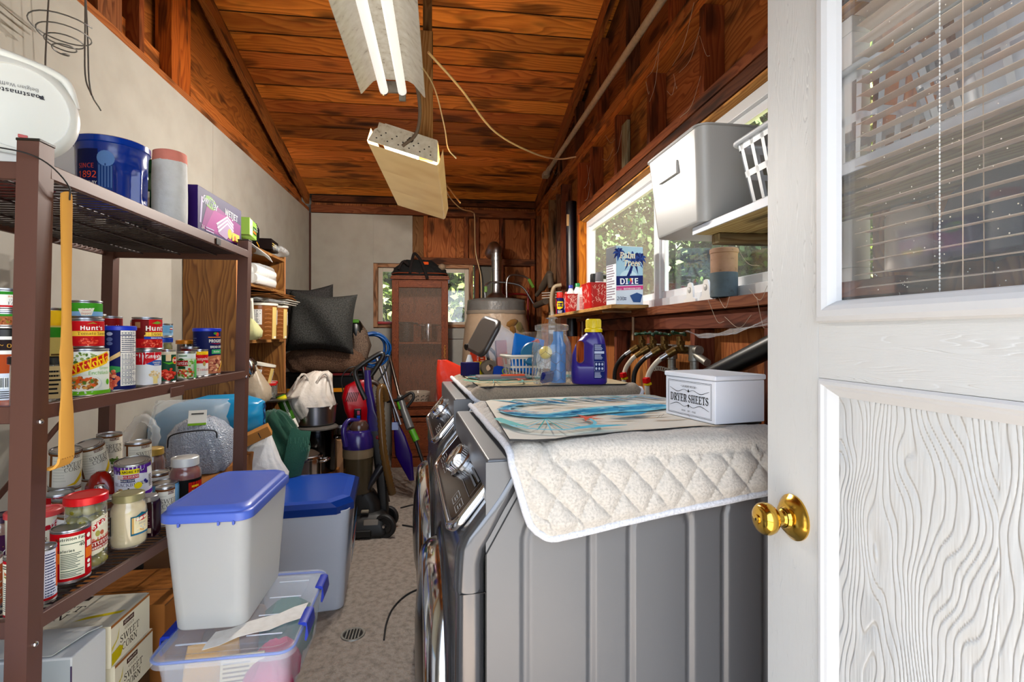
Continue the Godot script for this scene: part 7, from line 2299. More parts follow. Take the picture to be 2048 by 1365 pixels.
	tag(obj("small_bowl", B.new().xf(rot(V(-0.71, 0.571, -3.67), 0, 0, 0)).lathe([W(0, 0), W(0.03, 0), W(0.055, 0.03), W(0.06, 0.08), W(0.057, 0.08), W(0.05, 0.03), W(0, 0.004)], 28), "steel"), "small steel bowl on the printed carton behind the black pot", "bowl", g)
	for k in 2:
		t = thing("black_tote", ["lower black storage tote with yellow band behind the vacuum cleaner", "upper black storage tote with red lid strip under the brown blanket"][k], "tote", V(-0.93, 0.5 * k, -4.42), 0.02, g)
		var b := N(C(0.025, 0.025, 0.028))
		bin_shape(b, 0.64, 0.44, 0.46, 0.92, 0.04, 0.004)
		obj("body", b, "plastic", t)
		obj("lid", N(C(0.03, 0.03, 0.03)).loft([ring(0.65, 0.45, 0.04, 0.455), ring(0.66, 0.46, 0.04, 0.46), ring(0.66, 0.46, 0.04, 0.485), ring(0.62, 0.42, 0.04, 0.498)]), "plastic", t)
		obj("band", N(C(0.85, 0.52, 0.04)).loft([ring(0.632, 0.432, 0.04, 0.335), ring(0.634, 0.434, 0.04, 0.366)], false, false), "plastic", t)
		obj("latch_strip", N(C(0.7, 0.04, 0.05) if k else C(0.05, 0.05, 0.05)).box(V(0.02, 0.478, 0.233), V(0.4, 0.02, 0.008)), "plastic", t)
	t = thing("brown_blanket", "folded grey-brown fleece blanket under the dark grey pillow", "blanket", V(-0.93, 1.002, -4.3), 0.06, g)
	obj("fleece", N(C(0.5, 0.38, 0.31)).loft(sack([[0, 0.50, 0.42], [0.03, 0.58, 0.5], [0.09, 0.6, 0.5], [0.14, 0.57, 0.48], [0.18, 0.5, 0.4], [0.2, 0.3, 0.2]], 71, 0.12, 60, 0.5)), "fleece", t)
	obj("fold", N(C(0.5, 0.42, 0.36)).loft(sack([[0.1, 0.12, 0.16, 0.25, 0.1], [0.2, 0.14, 0.2, 0.26, 0.08], [0.32, 0.12, 0.16, 0.24, 0.06], [0.4, 0.06, 0.08, 0.22, 0.04]], 72, 0.2, 28)), "fleece", t)
	pillow("large dark grey fleece pillow on top of the brown blanket", V(-0.925, 1.385, -4.03), V(0.5, 0.47, 0.34), V(-0.12, 0.06, -0.05), C(0.3, 0.295, 0.29), g)
	pillow("dark grey pillow whose corner pokes up behind the larger one", V(-1.1, 1.49, -4.42), V(0.4, 0.42, 0.26), V(-0.1, 0.15, 0.12), C(0.3, 0.29, 0.29), g)
	t = thing("hose_coil", "coil of bright blue hose leaning on the black totes beside the cabinet", "hose", V(-0.60, 1.0, -4.42), 0, g)
	var hb := N(C(0.03, 0.27, 0.52))
	for k in 9:
		var pts := []
		for i in 30:
			var a := TAU * i / 30
			pts.append(rot(V(0.012 * sin(k * 2.3), 0.175 + 0.012 * sin(k * 1.7), 0.0), 0.1 + 0.16 * sin(k * 2.0), 0.25 + 0.3 * sin(k * 1.3), 0) * V(cos(a) * (0.105 + 0.011 * (k % 5)), sin(a) * (0.11 + 0.013 * (k % 4)), -0.04 + 0.011 * k))
		hb.tube(pts, 0.0075, 7, true)
	obj("loops", hb, "plastic", t)
	tag(obj("red_jug", N(C(0.72, 0.04, 0.05)).xf(rot(V(-0.70, 1.0, -4.3), 0, 0.2, 0)).loft([ring(0.12, 0.08, 0.02, 0), ring(0.12, 0.08, 0.02, 0.12), ring(0.07, 0.06, 0.02, 0.17), ring(0.03, 0.03, 0.012, 0.19), ring(0.03, 0.03, 0.012, 0.21)]), "plastic"), "red plastic jug between the pillow and the blue hose", "jug", g)
	build_cleaners(g)

func pillow(label: String, p: Vector3, s: Vector3, r: Vector3, tone: Color, g: String):
	var t := thing("pillow", label, "pillow", p, 0, g)
	t.rotation = r
	var b := N(tone)
	for side in [1.0, -1.0]:
		var gr := []
		for i in 21:
			var row := []
			for j in 21:
				var u := (j - 10) / 10.0
				var v := (i - 10) / 10.0
				var th := pow(maxf(0.0, (1.0 - u * u) * (1.0 - v * v)), 0.36)
				var pin := 1.0 - 0.1 * (1.0 - absf(u)) * absf(v) - 0.0
				row.append(V(u * s.x * 0.5 * (1.0 - 0.09 * (1.0 - v * v)), v * s.y * 0.5 * (1.0 - 0.07 * (1.0 - u * u)) * pin, side * th * s.z * 0.5 * (1.0 + 0.16 * sin(u * 4.0 + v * 3.0))))
			gr.append(row)
		b.sheet(gr)
	obj("fleece", b, "fleece", t)

func pot(called: String, label: String, p: Vector3, r: float, h: float, m: String, lid: bool, g: String) -> Node3D:
	var t := thing(called, label, "pot", p, 0, g)
	obj("pot", B.new().lathe([W(0, 0), W(r * 0.94, 0), W(r, 0.012), W(r, h - 0.03), W(r + 0.005, h - 0.026), W(r + 0.005, h - 0.022)], 48), m, t)
	if lid:
		obj("lid_rim", B.new().lathe([W(r + 0.006, h - 0.024), W(r + 0.006, h - 0.014), W(r - 0.004, h - 0.009), W(r - 0.012, h - 0.008)], 48), m, t)
		obj("lid_dome", N(C(0.7, 0.6, 0.5)).lathe([W(r - 0.011, h - 0.008), W(r * 0.6, h + 0.012), W(r * 0.3, h + 0.02), W(0, h + 0.022)], 48, 60), "dusty_glass", t)
		obj("lid_knob", N(C(0.05, 0.05, 0.05)).lathe([W(0, h + 0.02), W(0.01, h + 0.02), W(0.01, h + 0.03), W(0.02, h + 0.036), W(0.018, h + 0.044), W(0, h + 0.046)], 20), "plastic", t)
	for s in [1.0, -1.0]:
		obj("handle", B.new().tube(curve([V(s * r, h * 0.82, 0.04), V(s * (r + 0.035), h * 0.84, 0.035), V(s * (r + 0.045), h * 0.85, 0.0), V(s * (r + 0.035), h * 0.84, -0.035), V(s * r, h * 0.82, -0.04)], 4), 0.0075, 8), m, t)
	return t

func build_cleaners(g: String):
	var dk := C(0.06, 0.06, 0.065)
	var pu := C(0.15, 0.11, 0.33)
	var t := thing("vacuum_cleaner", "dusty purple upright vacuum cleaner with ribbed bronze hose", "vacuum cleaner", V(-0.49, 0, -3.42), 0.0)
	obj("brush_head", N(dk).loft([ring(0.27, 0.24, 0.05, 0.012), ring(0.28, 0.25, 0.05, 0.03), ring(0.27, 0.24, 0.06, 0.085), ring(0.2, 0.2, 0.06, 0.13, 5, 0.02, -0.01), ring(0.12, 0.14, 0.05, 0.15, 5, 0.03, -0.02)]), "dirty_dark", t)
	obj("bumper", N(dk * 0.7).box(V(-0.05, 0.035, 0.118), V(0.17, 0.05, 0.03), 0.012), "plastic", t)
	obj("window_plate", N(C(0.4, 0.37, 0.33)).xf(rot(V(0.03, 0.1, 0.108), -0.4, 0, 0)).box(Vector3.ZERO, V(0.09, 0.035, 0.01)), "plastic", t)
	for e in [[0.115, 0.06, 0.075, 0.072], [0.12, -0.12, 0.07, 0.07], [-0.13, 0.02, 0.05, 0.05]]:
		var w := Node3D.new()
		w.name = "wheel"
		t.add_child(w, true)
		w.position = V(e[0], e[3], e[1] + 0.04)
		w.rotation = V(PI / 2, -0.35 if e[0] > 0 else 0.0, 0)
		w.scale = Vector3.ONE
		obj("tyre", B.new().lathe([W(e[2] * 0.72, 0.016), W(e[2] * 0.92, 0.016), W(e[2], 0.008), W(e[2], -0.008), W(e[2] * 0.9, -0.016), W(0, -0.016)], 30), "rubber", w)
		obj("hub", N(C(0.12, 0.12, 0.12)).lathe([W(0, 0.017), W(e[2] * 0.16, 0.017), W(e[2] * 0.2, 0.008), W(e[2] * 0.6, 0.006), W(e[2] * 0.74, 0.014)], 24), "plastic", w)
		obj("axle", B.new().lathe([W(0, 0.021), W(0.009, 0.02), W(0.01, 0.016)], 12), "chrome", w)
	obj("motor_housing", N(dk).loft([ring(0.2, 0.16, 0.06, 0.12, 5, -0.02, -0.02), ring(0.22, 0.17, 0.07, 0.2, 5, -0.03, -0.02), ring(0.18, 0.15, 0.06, 0.27, 5, -0.06, -0.02)]), "dirty_dark", t)
	obj("dust_cup", N(C(0.24, 0.2, 0.15)).xf(rot(V(-0.065, 0, 0), 0, 0, 0)).lathe([W(0, 0.27), W(0.085, 0.27), W(0.088, 0.28), W(0.096, 0.52), W(0.096, 0.525), W(0, 0.525)], 40), "gloss", t)
	obj("dust_band", N(C(0.42, 0.36, 0.28)).xf(rot(V(-0.065, 0, 0), 0, 0, 0)).lathe([W(0.0975, 0.5), W(0.098, 0.53), W(0.0975, 0.56)], 40), "gloss", t)
	obj("cup_top", N(pu).xf(rot(V(-0.065, 0, 0), 0, 0, 0)).lathe([W(0.099, 0.558), W(0.1, 0.57), W(0.096, 0.63), W(0.08, 0.665), W(0.05, 0.68), W(0, 0.685)], 40), "gloss", t)
	obj("cup_handle", N(pu).tube(curve([V(-0.13, 0.58, 0.07), V(-0.145, 0.68, 0.07), V(-0.12, 0.74, 0.04), V(-0.06, 0.73, 0.0)], 4), [0.02, 0.02, 0.019, 0.018, 0.018, 0.018, 0.017, 0.016, 0.015, 0.015, 0.014, 0.014, 0.014], 8), "gloss", t)
	obj("cyclone_cap", N(C(0.25, 0.18, 0.14)).xf(rot(V(-0.06, 0, 0.0), 0, 0, 0)).lathe([W(0.06, 0.67), W(0.062, 0.7), W(0.045, 0.73), W(0, 0.735)], 24), "gloss", t)
	var sp := []
	for e in [[0.1, 0.1, 0.06, 0.06], [0.3, 0.085, 0.07, 0.05], [0.5, 0.065, 0.075, 0.05], [0.66, 0.045, 0.08, 0.05]]:
		sp.append(ring(e[2], e[3], 0.02, e[0], 3, e[1], -0.02))
	obj("spine", N(dk * 1.3).loft(sp), "plastic", t)
	sp = []
	for e in [[0.64, 0.045, 0.085], [0.74, 0.03, 0.085], [0.8, 0.02, 0.06], [0.95, -0.005, 0.05], [1.06, -0.01, 0.045]]:
		sp.append(ring(e[2], 0.045, 0.018, e[0], 3, e[1], -0.02))
	obj("upper_spine", N(pu).loft(sp), "gloss", t)
	obj("handle_loop", N(dk).tube(curve([V(-0.02, 0.87, 0.0), V(-0.06, 0.96, 0.0), V(-0.085, 1.05, 0.0), V(-0.05, 1.09, 0.0), V(0.02, 1.14, -0.01), V(0.075, 1.17, -0.02), V(0.09, 1.15, -0.02), V(0.05, 1.08, -0.02), V(0.01, 1.02, -0.02)], 5), 0.016, 8), "plastic", t)
	obj("hose_hook", N(dk).tube(curve([V(0.09, 1.15, -0.02), V(0.13, 1.15, -0.02), V(0.11, 1.06, 0.0), V(0.06, 0.99, 0.01)], 4), 0.006, 6), "plastic", t)
	obj("switch", N(C(0.55, 0.08, 0.07)).ball(V(0.06, 0.62, 0.008), V(0.013, 0.013, 0.006), 12), "plastic", t)
	obj("wing", N(dk * 1.4).tube([V(0.09, 0.44, 0.02), V(0.0, 0.3, 0.04), V(-0.09, 0.17, 0.03)], [0.03, 0.018, 0.03], 8), "plastic", t)
	var hp := curve([V(0.11, 0.86, 0.0), V(0.10, 0.93, 0.02), V(0.085, 0.95, 0.03), V(0.075, 0.9, 0.04), V(0.085, 0.75, 0.045), V(0.10, 0.55, 0.05), V(0.135, 0.35, 0.04), V(0.155, 0.25, 0.02)], 12)
	var hr := []
	for i in hp.size():
		hr.append(0.0275 if i % 2 else 0.023)
	obj("ribbed_hose", N(C(0.33, 0.23, 0.12)).tube(hp, hr, 14), "gloss", t)
	obj("foot_pedal", N(C(0.45, 0.42, 0.36)).box(V(-0.01, 0.165, 0.085), V(0.05, 0.016, 0.03), 0.005), "plastic", t)
	t = thing("red_vacuum", "red and black stick vacuum standing in front of the black totes", "vacuum cleaner", V(-0.62, 0, -3.84), 0.2)
	obj("base", N(dk).loft([ring(0.24, 0.15, 0.04, 0.0), ring(0.25, 0.16, 0.04, 0.03), ring(0.16, 0.1, 0.04, 0.07)]), "plastic", t)
	obj("column", N(dk).loft([ring(0.09, 0.08, 0.03, 0.06), ring(0.1, 0.09, 0.03, 0.4), ring(0.13, 0.1, 0.03, 0.6, 5, 0.01)]), "plastic", t)
	var rb := []
	for e in [[0.57, 0.14, 0.08, 0.05], [0.64, 0.2, 0.11, 0.04], [0.74, 0.2, 0.12, 0.0], [0.84, 0.18, 0.12, -0.03], [0.92, 0.17, 0.1, -0.01], [0.96, 0.1, 0.07, 0.03]]:
		rb.append(ring(e[1], e[2], 0.035, e[0], 4, e[3]))
	obj("shell", N(C(0.55, 0.03, 0.05)).loft(rb), "gloss", t)
	for i in 7:
		obj("vent_slot", N(C(0.03, 0.02, 0.02)).xf(rot(V(-0.085 + 0.012 * i, 0.845, 0.0605), 0, 0, -0.3)).box(Vector3.ZERO, V(0.005, 0.07, 0.004), 0.001), "matte", t)
	obj("handle", N(C(0.22, 0.18, 0.15)).tube(curve([V(0.06, 0.95, 0.0), V(0.13, 0.93, 0.0), V(0.165, 0.85, 0.0), V(0.165, 0.75, 0.0), V(0.14, 0.68, 0.0)], 5), 0.018, 8), "plastic", t)
	obj("button_panel", N(C(0.1, 0.1, 0.1)).box(V(-0.01, 0.7, 0.062), V(0.05, 0.12, 0.02), 0.008).paint(C(0.1, 0.25, 0.65)).box(V(-0.005, 0.68, 0.072), V(0.025, 0.06, 0.008), 0.003).paint(C(0.6, 0.25, 0.35)).box(V(-0.005, 0.73, 0.072), V(0.02, 0.03, 0.006), 0.002), "gloss", t)
	obj("hang_hook", N(C(0.04, 0.04, 0.04)).tube(curve([V(-0.02, 0.95, 0.0), V(-0.02, 1.0, 0.0), V(-0.045, 1.02, 0.0), V(-0.06, 0.995, 0.0)], 4), 0.008, 7).tube(curve([V(-0.11, 0.88, 0.02), V(-0.12, 0.98, 0.02), V(-0.07, 1.05, 0.02), V(0.0, 1.06, 0.0)], 5), 0.005, 6), "plastic", t)
	t = thing("string_trimmer", "black and green string trimmer leaning head-up beside the blue hose", "trimmer", V(-0.50, 0, -4.15))
	obj("shaft", N(C(0.35, 0.35, 0.36)).tube([V(0.08, 0.02, 0.2), V(-0.2, 1.33, -0.05)], 0.0135, 10), "metal", t)
	obj("motor_head", N(C(0.04, 0.045, 0.04)).xf(along(V(-0.19, 1.25, -0.06), V(-0.22, 1.42, -0.08))).lathe([W(0, -0.02), W(0.03, -0.01), W(0.05, 0.03), W(0.06, 0.1), W(0.045, 0.15), W(0, 0.16)], 20), "plastic", t)
	obj("green_cap", N(C(0.22, 0.42, 0.06)).box(V(-0.205, 1.40, -0.02), V(0.07, 0.03, 0.02), 0.008), "plastic", t)
	t = thing("green_trimmer", "grey and lime trimmer with black loop handle leaning on the cabinet", "trimmer", V(-0.25, 0, -4.05))
	obj("shaft", N(C(0.45, 0.42, 0.4)).tube([V(-0.2, 1.1, -0.3), V(-0.1, 0.78, -0.1)], 0.014, 10), "metal", t)
	obj("grip_body", N(C(0.3, 0.3, 0.3)).tube([V(-0.1, 0.8, -0.1), V(-0.06, 0.68, -0.04), V(-0.01, 0.56, 0.02)], [0.026, 0.03, 0.034], 10), "plastic", t)
	obj("lime_collar", N(C(0.25, 0.5, 0.05)).tube([V(-0.115, 0.77, -0.09), V(-0.085, 0.7, -0.05)], 0.02, 8).tube([V(0.0, 0.55, 0.03), V(0.04, 0.47, 0.06)], 0.026, 8), "plastic", t)
	obj("loop_handle", N(dk).tube(curve([V(-0.2, 0.76, -0.08), V(-0.1, 0.78, -0.06), V(-0.01, 0.83, -0.05), V(0.01, 0.79, -0.04), V(-0.04, 0.72, -0.04)], 5), 0.012, 7), "rubber", t)
	obj("lower_shaft", N(C(0.1, 0.1, 0.1)).tube([V(0.03, 0.48, 0.06), V(0.13, 0.2, 0.12)], 0.014, 8), "plastic", t)
	obj("guard", N(dk).xf(rot(V(0.14, 0.0, 0.12), 0.0, 0.3, -0.3)).lathe([W(0, 0.1), W(0.05, 0.12), W(0.055, 0.2), W(0.03, 0.25), W(0, 0.26)], 18).paint(C(0.22, 0.45, 0.06)).box(V(0.05, 0.17, 0.02), V(0.03, 0.08, 0.05), 0.01), "plastic", t)
	t = thing("purple_mop", "purple flat mop head on a silver pole behind the vacuum hose", "mop", V(-0.36, 0, -4.02))
	obj("pole", B.new().tube([V(-0.1, 1.05, -0.05), V(0.0, 0.55, -0.02)], 0.011, 10).tube([V(-0.16, 1.12, -0.02), V(0.03, 0.6, 0.03)], 0.013, 10), "steel", t)
	obj("head", N(C(0.1, 0.02, 0.3)).loft([ring(0.03, 0.02, 0.008, 0.62, 3, -0.01), ring(0.09, 0.03, 0.012, 0.5, 3, 0.02), ring(0.13, 0.04, 0.015, 0.36, 3, 0.05), ring(0.04, 0.03, 0.01, 0.16, 3, 0.11)]), "gloss", t)
	obj("label", N(C(0.5, 0.55, 0.7)).box(V(-0.015, 0.585, 0.012), V(0.05, 0.06, 0.006)), "print", t)
	tag(obj("electric_lead", B.new().tube(curve([V(-0.28, 0.006, -3.5), V(-0.14, 0.006, -3.45), V(-0.1, 0.006, -3.7), V(-0.2, 0.006, -3.9), V(-0.32, 0.006, -3.85)], 6), 0.005, 6), "rubber"), "black power cord curling on the floor behind the vacuum cleaner", "cord")


func build_back():
	var ch := C(0.42, 0.2, 0.11)
	var o := V(-0.23, 0, -5.2)
	var t := thing("curio_cabinet", "tall dark wooden curio cabinet with one dusty glass door", "cabinet", o)
	var wd := func(a: Vector3, c: Vector3, s: int) -> B:
		return wood(a, c, ch, s, 0.003)
	for x in [-0.27, 0.252]:
		obj("side", wd.call(V(x, 0.06, -0.16), V(x + 0.018, 1.83, 0.16), 3), "cherry", t)
	obj("back", wd.call(V(-0.26, 0.06, -0.165), V(0.26, 1.83, -0.158), 5), "cherry", t)
	for e in [[0.06, 0.09], [0.565, 0.585], [1.2, 1.218], [1.81, 1.83]]:
		obj("shelf", wd.call(V(-0.252, e[0], -0.157), V(0.252, e[1], 0.158), int(e[0] * 9)), "cherry", t)
	obj("cornice", wd.call(V(-0.285, 1.83, -0.165), V(0.285, 1.85, 0.185), 9), "cherry", t)
	obj("cornice", wd.call(V(-0.278, 1.85, -0.165), V(0.278, 1.868, 0.178), 11), "cherry", t)
	obj("plinth", wd.call(V(-0.275, 0.0, -0.16), V(0.275, 0.09, 0.172), 13), "cherry", t)
	for e in [[0.50, 0.56, 0.172], [0.44, 0.48, 0.17], [0.1, 0.13, 0.17]]:
		obj("rail", wd.call(V(-0.27, e[0], 0.15), V(0.27, e[1], e[2]), 15), "cherry", t)
	obj("lower_panel", wd.call(V(-0.26, 0.13, 0.145), V(0.26, 0.44, 0.155), 17), "cherry", t)
	obj("lower_panel_field", wd.call(V(-0.2, 0.17, 0.155), V(0.2, 0.4, 0.162), 18), "cherry", t)
	var d := Node3D.new()
	d.name = "door"
	t.add_child(d)
	for e in [[-0.27, 0.59, -0.205, 1.815], [0.205, 0.59, 0.27, 1.815], [-0.205, 0.59, 0.205, 0.635], [-0.205, 1.75, 0.205, 1.815]]:
		obj("frame_rail", wd.call(V(e[0], e[1], 0.162), V(e[2], e[3], 0.182), int(e[0] * 40) + 60), "cherry", d)
	obj("glass", B.new().span(V(-0.205, 0.635, 0.168), V(0.205, 1.75, 0.171), 0), "dusty_glass", d)
	var b := B.new()
	for y in [1.165, 1.125, 1.085]:
		b.tube([V(0.24, y + 0.022, 0.184), V(0.25, y, 0.184), V(0.24, y - 0.022, 0.184), V(0.23, y, 0.184)], 0.003, 6, true)
	obj("escutcheon", b, "brass", d)
	var g := "things behind the curio cabinet's glass"
	for e in [[-0.14, 0.04, 0.068, 0.22, "black pot on the cabinet's upper shelf, left one behind the glass"], [0.075, 0.02, 0.078, 0.2, "dark steel pot on the cabinet's upper shelf, right one behind the glass"]]:
		var p := pot("cabinet_pot", e[4], o + V(e[0], 1.219, e[1]), e[2], e[3], "rubber" if e[0] < 0 else "chrome", false, g)
		p.rotation.y = 0.6
	t = thing("dog_bowl", "white bowl with dark bone prints at the bottom of the cabinet", "bowl", o + V(-0.03, 0.586, 0.02), 0.0, g)
	obj("bowl", N(C(0.78, 0.72, 0.64)).lathe([W(0, 0), W(0.085, 0), W(0.09, 0.006), W(0.125, 0.13), W(0.122, 0.133), W(0.085, 0.01), W(0, 0.008)], 36), "gloss", t)
	var pr := Print.new()
	pr.radius = 0.09
	pr.cone = 0.28
	for k in 21:
		var u := -0.12 + 0.04 * (k % 7)
		var v := 0.025 + 0.036 * (k / 7)
		pr.rect(u - 0.009, v - 0.003, u + 0.009, v + 0.003, C(0.08, 0.08, 0.12), 0.5)
		for s in [-0.009, 0.009]:
			pr.oval(u + s, v + s * 0.5, 0.004, 0.006, C(0.08, 0.08, 0.12), 0, 8)
	obj("bones", pr, "print", t)
	tag(obj("red_bottle", N(C(0.4, 0.08, 0.06)).xf(rot(o + V(0.16, 0.586, 0.05), 0, 0, 0)).lathe([W(0, 0), W(0.03, 0), W(0.03, 0.1), W(0.012, 0.13), W(0.012, 0.16), W(0, 0.16)], 20), "gloss"), "red bottle beside the bone-print bowl in the cabinet", "bottle", g)
	t = thing("tool_bag", "black tool bag with orange piping slumped on top of the curio cabinet", "bag", o + V(-0.01, 1.869, 0.0), 0.0)
	obj("body", N(C(0.04, 0.035, 0.03)).loft(sack([[0, 0.5, 0.26], [0.03, 0.54, 0.29], [0.08, 0.5, 0.25], [0.13, 0.36, 0.17, -0.02], [0.17, 0.28, 0.1, -0.02]], 81, 0.12, 44)), "cloth", t)
	obj("piping", N(C(0.45, 0.18, 0.04)).tube(ring(0.55, 0.29, 0.13, 0.028, 6), 0.006, 6, true), "cloth", t)
	obj("orange_tab", N(C(0.85, 0.3, 0.04)).box(V(0.05, 0.13, 0.1), V(0.08, 0.03, 0.02), 0.008), "cloth", t)
	b = N(C(0.05, 0.04, 0.03))
	b.tube(curve([V(-0.09, 0.02, 0.15), V(-0.07, 0.17, 0.1), V(-0.05, 0.24, 0.0), V(0.02, 0.14, 0.12), V(0.08, -0.03, 0.215)], 5), 0.015, 6)
	b.tube(curve([V(-0.2, 0.06, 0.14), V(-0.16, 0.14, 0.12), V(-0.1, 0.1, 0.15)], 5), 0.012, 6)
	obj("strap", b, "cloth", t)
	obj("work_glove", N(C(0.55, 0.47, 0.38)).ball(V(0.22, 0.1, 0.06), V(0.04, 0.035, 0.05), 10), "cloth", t)
	tag(obj("red_screwdriver", N(C(0.6, 0.06, 0.05)).box(V(-0.60, 1.416, -5.53), V(0.2, 0.03, 0.03), 0.012), "plastic"), "red tool lying on the back window's sill left of the cabinet", "tool")
	t = thing("water_heater", "water heater wrapped in a torn silvery white insulation jacket", "water heater", V(0.515, 0, -5.0))
	b = N(C(0.72, 0.62, 0.52))
	var rings := []
	var nz := noise(6, 1.0, 3)
	for e in [[0.04, 0.27], [0.1, 0.33], [0.5, 0.35], [0.9, 0.345], [1.2, 0.33], [1.4, 0.31], [1.46, 0.295], [1.5, 0.29]]:
		var q := []
		for k in 56:
			var a := TAU * k / 56
			var r: float = e[1] * (1.0 + 0.02 * nz.get_noise_3d(cos(a) * 3.0, e[0] * 3.0, sin(a) * 3.0) + 0.006 * sin(a * 40.0) * smoothstep(1.0, 1.45, e[0]))
			q.append(V(cos(a) * r, e[0], sin(a) * r))
		rings.append(q)
	obj("jacket", b.loft(rings), "bag", t)
	obj("strap", N(C(0.55, 0.5, 0.44)).lathe([W(0.296, 1.49), W(0.299, 1.495), W(0.299, 1.52), W(0.295, 1.525)], 48), "plastic", t)
	obj("top_wrap", N(C(0.42, 0.41, 0.4)).loft(sack([[1.52, 0.585, 0.585], [1.6, 0.575, 0.575], [1.63, 0.56, 0.56], [1.645, 0.4, 0.4], [1.65, 0.1, 0.1]], 85, 0.02, 56, 0.0)), "bag", t)
	var ins := B.new()
	for e in [[0.16, 1.4, 0.07, 0.035], [0.17, 1.34, 0.035, 0.05], [0.28, 1.36, 0.05, 0.06], [0.2, 1.27, 0.06, 0.02], [0.32, 1.2, 0.04, 0.05], [0.36, 1.28, 0.05, 0.09], [0.42, 1.15, 0.04, 0.08]]:
		var a: float = e[0] * 1.5 + 0.0
		ins.paint(C(0.55, 0.38, 0.15) if e[3] < 0.055 else C(0.5, 0.44, 0.22)).xf(rot(V(sin(a * 1.6) * 0.31, e[1], cos(a * 1.6) * 0.31), 0, a * 1.6, 0.4)).ball(Vector3.ZERO, V(e[2], e[3], 0.018), 9)
	obj("torn_insulation", ins, "fuzz", t)
	obj("rating_plate", N(C(0.4, 0.4, 0.38)).box(V(-0.02, 1.05, 0.338), V(0.1, 0.06, 0.006)), "print", t)
	obj("flue", B.new().lathe([W(0.11, 1.65), W(0.1, 1.67), W(0.058, 1.7), W(0.052, 1.72), W(0.05, 1.8), W(0.054, 1.802), W(0.054, 1.82), W(0.05, 1.822), W(0.05, 1.92), W(0.054, 1.922), W(0.054, 1.935), W(0.05, 1.937), W(0.05, 2.02), W(0.056, 2.022), W(0.056, 2.06), W(0.05, 2.062), W(0.05, 2.1)], 28), "steel", t)
	obj("flue_elbow", B.new().tube(curve([V(0, 2.09, 0), V(0, 2.14, -0.01), V(-0.012, 2.17, -0.06), V(-0.02, 2.18, -0.15), V(-0.02, 2.18, -0.54)], 4), 0.053, 16), "steel", t)
	obj("flex_pipe", B.new().tube(curve([V(0.09, 1.64, 0.1), V(0.09, 1.8, 0.1), V(0.12, 1.865, 0.1), V(0.2, 1.875, 0.08), V(0.3, 1.85, 0.06), V(0.36, 1.77, 0.06)], 6), 0.0095, 8).tube(curve([V(-0.12, 1.64, 0.1), V(-0.12, 1.75, 0.1), V(-0.06, 1.8, 0.08), V(0.1, 1.8, 0.06), V(0.25, 1.76, 0.06), V(0.36, 1.6, 0.06)], 6), 0.0095, 8), "steel", t)
	obj("green_tag", N(C(0.35, 0.5, 0.12)).xf(along(V(0.31, 1.84, 0.075), V(0.36, 1.75, 0.075))).box(V(0, 0.05, 0), V(0.03, 0.1, 0.03), 0.006).xf(rot(V(-0.115, 1.73, 0.105), 0, 0, 0)).box(Vector3.ZERO, V(0.03, 0.06, 0.025), 0.005), "plastic", t)
	var w := N(C(0.5, 0.04, 0.04))
	w.tube(curve([V(0.62, 0.0, -5.42), V(0.62, 1.65, -5.42), V(0.64, 1.72, -5.42), V(0.88, 1.72, -5.42), V(0.9, 1.65, -5.42), V(0.9, 0.0, -5.42)], 5), 0.012, 8).tube([V(0.62, 1.35, -5.42), V(0.9, 1.35, -5.42)], 0.01, 8)
	tag(obj("hand_truck", w, "plastic"), "red tubular hand truck standing behind the water heater", "hand truck")
	w = N(C(0.32, 0.27, 0.22))
	w.tube([V(0.905, 1.68, -4.93), V(0.935, 1.74, -4.8)], 0.02, 10).tube([V(0.935, 1.74, -4.8), V(0.965, 1.85, -4.58)], 0.035, 12).tube([V(0.965, 1.85, -4.58), V(0.975, 1.72, -4.56)], 0.03, 10).tube([V(0.9, 1.58, -4.94), V(0.93, 1.6, -4.6)], 0.03, 10)
	tag(obj("insulated_pipe", w, "dirty"), "grey foam-covered pipe slanting up the corner beside the water heater", "pipe")
	tag(obj("white_hose", N(C(0.7, 0.62, 0.5)).tube(curve([V(0.93, 1.46, -4.3), V(0.92, 1.6, -4.3), V(0.94, 1.7, -4.28), V(1.0, 1.72, -4.26)], 5), 0.017, 8), "plastic"), "cream hose arching behind the spray cans on the small shelf", "hose")
	var r := N(C(0.75, 0.72, 0.68))
	for k in 3:
		r.tube([V(0.86, 1.66 - 0.022 * k, -4.42), V(1.0, 1.66 - 0.022 * k, -4.25)], 0.004, 5)
	tag(obj("wire_rack", r, "plastic"), "white wire rack fixed in the corner above the spray cans", "rack")
	t = thing("black_pipe", "black plastic drain pipe standing in the stud bay with a paper tag", "pipe", V(0.985, 1.28, -3.87))
	obj("pipe", N(C(0.045, 0.045, 0.05)).tube([V(0, 0, 0.03), V(0, 1.05, 0)], 0.042, 20), "plastic", t)
	obj("tag", N(C(0.75, 0.6, 0.42)).box(V(-0.03, 0.9, 0.035), V(0.03, 0.09, 0.004)), "card", t)
	obj("print_stripe", N(C(0.6, 0.6, 0.6)).box(V(-0.0365, 0.7, 0.023), V(0.002, 0.5, 0.004), 0), "matte", t)


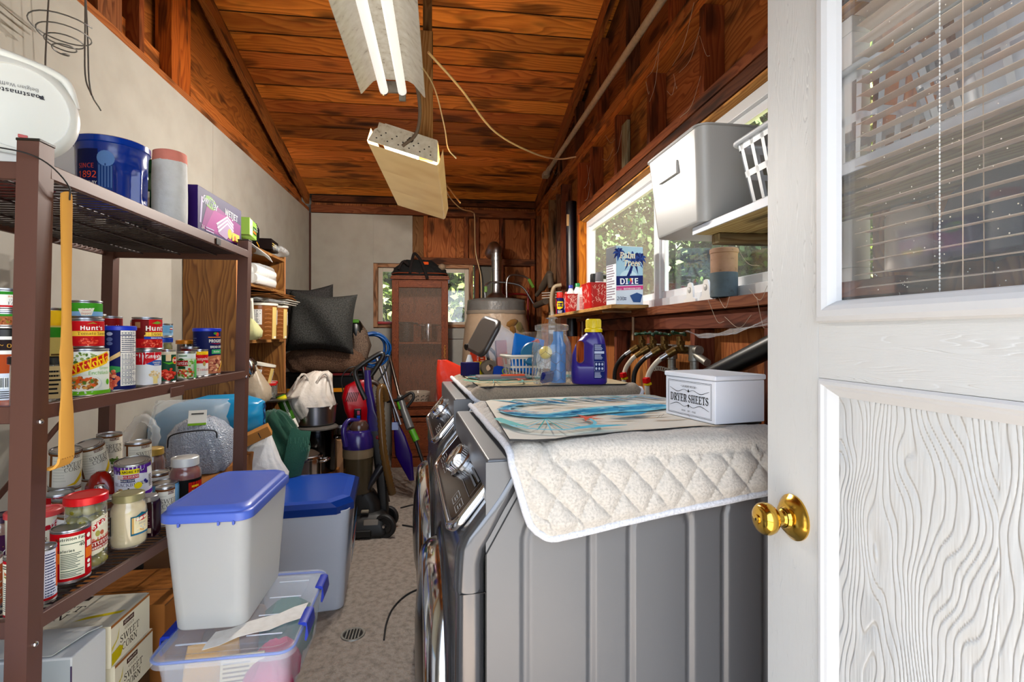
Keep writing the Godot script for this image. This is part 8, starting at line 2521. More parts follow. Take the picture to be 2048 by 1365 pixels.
func build_laundry_items():
	var ty := 1.1095
	var t := thing("dryer_sheet_box", "white wooden lidded box lettered dryer sheets on the near seahorse mat", "box", V(0.698, 1.0815, -1.248), 0.205)
	var wh := C(0.84, 0.85, 0.88)
	obj("body", N(wh).box(V(0, 0.052, 0), V(0.152, 0.104, 0.192), 0.002), "paint", t)
	obj("lid", N(wh).box(V(0, 0.111, 0), V(0.158, 0.013, 0.199), 0.003), "paint", t)
	var p := Print.new()
	p.o = V(-0.0761, 0.052, 0)
	p.ux = V(0, 0, 1)
	var K := C(0.07, 0.07, 0.08)
	frame_lines(p, -0.084, -0.044, 0.084, 0.044, 0.001, K)
	frame_lines(p, -0.081, -0.041, 0.081, 0.041, 0.0006, K)
	p.text("• LAUNDRY ROOM •", 0, 0.03, 0.0052, K, "sans", 0.0, 1.0)
	p.text("DRYER SHEETS", 0, -0.001, 0.0195, K, "serifbold", 0.0, 0.72)
	p.text("WASH  -  DRY  -  FOLD", 0, -0.033, 0.0042, K, "sans")
	for s in [1.0, -1.0]:
		for e in [1.0, -1.0]:
			strokes(p, [W(0, 0.017 * s), W(0.018 * e, 0.022 * s), W(0.045 * e, 0.015 * s), W(0.076 * e, 0.024 * s)], [0.0016, 0.0008, 0.0016, 0.0008], K)
		p.face([W(0, 0.025 * s), W(0.003, 0.019 * s), W(0, 0.014 * s), W(-0.003, 0.019 * s)], K)
	obj("lettering", p, "print", t)
	t = thing("apothecary_jar", "large lidded glass jar with wire mesh holding blue laundry things", "jar", V(0.413, ty, -1.925), 0.0)
	var r := 0.076
	obj("glass", B.new().lathe([W(0, 0), W(r * 0.94, 0), W(r, 0.01), W(r, 0.13), W(r * 0.96, 0.155), W(r * 0.8, 0.18), W(r * 0.74, 0.19), W(r * 0.74, 0.205)], 44, 50), "jar_glass", t)
	obj("lid", B.new().lathe([W(r * 0.8, 0.202), W(r * 0.86, 0.206), W(r * 0.86, 0.222), W(r * 0.7, 0.228), W(r * 0.2, 0.231), W(0.012, 0.236), W(0.012, 0.246), W(0.024, 0.25), W(0.008, 0.258), W(0.01, 0.262), W(0.006, 0.275), W(0, 0.278)], 36, 50), "jar_glass", t)
	var b := N(C(0.72, 0.68, 0.6))
	for i in 12:
		for j in 4:
			var a0 := TAU * (i + 0.5 * (j % 2)) / 12.0
			var st := TAU / 24.0
			var y := 0.012 + 0.033 * j
			var q := func(a: float, yy: float) -> Vector3:
				return V(cos(a) * (r + 0.001), yy, sin(a) * (r + 0.001))
			b.tube([q.call(a0, y), q.call(a0 + st, y + 0.013)], 0.0006, 4).tube([q.call(a0, y), q.call(a0 - st, y + 0.013)], 0.0006, 4).tube([q.call(a0 + st, y + 0.013), q.call(a0 + st, y + 0.033)], 0.0006, 4)
	obj("wire_mesh", b, "dull_metal", t)
	var gi := "things inside the large glass jar"
	var jp := V(0.413, ty + 0.004, -1.925)
	tag(obj("blue_bottle", N(C(0.12, 0.42, 0.68)).xf(rot(jp + V(0.022, 0, 0.015), 0, 0, 0)).lathe([W(0, 0), W(0.03, 0), W(0.03, 0.14), W(0.02, 0.16), W(0.02, 0.195), W(0, 0.195)], 24), "gloss"), "blue bottle standing inside the wire-meshed glass jar", "bottle", gi)
	tag(obj("yellow_ball", N(C(0.85, 0.75, 0.35)).ball(jp + V(-0.03, 0.115, 0.03), V(0.025, 0.025, 0.025), 18), "plastic"), "pale yellow ball inside the wire-meshed glass jar", "ball", gi)
	tag(obj("navy_packet", N(C(0.06, 0.1, 0.38)).xf(rot(jp + V(-0.03, 0, 0.035), 0.4, 0.5, 0.1)).box(V(0, 0.025, 0), V(0.055, 0.045, 0.02), 0.006), "gloss"), "navy packet at the bottom of the wire-meshed glass jar", "packet", gi)
	tag(obj("clear_pods", B.new().xf(rot(jp + V(-0.028, 0.055, -0.005), 0, 0, 0)).loft(sack([[0, 0.05, 0.06], [0.03, 0.06, 0.07], [0.07, 0.04, 0.05]], 14, 0.2)), "film"), "cloudy plastic bag inside the wire-meshed glass jar", "bag", gi)
	t = thing("detergent_bottle", "purple detergent bottle with yellow cap and blue back label", "bottle", V(0.552, ty, -1.89), -0.25)
	var c := CSGCombiner3D.new()
	var body := CSGMesh3D.new()
	var rings := []
	for e in [[0.0, 0.125, 0.07, 0], [0.006, 0.134, 0.078, 0], [0.06, 0.136, 0.08, 0], [0.11, 0.13, 0.078, 0.0], [0.145, 0.116, 0.074, 0.004], [0.165, 0.1, 0.07, 0.009], [0.182, 0.08, 0.062, 0.014], [0.19, 0.062, 0.056, 0.016], [0.2, 0.054, 0.054, 0.016]]:
		rings.append(ring(e[1], e[2], 0.032, e[0], 5, e[3]))
	body.mesh = N(Color.WHITE).loft(rings).mesh()
	c.add_child(body)
	var hole := CSGMesh3D.new()
	var hr := []
	for z in [-0.09, 0.09]:
		hr.append(ring(0.03, 0.086, 0.015, 0.0, 6).map(func(v): return V(v.x - 0.034, 0.12 + v.z, z)))
	hole.mesh = B.new().loft(hr).mesh()
	hole.operation = CSGShape3D.OPERATION_SUBTRACTION
	c.add_child(hole)
	c.name = "body"
	var pm := mat("purple_plastic", C(0.2, 0.13, 0.5), 0.3)
	pm.vertex_color_use_as_albedo = false
	body.material = pm
	hole.material = pm
	t.add_child(c)
	b = N(C(0.9, 0.78, 0.02))
	b.xf(rot(V(0.016, 0, 0), 0, 0, 0)).lathe([W(0.03, 0.196), W(0.0335, 0.197), W(0.0335, 0.208), W(0.029, 0.212), W(0.028, 0.244), W(0.026, 0.247), W(0, 0.247)], 36)
	for k in 28:
		var a := TAU * k / 28
		b.box(V(cos(a) * 0.0287, 0.228, sin(a) * 0.0287), V(0.002, 0.028, 0.002), 0.0006)
	obj("cap", b, "plastic", t)
	p = Print.new()
	p.o = V(0.036, 0, 0.0402)
	p.rect(-0.02, 0.022, 0.02, 0.152, C(0.03, 0.09, 0.36))
	var lw := C(0.75, 0.78, 0.86)
	p.lines(-0.017, 0.128, 0.016, 0.15, 5, lw)
	p.rect(-0.018, 0.116, 0.018, 0.125, lw)
	p.lines(-0.017, 0.094, 0.016, 0.114, 5, lw)
	frame_lines(p, -0.018, 0.05, 0.018, 0.086, 0.0006, lw)
	for k in 6:
		p.oval(-0.011 + 0.011 * (k % 3), 0.06 + 0.016 * (k / 3), 0.0035, 0.005, lw, 0, 10)
	p.lines(-0.017, 0.025, 0.012, 0.046, 5, lw)
	obj("label", p, "print", t)
	var g := "clutter at the back of the farther laundry machine"
	t = thing("white_basket", "small white slotted basket holding a blue pouch and teal lid", "basket", V(0.345, ty, -2.2), 0.15, g)
	basket(t, 0.17, 0.14, 0.095, 0.82, 9, 2, C(0.82, 0.8, 0.74))
	tag(obj("blue_pouch", N(C(0.08, 0.4, 0.72)).xf(rot(V(0.345, ty + 0.02, -2.2), -0.3, 0.1, -0.25)).loft([ring(0.12, 0.03, 0.014, 0.0, 3), ring(0.13, 0.05, 0.02, 0.06, 3), ring(0.14, 0.03, 0.01, 0.14, 3), ring(0.14, 0.004, 0.002, 0.17, 3)]), "gloss"), "bright blue pouch sticking out of the small white basket", "pouch", g)
	tag(obj("teal_lid", N(C(0.02, 0.36, 0.5)).xf(rot(V(0.375, ty + 0.105, -2.14), 1.3, -0.4, 0)).lathe([W(0, 0.01), W(0.045, 0.01), W(0.052, 0.004), W(0.052, -0.012), W(0.048, -0.012)], 30), "plastic"), "round teal lid standing in the small white basket", "lid", g)
	tag(obj("red_packet", N(C(0.65, 0.08, 0.05)).xf(rot(V(0.40, ty + 0.11, -2.25), 0.2, 0.2, 0.3)).box(V(0, 0.02, 0), V(0.07, 0.06, 0.02)), "gloss"), "red packet behind the teal lid", "packet", g)
	tag(obj("pink_packet", N(C(0.85, 0.55, 0.5)).xf(rot(V(0.27, ty, -2.33), -0.1, 0.1, 0.05)).box(V(0, 0.08, 0), V(0.05, 0.16, 0.03)), "card"), "pink carton upright behind the small white basket", "carton", g)
	t = thing("clear_tub", "clear plastic tub tipped on its side with its grey-brown lid facing the aisle", "tub", V(0.36, ty + 0.085, -2.45), 0.1, g)
	t.rotation = V(0.15, 0.3, 1.1)
	b = B.new()
	bin_shape(b, 0.17, 0.2, 0.2, 0.82, 0.04, 0.002)
	obj("tub", b, "clear_plastic", t)
	obj("lid", N(C(0.2, 0.18, 0.16)).loft([ring(0.18, 0.21, 0.045, 0.2), ring(0.19, 0.22, 0.045, 0.205), ring(0.19, 0.22, 0.045, 0.22), ring(0.16, 0.19, 0.04, 0.224)]), "plastic", t)
	t = thing("clear_bin", "dusty upturned clear bin at the back beside the water heater jacket", "bin", V(0.47, ty, -2.47), 0.1, g)
	t.rotation = V(0, 0.1, 0)
	obj("shell", B.new().loft([ring(0.24, 0.16, 0.03, 0.0), ring(0.24, 0.16, 0.03, 0.06), ring(0.2, 0.13, 0.05, 0.19), ring(0.16, 0.1, 0.05, 0.2)], false), "dusty_glass", t)
	t = thing("orange_torch", "orange gas canister with black and white trigger head", "canister", V(0.165, ty, -2.50), 0.4, g)
	obj("canister", N(C(0.85, 0.2, 0.03)).lathe([W(0, 0), W(0.036, 0), W(0.038, 0.005), W(0.038, 0.1), W(0.02, 0.115), W(0, 0.116)], 28), "gloss", t)
	p = Print.new()
	p.radius = 0.0381
	p.text("LAVA TORCH", -0.018, 0.05, 0.008, C(0.95, 0.85, 0.78), "bold", PI / 2)
	p.lines(-0.005, 0.015, 0.02, 0.09, 6, C(0.95, 0.75, 0.6))
	obj("print", p, "print", t)
	obj("trigger_head", N(C(0.03, 0.03, 0.03)).box(V(0, 0.13, 0), V(0.035, 0.04, 0.035), 0.006).tube([V(0, 0.14, 0), V(-0.07, 0.125, 0.01)], [0.012, 0.016], 10), "plastic", t)
	obj("white_knob", N(C(0.8, 0.72, 0.66)).box(V(0.025, 0.135, 0.01), V(0.025, 0.045, 0.03), 0.008), "plastic", t)
	tag(obj("glue_bottle", N(C(0.85, 0.85, 0.85)).xf(rot(V(0.12, ty, -2.42), 0, 0, 0)).lathe([W(0, 0), W(0.02, 0), W(0.02, 0.05), W(0.012, 0.075), W(0.008, 0.09), W(0, 0.09)], 18), "plastic"), "little white bottle in front of the orange canister", "bottle", g)
	tag(obj("black_strap", B.new().tube(curve([V(0.235, ty + 0.008, -2.32), V(0.205, ty + 0.07, -2.36), V(0.21, ty + 0.12, -2.42), V(0.24, ty + 0.09, -2.36), V(0.255, ty + 0.01, -2.33)], 5), 0.008, 6), "rubber"), "black strap looped in front of the orange canister", "strap", g)
	t = thing("tape_box", "small navy and yellow box behind the orange sack", "box", V(0.13, ty, -2.33), 0.5, g)
	obj("carton", N(C(0.14, 0.13, 0.3)).box(V(0, 0.03, 0), V(0.1, 0.06, 0.05)), "card", t)
	obj("yellow_end", N(C(0.8, 0.68, 0.1)).box(V(0.036, 0.03, 0), V(0.03, 0.0615, 0.0515)), "card", t)
	tag(obj("tape_roll", N(C(0.38, 0.33, 0.26)).xf(rot(V(0.2, ty + 0.036, -2.3), PI / 2, 0.2, 0)).lathe([W(0.016, -0.018), W(0.035, -0.018), W(0.036, -0.015), W(0.036, 0.015), W(0.035, 0.018), W(0.016, 0.018), W(0.016, -0.018)], 28), "plastic"), "brown tape roll on edge beside the navy and yellow box", "tape", g)
	t = thing("blue_pack", "small blue packet with yellow-green ring print next to the tape roll", "packet", V(0.26, ty, -2.29), 0.1, g)
	obj("packet", N(C(0.05, 0.25, 0.6)).xf(rot(V(0, 0.02, 0), -0.3, 0, -0.15)).box(Vector3.ZERO, V(0.08, 0.045, 0.012)).paint(C(0.6, 0.7, 0.1)).tube(circle(0.013, 0.0, 16).map(func(v): return V(0.015 + v.x, v.z, 0.007)), 0.003, 5, true), "print", t)
	t = thing("pencil_tray", "flat grey tray with an orange pencil in front of the tipped tub", "tray", V(0.235, ty, -2.12), 0.08, g)
	obj("tray", N(C(0.42, 0.4, 0.4)).box(V(0, 0.008, 0), V(0.2, 0.016, 0.11), 0.004), "plastic", t)
	obj("pencil", N(C(0.88, 0.3, 0.05)).box(V(0.045, 0.019, 0.04), V(0.1, 0.008, 0.008)), "plastic", t)
	tag(obj("orange_sack", N(C(0.85, 0.19, 0.05)).xf(rot(V(0.07, 0.842, -2.70), 0, 0.2, 0)).loft(sack([[0, 0.16, 0.1], [0.08, 0.2, 0.14], [0.17, 0.22, 0.15], [0.23, 0.2, 0.12, -0.01], [0.28, 0.14, 0.06, -0.04], [0.32, 0.05, 0.03, -0.08]], 44, 0.08, 32)), "bag"), "bright orange sack hanging beyond the farther machine's far corner", "sack", g)
	tag(obj("sack_crate", N(C(0.3, 0.28, 0.26)).box(V(0.08, 0.42, -2.74), V(0.2, 0.84, 0.2)), "plastic"), "grey crate under the orange sack beyond the farther machine", "crate", g)

func basket(t: Node3D, w: float, d: float, h: float, taper: float, slots: int, rows: int, tone: Color):
	var b := N(tone)
	b.loft([ring(w * taper, d * taper, 0.02, 0.0), ring(w * taper, d * taper, 0.02, 0.004)])
	for e in [[0.0, 0.1], [0.47, 0.56], [0.88, 1.0]] if rows == 2 else [[0.0, 0.14], [0.86, 1.0]]:
		var r := []
		for y in [e[0], e[1]]:
			var k := lerpf(taper, 1.0, y)
			r.append(ring(w * k, d * k, 0.022, y * h, 4))
		b.loft(r, false, false)
	for side in 4:
		var n := slots if side % 2 == 0 else maxi(2, int(slots * d / w))
		for i in n + 1:
			var u := (float(i) / n - 0.5) * 0.86
			var q := []
			for y in [0.0, h]:
				var k := lerpf(taper, 1.0, y / h)
				for s in [-0.13, 0.13]:
					var x: float = (u + s / n) * (w if side % 2 == 0 else d) * k
					var z: float = (d if side % 2 == 0 else w) * 0.5 * k
					q.append(V(x, y, z) if side == 0 else V(-x, y, -z) if side == 2 else V(z, y, -x) if side == 1 else V(-z, y, x))
			b.quad(q[0], q[1], q[3], q[2])
	obj("slotted_wall", b, "plastic", t)
	obj("rim", N(tone).tube(ring(w + 0.008, d + 0.008, 0.025, h, 5), 0.006, 7, true), "plastic", t)


func build_right_wall_items():
	var t := thing("wall_shelf", "narrow wooden shelf on metal brackets under the window", "shelf", V(0.913, 1.425, -3.15))
	obj("board", wood(V(-0.097, 0, -0.78), V(0.097, 0.02, 0.74), C(0.72, 0.5, 0.3), 401), "beam", t)
	for z in [-0.45, 0.55]:
		obj("bracket", N(C(0.6, 0.48, 0.36)).tube(curve([V(-0.08, -0.006, z), V(0.06, -0.008, z), V(0.086, -0.02, z), V(0.088, -0.16, z)], 4), 0.007, 6), "paint", t)
	var g := "bottles and boxes on the small shelf below the window"
	var y := 1.4455
	var W := C(0.88, 0.87, 0.85)
	spray("navy and yellow spray can with red cap at the far end of the small shelf", V(0.875, y, -3.78), 0.03, 0.17, C(0.06, 0.08, 0.3), C(0.8, 0.12, 0.08), g, [["P", [W(-0.8, 0.35), W(-0.8, 0.85), W(0.9, 0.85), W(0.9, 0.45), W(0.0, 0.3)], C(0.93, 0.78, 0.05)], ["R", -0.6, 0.5, 0.7, 0.75, C(0.06, 0.08, 0.3)], ["T", "WD-40", 0.05, 0.62, 0.13, C(0.93, 0.8, 0.1), "bold"], ["R", -1.4, 0.0, -1.0, 1.0, C(0.75, 0.1, 0.1)], ["L", -0.6, 0.05, 0.8, 0.25, 3, W]])
	spray("blue and white spray can with pink cap beside the red-capped can", V(0.90, y, -3.62), 0.03, 0.16, C(0.05, 0.16, 0.6), C(0.85, 0.45, 0.42), g, [["R", 0.5, 0.0, 1.4, 1.0, W], ["O", -0.3, 0.7, 0.5, 0.2, C(0.93, 0.78, 0.05)]])
	for e in [[0.87, -3.43, 0.085, 0.08, 0.125, "small red patterned basket with a blue-capped bottle, farther of two"], [0.875, -2.86, 0.13, 0.19, 0.14, "larger red patterned basket holding spray cans, next to the cups carton"]]:
		t = thing("red_basket", e[5], "basket", V(e[0], y, e[1]), 0.0, g)
		var b := N(C(0.72, 0.05, 0.05))
		bin_shape(b, e[2], e[3], e[4], 0.82, 0.02, 0.003, 0.004)
		obj("basket", b, "plastic", t)
		var r := RandomNumberGenerator.new()
		r.seed = 8
		for s in 2:
			var p := Print.new()
			var wd: float = e[3] if s == 0 else e[2]
			var off: float = e[2] if s == 0 else e[3]
			p.o = V(-off * 0.41, 0, 0) if s == 0 else V(0, 0, off * 0.41)
			p.ux = V(0, 0, 1) if s == 0 else V(1, 0, 0)
			p.uy = V(-off * 0.09 / e[4], 1, 0).normalized() if s == 0 else V(0, 1, off * 0.09 / e[4]).normalized()
			p.lift = 0.0012
			for i in 38:
				var u := r.randf_range(-0.36, 0.36) * wd
				var v: float = r.randf_range(0.12, 0.88) * e[4]
				strokes(p, [W(u, v), W(u + r.randf_range(-0.01, 0.01), v + 0.01), W(u + r.randf_range(-0.016, 0.016), v + 0.018)], [0.0006, 0.0032, 0.0008], C(0.93, 0.75, 0.7))
				p.lift -= p.step * 0.9
			obj("cut_pattern", p, "print", t)
	bottle("white bottle with blue cap standing in the small red basket", V(0.87, y + 0.006, -3.43), 0.03, 0.185, W, C(0.05, 0.15, 0.6), g)
	bottle("white bottle with green cap behind the small red basket", V(0.945, y, -3.53), 0.034, 0.215, W, C(0.05, 0.5, 0.25), g)
	bottle("white bottle between the two red baskets at the jamb", V(0.96, y, -3.2), 0.035, 0.2, W, C(0.9, 0.9, 0.9), g)
	spray("pale striped can between the two red baskets", V(0.88, y, -3.14), 0.026, 0.15, C(0.8, 0.62, 0.6), W, g, [["L", -1.2, 0.05, 1.2, 0.9, 8, C(0.55, 0.1, 0.1)]])
	spray("black-capped spray can poking out of the larger red basket", V(0.875, y + 0.006, -2.89), 0.028, 0.2, C(0.7, 0.1, 0.12), C(0.04, 0.04, 0.045), g, [["R", -PI, 0.75, PI, 0.85, W]], 0.06)
	spray("grey-capped can poking out of the larger red basket's near side", V(0.88, y + 0.006, -2.81), 0.026, 0.2, C(0.75, 0.75, 0.76), C(0.4, 0.4, 0.42), g, [["L", -1.2, 0.1, 1.2, 0.95, 6, C(0.35, 0.1, 0.12)]], 0.05)
	t = thing("trigger_sprayer", "black trigger spray head against the window frame behind the larger red basket", "spray bottle", V(0.975, y, -3.02), 0.4, g)
	obj("bottle", N(W).lathe([W(0, 0), W(0.03, 0), W(0.03, 0.13), W(0.012, 0.17), W(0.012, 0.19), W(0, 0.19)], 20), "plastic", t)
	obj("trigger", N(C(0.05, 0.05, 0.05)).box(V(-0.01, 0.205, 0), V(0.06, 0.025, 0.02), 0.006).tube([V(-0.03, 0.195, 0), V(-0.02, 0.15, 0)], 0.005, 6), "plastic", t)
	t = thing("paper_cup_carton", "blue and white carton of paper cups with palm print at the shelf's near end", "carton", V(0.905, y, -2.47), 0.18, g)
	obj("carton", N(C(0.8, 0.83, 0.86)).box(V(0, 0.145, 0), V(0.152, 0.29, 0.1), 0.002), "print", t)
	var p := Print.new()
	p.o = V(0, 0, 0.0502)
	var nv := C(0.07, 0.12, 0.38)
	p.rect(-0.075, 0.1, 0.075, 0.287, C(0.62, 0.74, 0.84))
	p.oval(-0.005, 0.135, 0.05, 0.035, C(0.75, 0.84, 0.9))
	for e in [[0.02, 0.215, 0.06], [-0.06, 0.25, 0.035], [0.06, 0.23, 0.035]]:
		for k in 9:
			var a := TAU * k / 9.0 + 0.3
			var o2 := W(e[0], e[1])
			strokes(p, [o2, o2 + W(cos(a), sin(a) + 0.25) * e[2] * 0.55, o2 + W(cos(a), sin(a) - 0.15) * e[2]], [0.004, 0.014, 0.001], nv if k % 2 else C(0.15, 0.25, 0.52))
			p.lift -= p.step * 0.8
	strokes(p, [W(0.02, 0.21), W(0.0, 0.16), W(-0.03, 0.1)], [0.012, 0.014, 0.018], nv)
	p.rect(-0.075, 0.0, 0.075, 0.11, C(0.82, 0.85, 0.88))
	p.text("Palm", -0.012, 0.243, 0.03, C(0.9, 0.84, 0.74), "serifbold", 0.03, 0.85, 0.15)
	p.text("Trees", 0.014, 0.205, 0.03, C(0.9, 0.84, 0.74), "serifbold", 0.03, 0.85, 0.15)
	p.rect(-0.075, 0.092, 0.075, 0.138, nv, 0.06)
	p.text("DI IE", -0.004, 0.115, 0.03, C(0.93, 0.93, 0.95), "bold", 0.05, 1.15)
	for k in 5:
		var a := TAU * k / 5.0
		p.oval(0.001 + cos(a) * 0.007, 0.115 + sin(a) * 0.009, 0.0065, 0.008, [C(0.85, 0.2, 0.4), C(0.9, 0.5, 0.15), C(0.2, 0.55, 0.3), C(0.15, 0.5, 0.7), C(0.5, 0.2, 0.5)][k], 0, 10)
	p.rect(-0.075, 0.068, 0.075, 0.088, C(0.8, 0.25, 0.5), 0.06)
	p.text("BATHROOM CUPS", 0.014, 0.079, 0.0095, W, "bold", 0.05, 0.9)
	p.text("3 oz", -0.058, 0.074, 0.01, W)
	p.face([W(0.0, 0.045), W(0.02, 0.012), W(0.06, 0.012), W(0.072, 0.05), W(0.04, 0.06)], C(0.2, 0.32, 0.52))
	p.text("200", -0.052, 0.028, 0.018, C(0.2, 0.22, 0.35), "sans")
	p.lines(-0.032, 0.02, -0.015, 0.036, 2, C(0.2, 0.22, 0.35))
	obj("print", p, "print", t)
	p = Print.new()
	p.o = V(-0.0762, 0, 0)
	p.ux = V(0, 0, 1)
	p.lines(-0.045, 0.02, 0.045, 0.2, 14, C(0.5, 0.45, 0.5))
	p.rect(-0.05, 0.2, 0.05, 0.288, C(0.35, 0.36, 0.38))
	obj("side_print", p, "print", t)
	t = thing("sediment_jar", "cloudy cylinder half full of grey-blue sediment on the window sill", "jar", V(1.005, 1.431, -1.72))
	obj("sediment", N(C(0.2, 0.25, 0.28)).lathe([W(0, 0.002), W(0.044, 0.002), W(0.044, 0.085), W(0.03, 0.1), W(0, 0.095)], 30), "matte", t)
	obj("cylinder", N(C(0.66, 0.52, 0.42)).lathe([W(0.0445, 0.084), W(0.046, 0.09), W(0.0465, 0.158), W(0.049, 0.16), W(0.049, 0.174), W(0.045, 0.177), W(0.0, 0.175)], 36), "dirty", t)
	obj("lower_wall", N(C(0.3, 0.36, 0.4)).lathe([W(0.044, 0), W(0.047, 0.003), W(0.047, 0.088), W(0.0455, 0.09)], 36), "dirty", t)
	for k in 2:
		t = thing("window_bracket", ["white plastic bracket on the sill, farther from the sediment jar", "white plastic bracket on the sill right beside the sediment jar"][k], "bracket", V(1.01, 1.431, -1.99 + 0.13 * k), 0.0, "white plastic brackets on the sill")
		var b := N(C(0.88, 0.88, 0.87))
		b.t = Transform3D(Basis(Vector3.UP, PI / 2), V(0, 0, 0))
		b.prism([W(-0.05, 0), W(0.05, 0), W(0.05, 0.012), W(0.028, 0.02), W(0.026, 0.055), W(0.014, 0.078), W(0, 0.082), W(-0.014, 0.078), W(-0.026, 0.055), W(-0.028, 0.02), W(-0.05, 0.012)], 0.008)
		obj("plate", b, "plastic", t)
		obj("screw_boss", N(C(0.75, 0.75, 0.74)).ball(V(0.0, 0.05, 0), V(0.006, 0.013, 0.013), 12), "plastic", t)
	t = thing("upper_shelf", "white-edged wooden shelf over the window behind the door", "shelf", V(0.862, 1.585, -0.85))
	obj("board", wood(V(-0.148, 0, -0.53), V(0.146, 0.018, 0.6), C(0.74, 0.6, 0.42), 411), "beam", t)
	obj("edging", N(C(0.78, 0.8, 0.84)).span(V(-0.152, -0.001, -0.532), V(-0.148, 0.02, 0.6), 0.001), "paint", t)
	obj("batten", wood(V(-0.1, -0.03, -0.52), V(0.146, -0.001, -0.48), C(0.4, 0.32, 0.24), 415), "beam", t)
	g = "things on the upper shelf by the door"
	t = thing("grey_bin", "pale grey plastic bin overhanging the far end of the upper shelf", "bin", V(0.808, 1.607, -1.44), 0.02, g)
	var gb := N(C(0.62, 0.62, 0.61))
	bin_shape(gb, 0.28, 0.34, 0.25, 0.86, 0.03, 0.004, 0.006)
	obj("bin", gb, "plastic", t)
	obj("grip", N(C(0.64, 0.64, 0.63)).box(V(-0.136, 0.18, -0.02), V(0.008, 0.04, 0.12), 0.003), "plastic", t)
	for k in 2:
		t = thing("laundry_basket", ["white slotted laundry basket next to the grey bin, blue box inside", "white slotted laundry basket seen through the door's glass and blind"][k], "basket", V(0.865, 1.604, -0.985 + 0.46 * k), 0.0, g)
		t.rotation.y = PI / 2
		basket(t, 0.42, 0.28, 0.17, 0.84, 9, 2, C(0.84, 0.86, 0.88))
	t = thing("blue_box", "blue boxed appliance with a hose picture standing in the laundry basket", "box", V(0.87, 1.61, -1.13), 0.3, g)
	obj("carton", N(C(0.1, 0.12, 0.25)).box(V(0, 0.14, 0), V(0.1, 0.28, 0.09)), "card", t)
	p = Print.new()
	p.o = V(-0.0501, 0, 0)
	p.ux = V(0, 0, 1)
	p.rect(-0.045, 0.15, 0.045, 0.28, C(0.3, 0.42, 0.65))
	p.rect(-0.045, 0.15, 0.045, 0.18, C(0.7, 0.6, 0.55))
	p.line(range(20).map(func(i): return W(cos(i * 0.33) * 0.018, 0.215 + sin(i * 0.33) * 0.03)), 0.006, C(0.08, 0.25, 0.45))
	obj("print", p, "print", t)
	tag(obj("white_bucket", N(C(0.82, 0.84, 0.87)).xf(rot(V(0.83, 1.612, -0.62), 0, 0, 0)).lathe([W(0, 0), W(0.07, 0), W(0.085, 0.2), W(0.09, 0.205), W(0.09, 0.215), W(0, 0.218)], 32), "plastic"), "white lidded bucket in the laundry basket behind the blind", "bucket", g)
	g = "things hung on the wall behind the door"
	tag(obj("white_jug", N(C(0.75, 0.7, 0.66)).xf(rot(V(0.96, 1.434, -0.94), 0, 0, 0)).lathe([W(0, 0), W(0.04, 0), W(0.04, 0.11), W(0.03, 0.13), W(0, 0.135)], 24), "plastic"), "pale cylinder on the sill seen through the blind", "canister", g)
	tag(obj("purple_cloth", N(C(0.12, 0.08, 0.2)).xf(rot(V(0.94, 1.435, -0.75), 0, 0, 0)).loft(sack([[0, 0.1, 0.16], [0.06, 0.12, 0.18], [0.12, 0.08, 0.14], [0.15, 0.03, 0.06]], 19, 0.2)), "cloth"), "dark purple cloth bundle seen through the blind", "cloth", g)
	tag(obj("glass_pan", B.new().xf(rot(V(1.0, 1.47, -0.5), 0, 0, PI / 2)).lathe([W(0, 0), W(0.06, 0.005), W(0.08, 0.02), W(0.086, 0.02)], 32), "dusty_glass"), "round clear pan hanging on the wall behind the blind", "pan", g)
	tag(obj("chrome_bar", B.new().box(V(0.98, 1.49, -0.5), V(0.006, 0.18, 0.02), 0.002).tube(curve([V(0.98, 1.58, -0.5), V(0.96, 1.59, -0.5), V(0.94, 1.585, -0.5)], 3), 0.012, 8), "chrome"), "chrome bracket bar on the wall behind the blind", "bracket", g)
	build_taps()
	tag(obj("wood_stake", wood(V(1.03, 2.251, -2.86), V(1.05, 2.52, -2.77), C(0.42, 0.36, 0.3), 421), "beam"), "weathered grey board standing loose in the stud bay over the window", "board")
	t = thing("conduit", "pale metal conduit running up under the roof along the right wall", "pipe", V(0.972, 2.815, -3.2))
	obj("pipe", N(C(0.72, 0.62, 0.5)).tube([V(0, -0.02, 1.6), V(0, 0.02, -1.55)], 0.019, 12), "dirty", t)
	obj("end_fitting", N(C(0.7, 0.62, 0.52)).box(V(0, 0.015, -1.6), V(0.06, 0.045, 0.1), 0.004).tube([V(0, 0.02, -1.42), V(0, 0.02, -1.55)], 0.024, 10), "dirty", t)
	tag(obj("waste_pipe", N(C(0.04, 0.04, 0.042)).tube([V(0.88, 1.12, -1.70), V(0.93, 1.29, -1.27)], 0.032, 18), "plastic"), "black waste pipe slanting down behind the white dryer sheets box", "pipe")
	cobwebs()

func spray(label: String, p: Vector3, r: float, h: float, tone: Color, cap: Color, g: String, ops: Array, cap_h := 0.04):
	var t := thing("spray_can", label, "spray can", p, facing(p), g)
	obj("can", N(tone).lathe([W(0, 0), W(r, 0), W(r, h - cap_h - 0.012), W(r * 0.8, h - cap_h), W(0, h - cap_h)], 28), "print", t)
	obj("cap", N(cap).lathe([W(r * 0.86, h - cap_h - 0.004), W(r * 0.9, h - cap_h), W(r * 0.84, h - 0.004), W(r * 0.7, h), W(0, h)], 24), "plastic", t)
	var pr := Print.new()
	pr.radius = r
	pr.o = V(0, 0.004, 0)
	lay(pr, r, h - cap_h - 0.018, ops)
	obj("label", pr, "print", t)

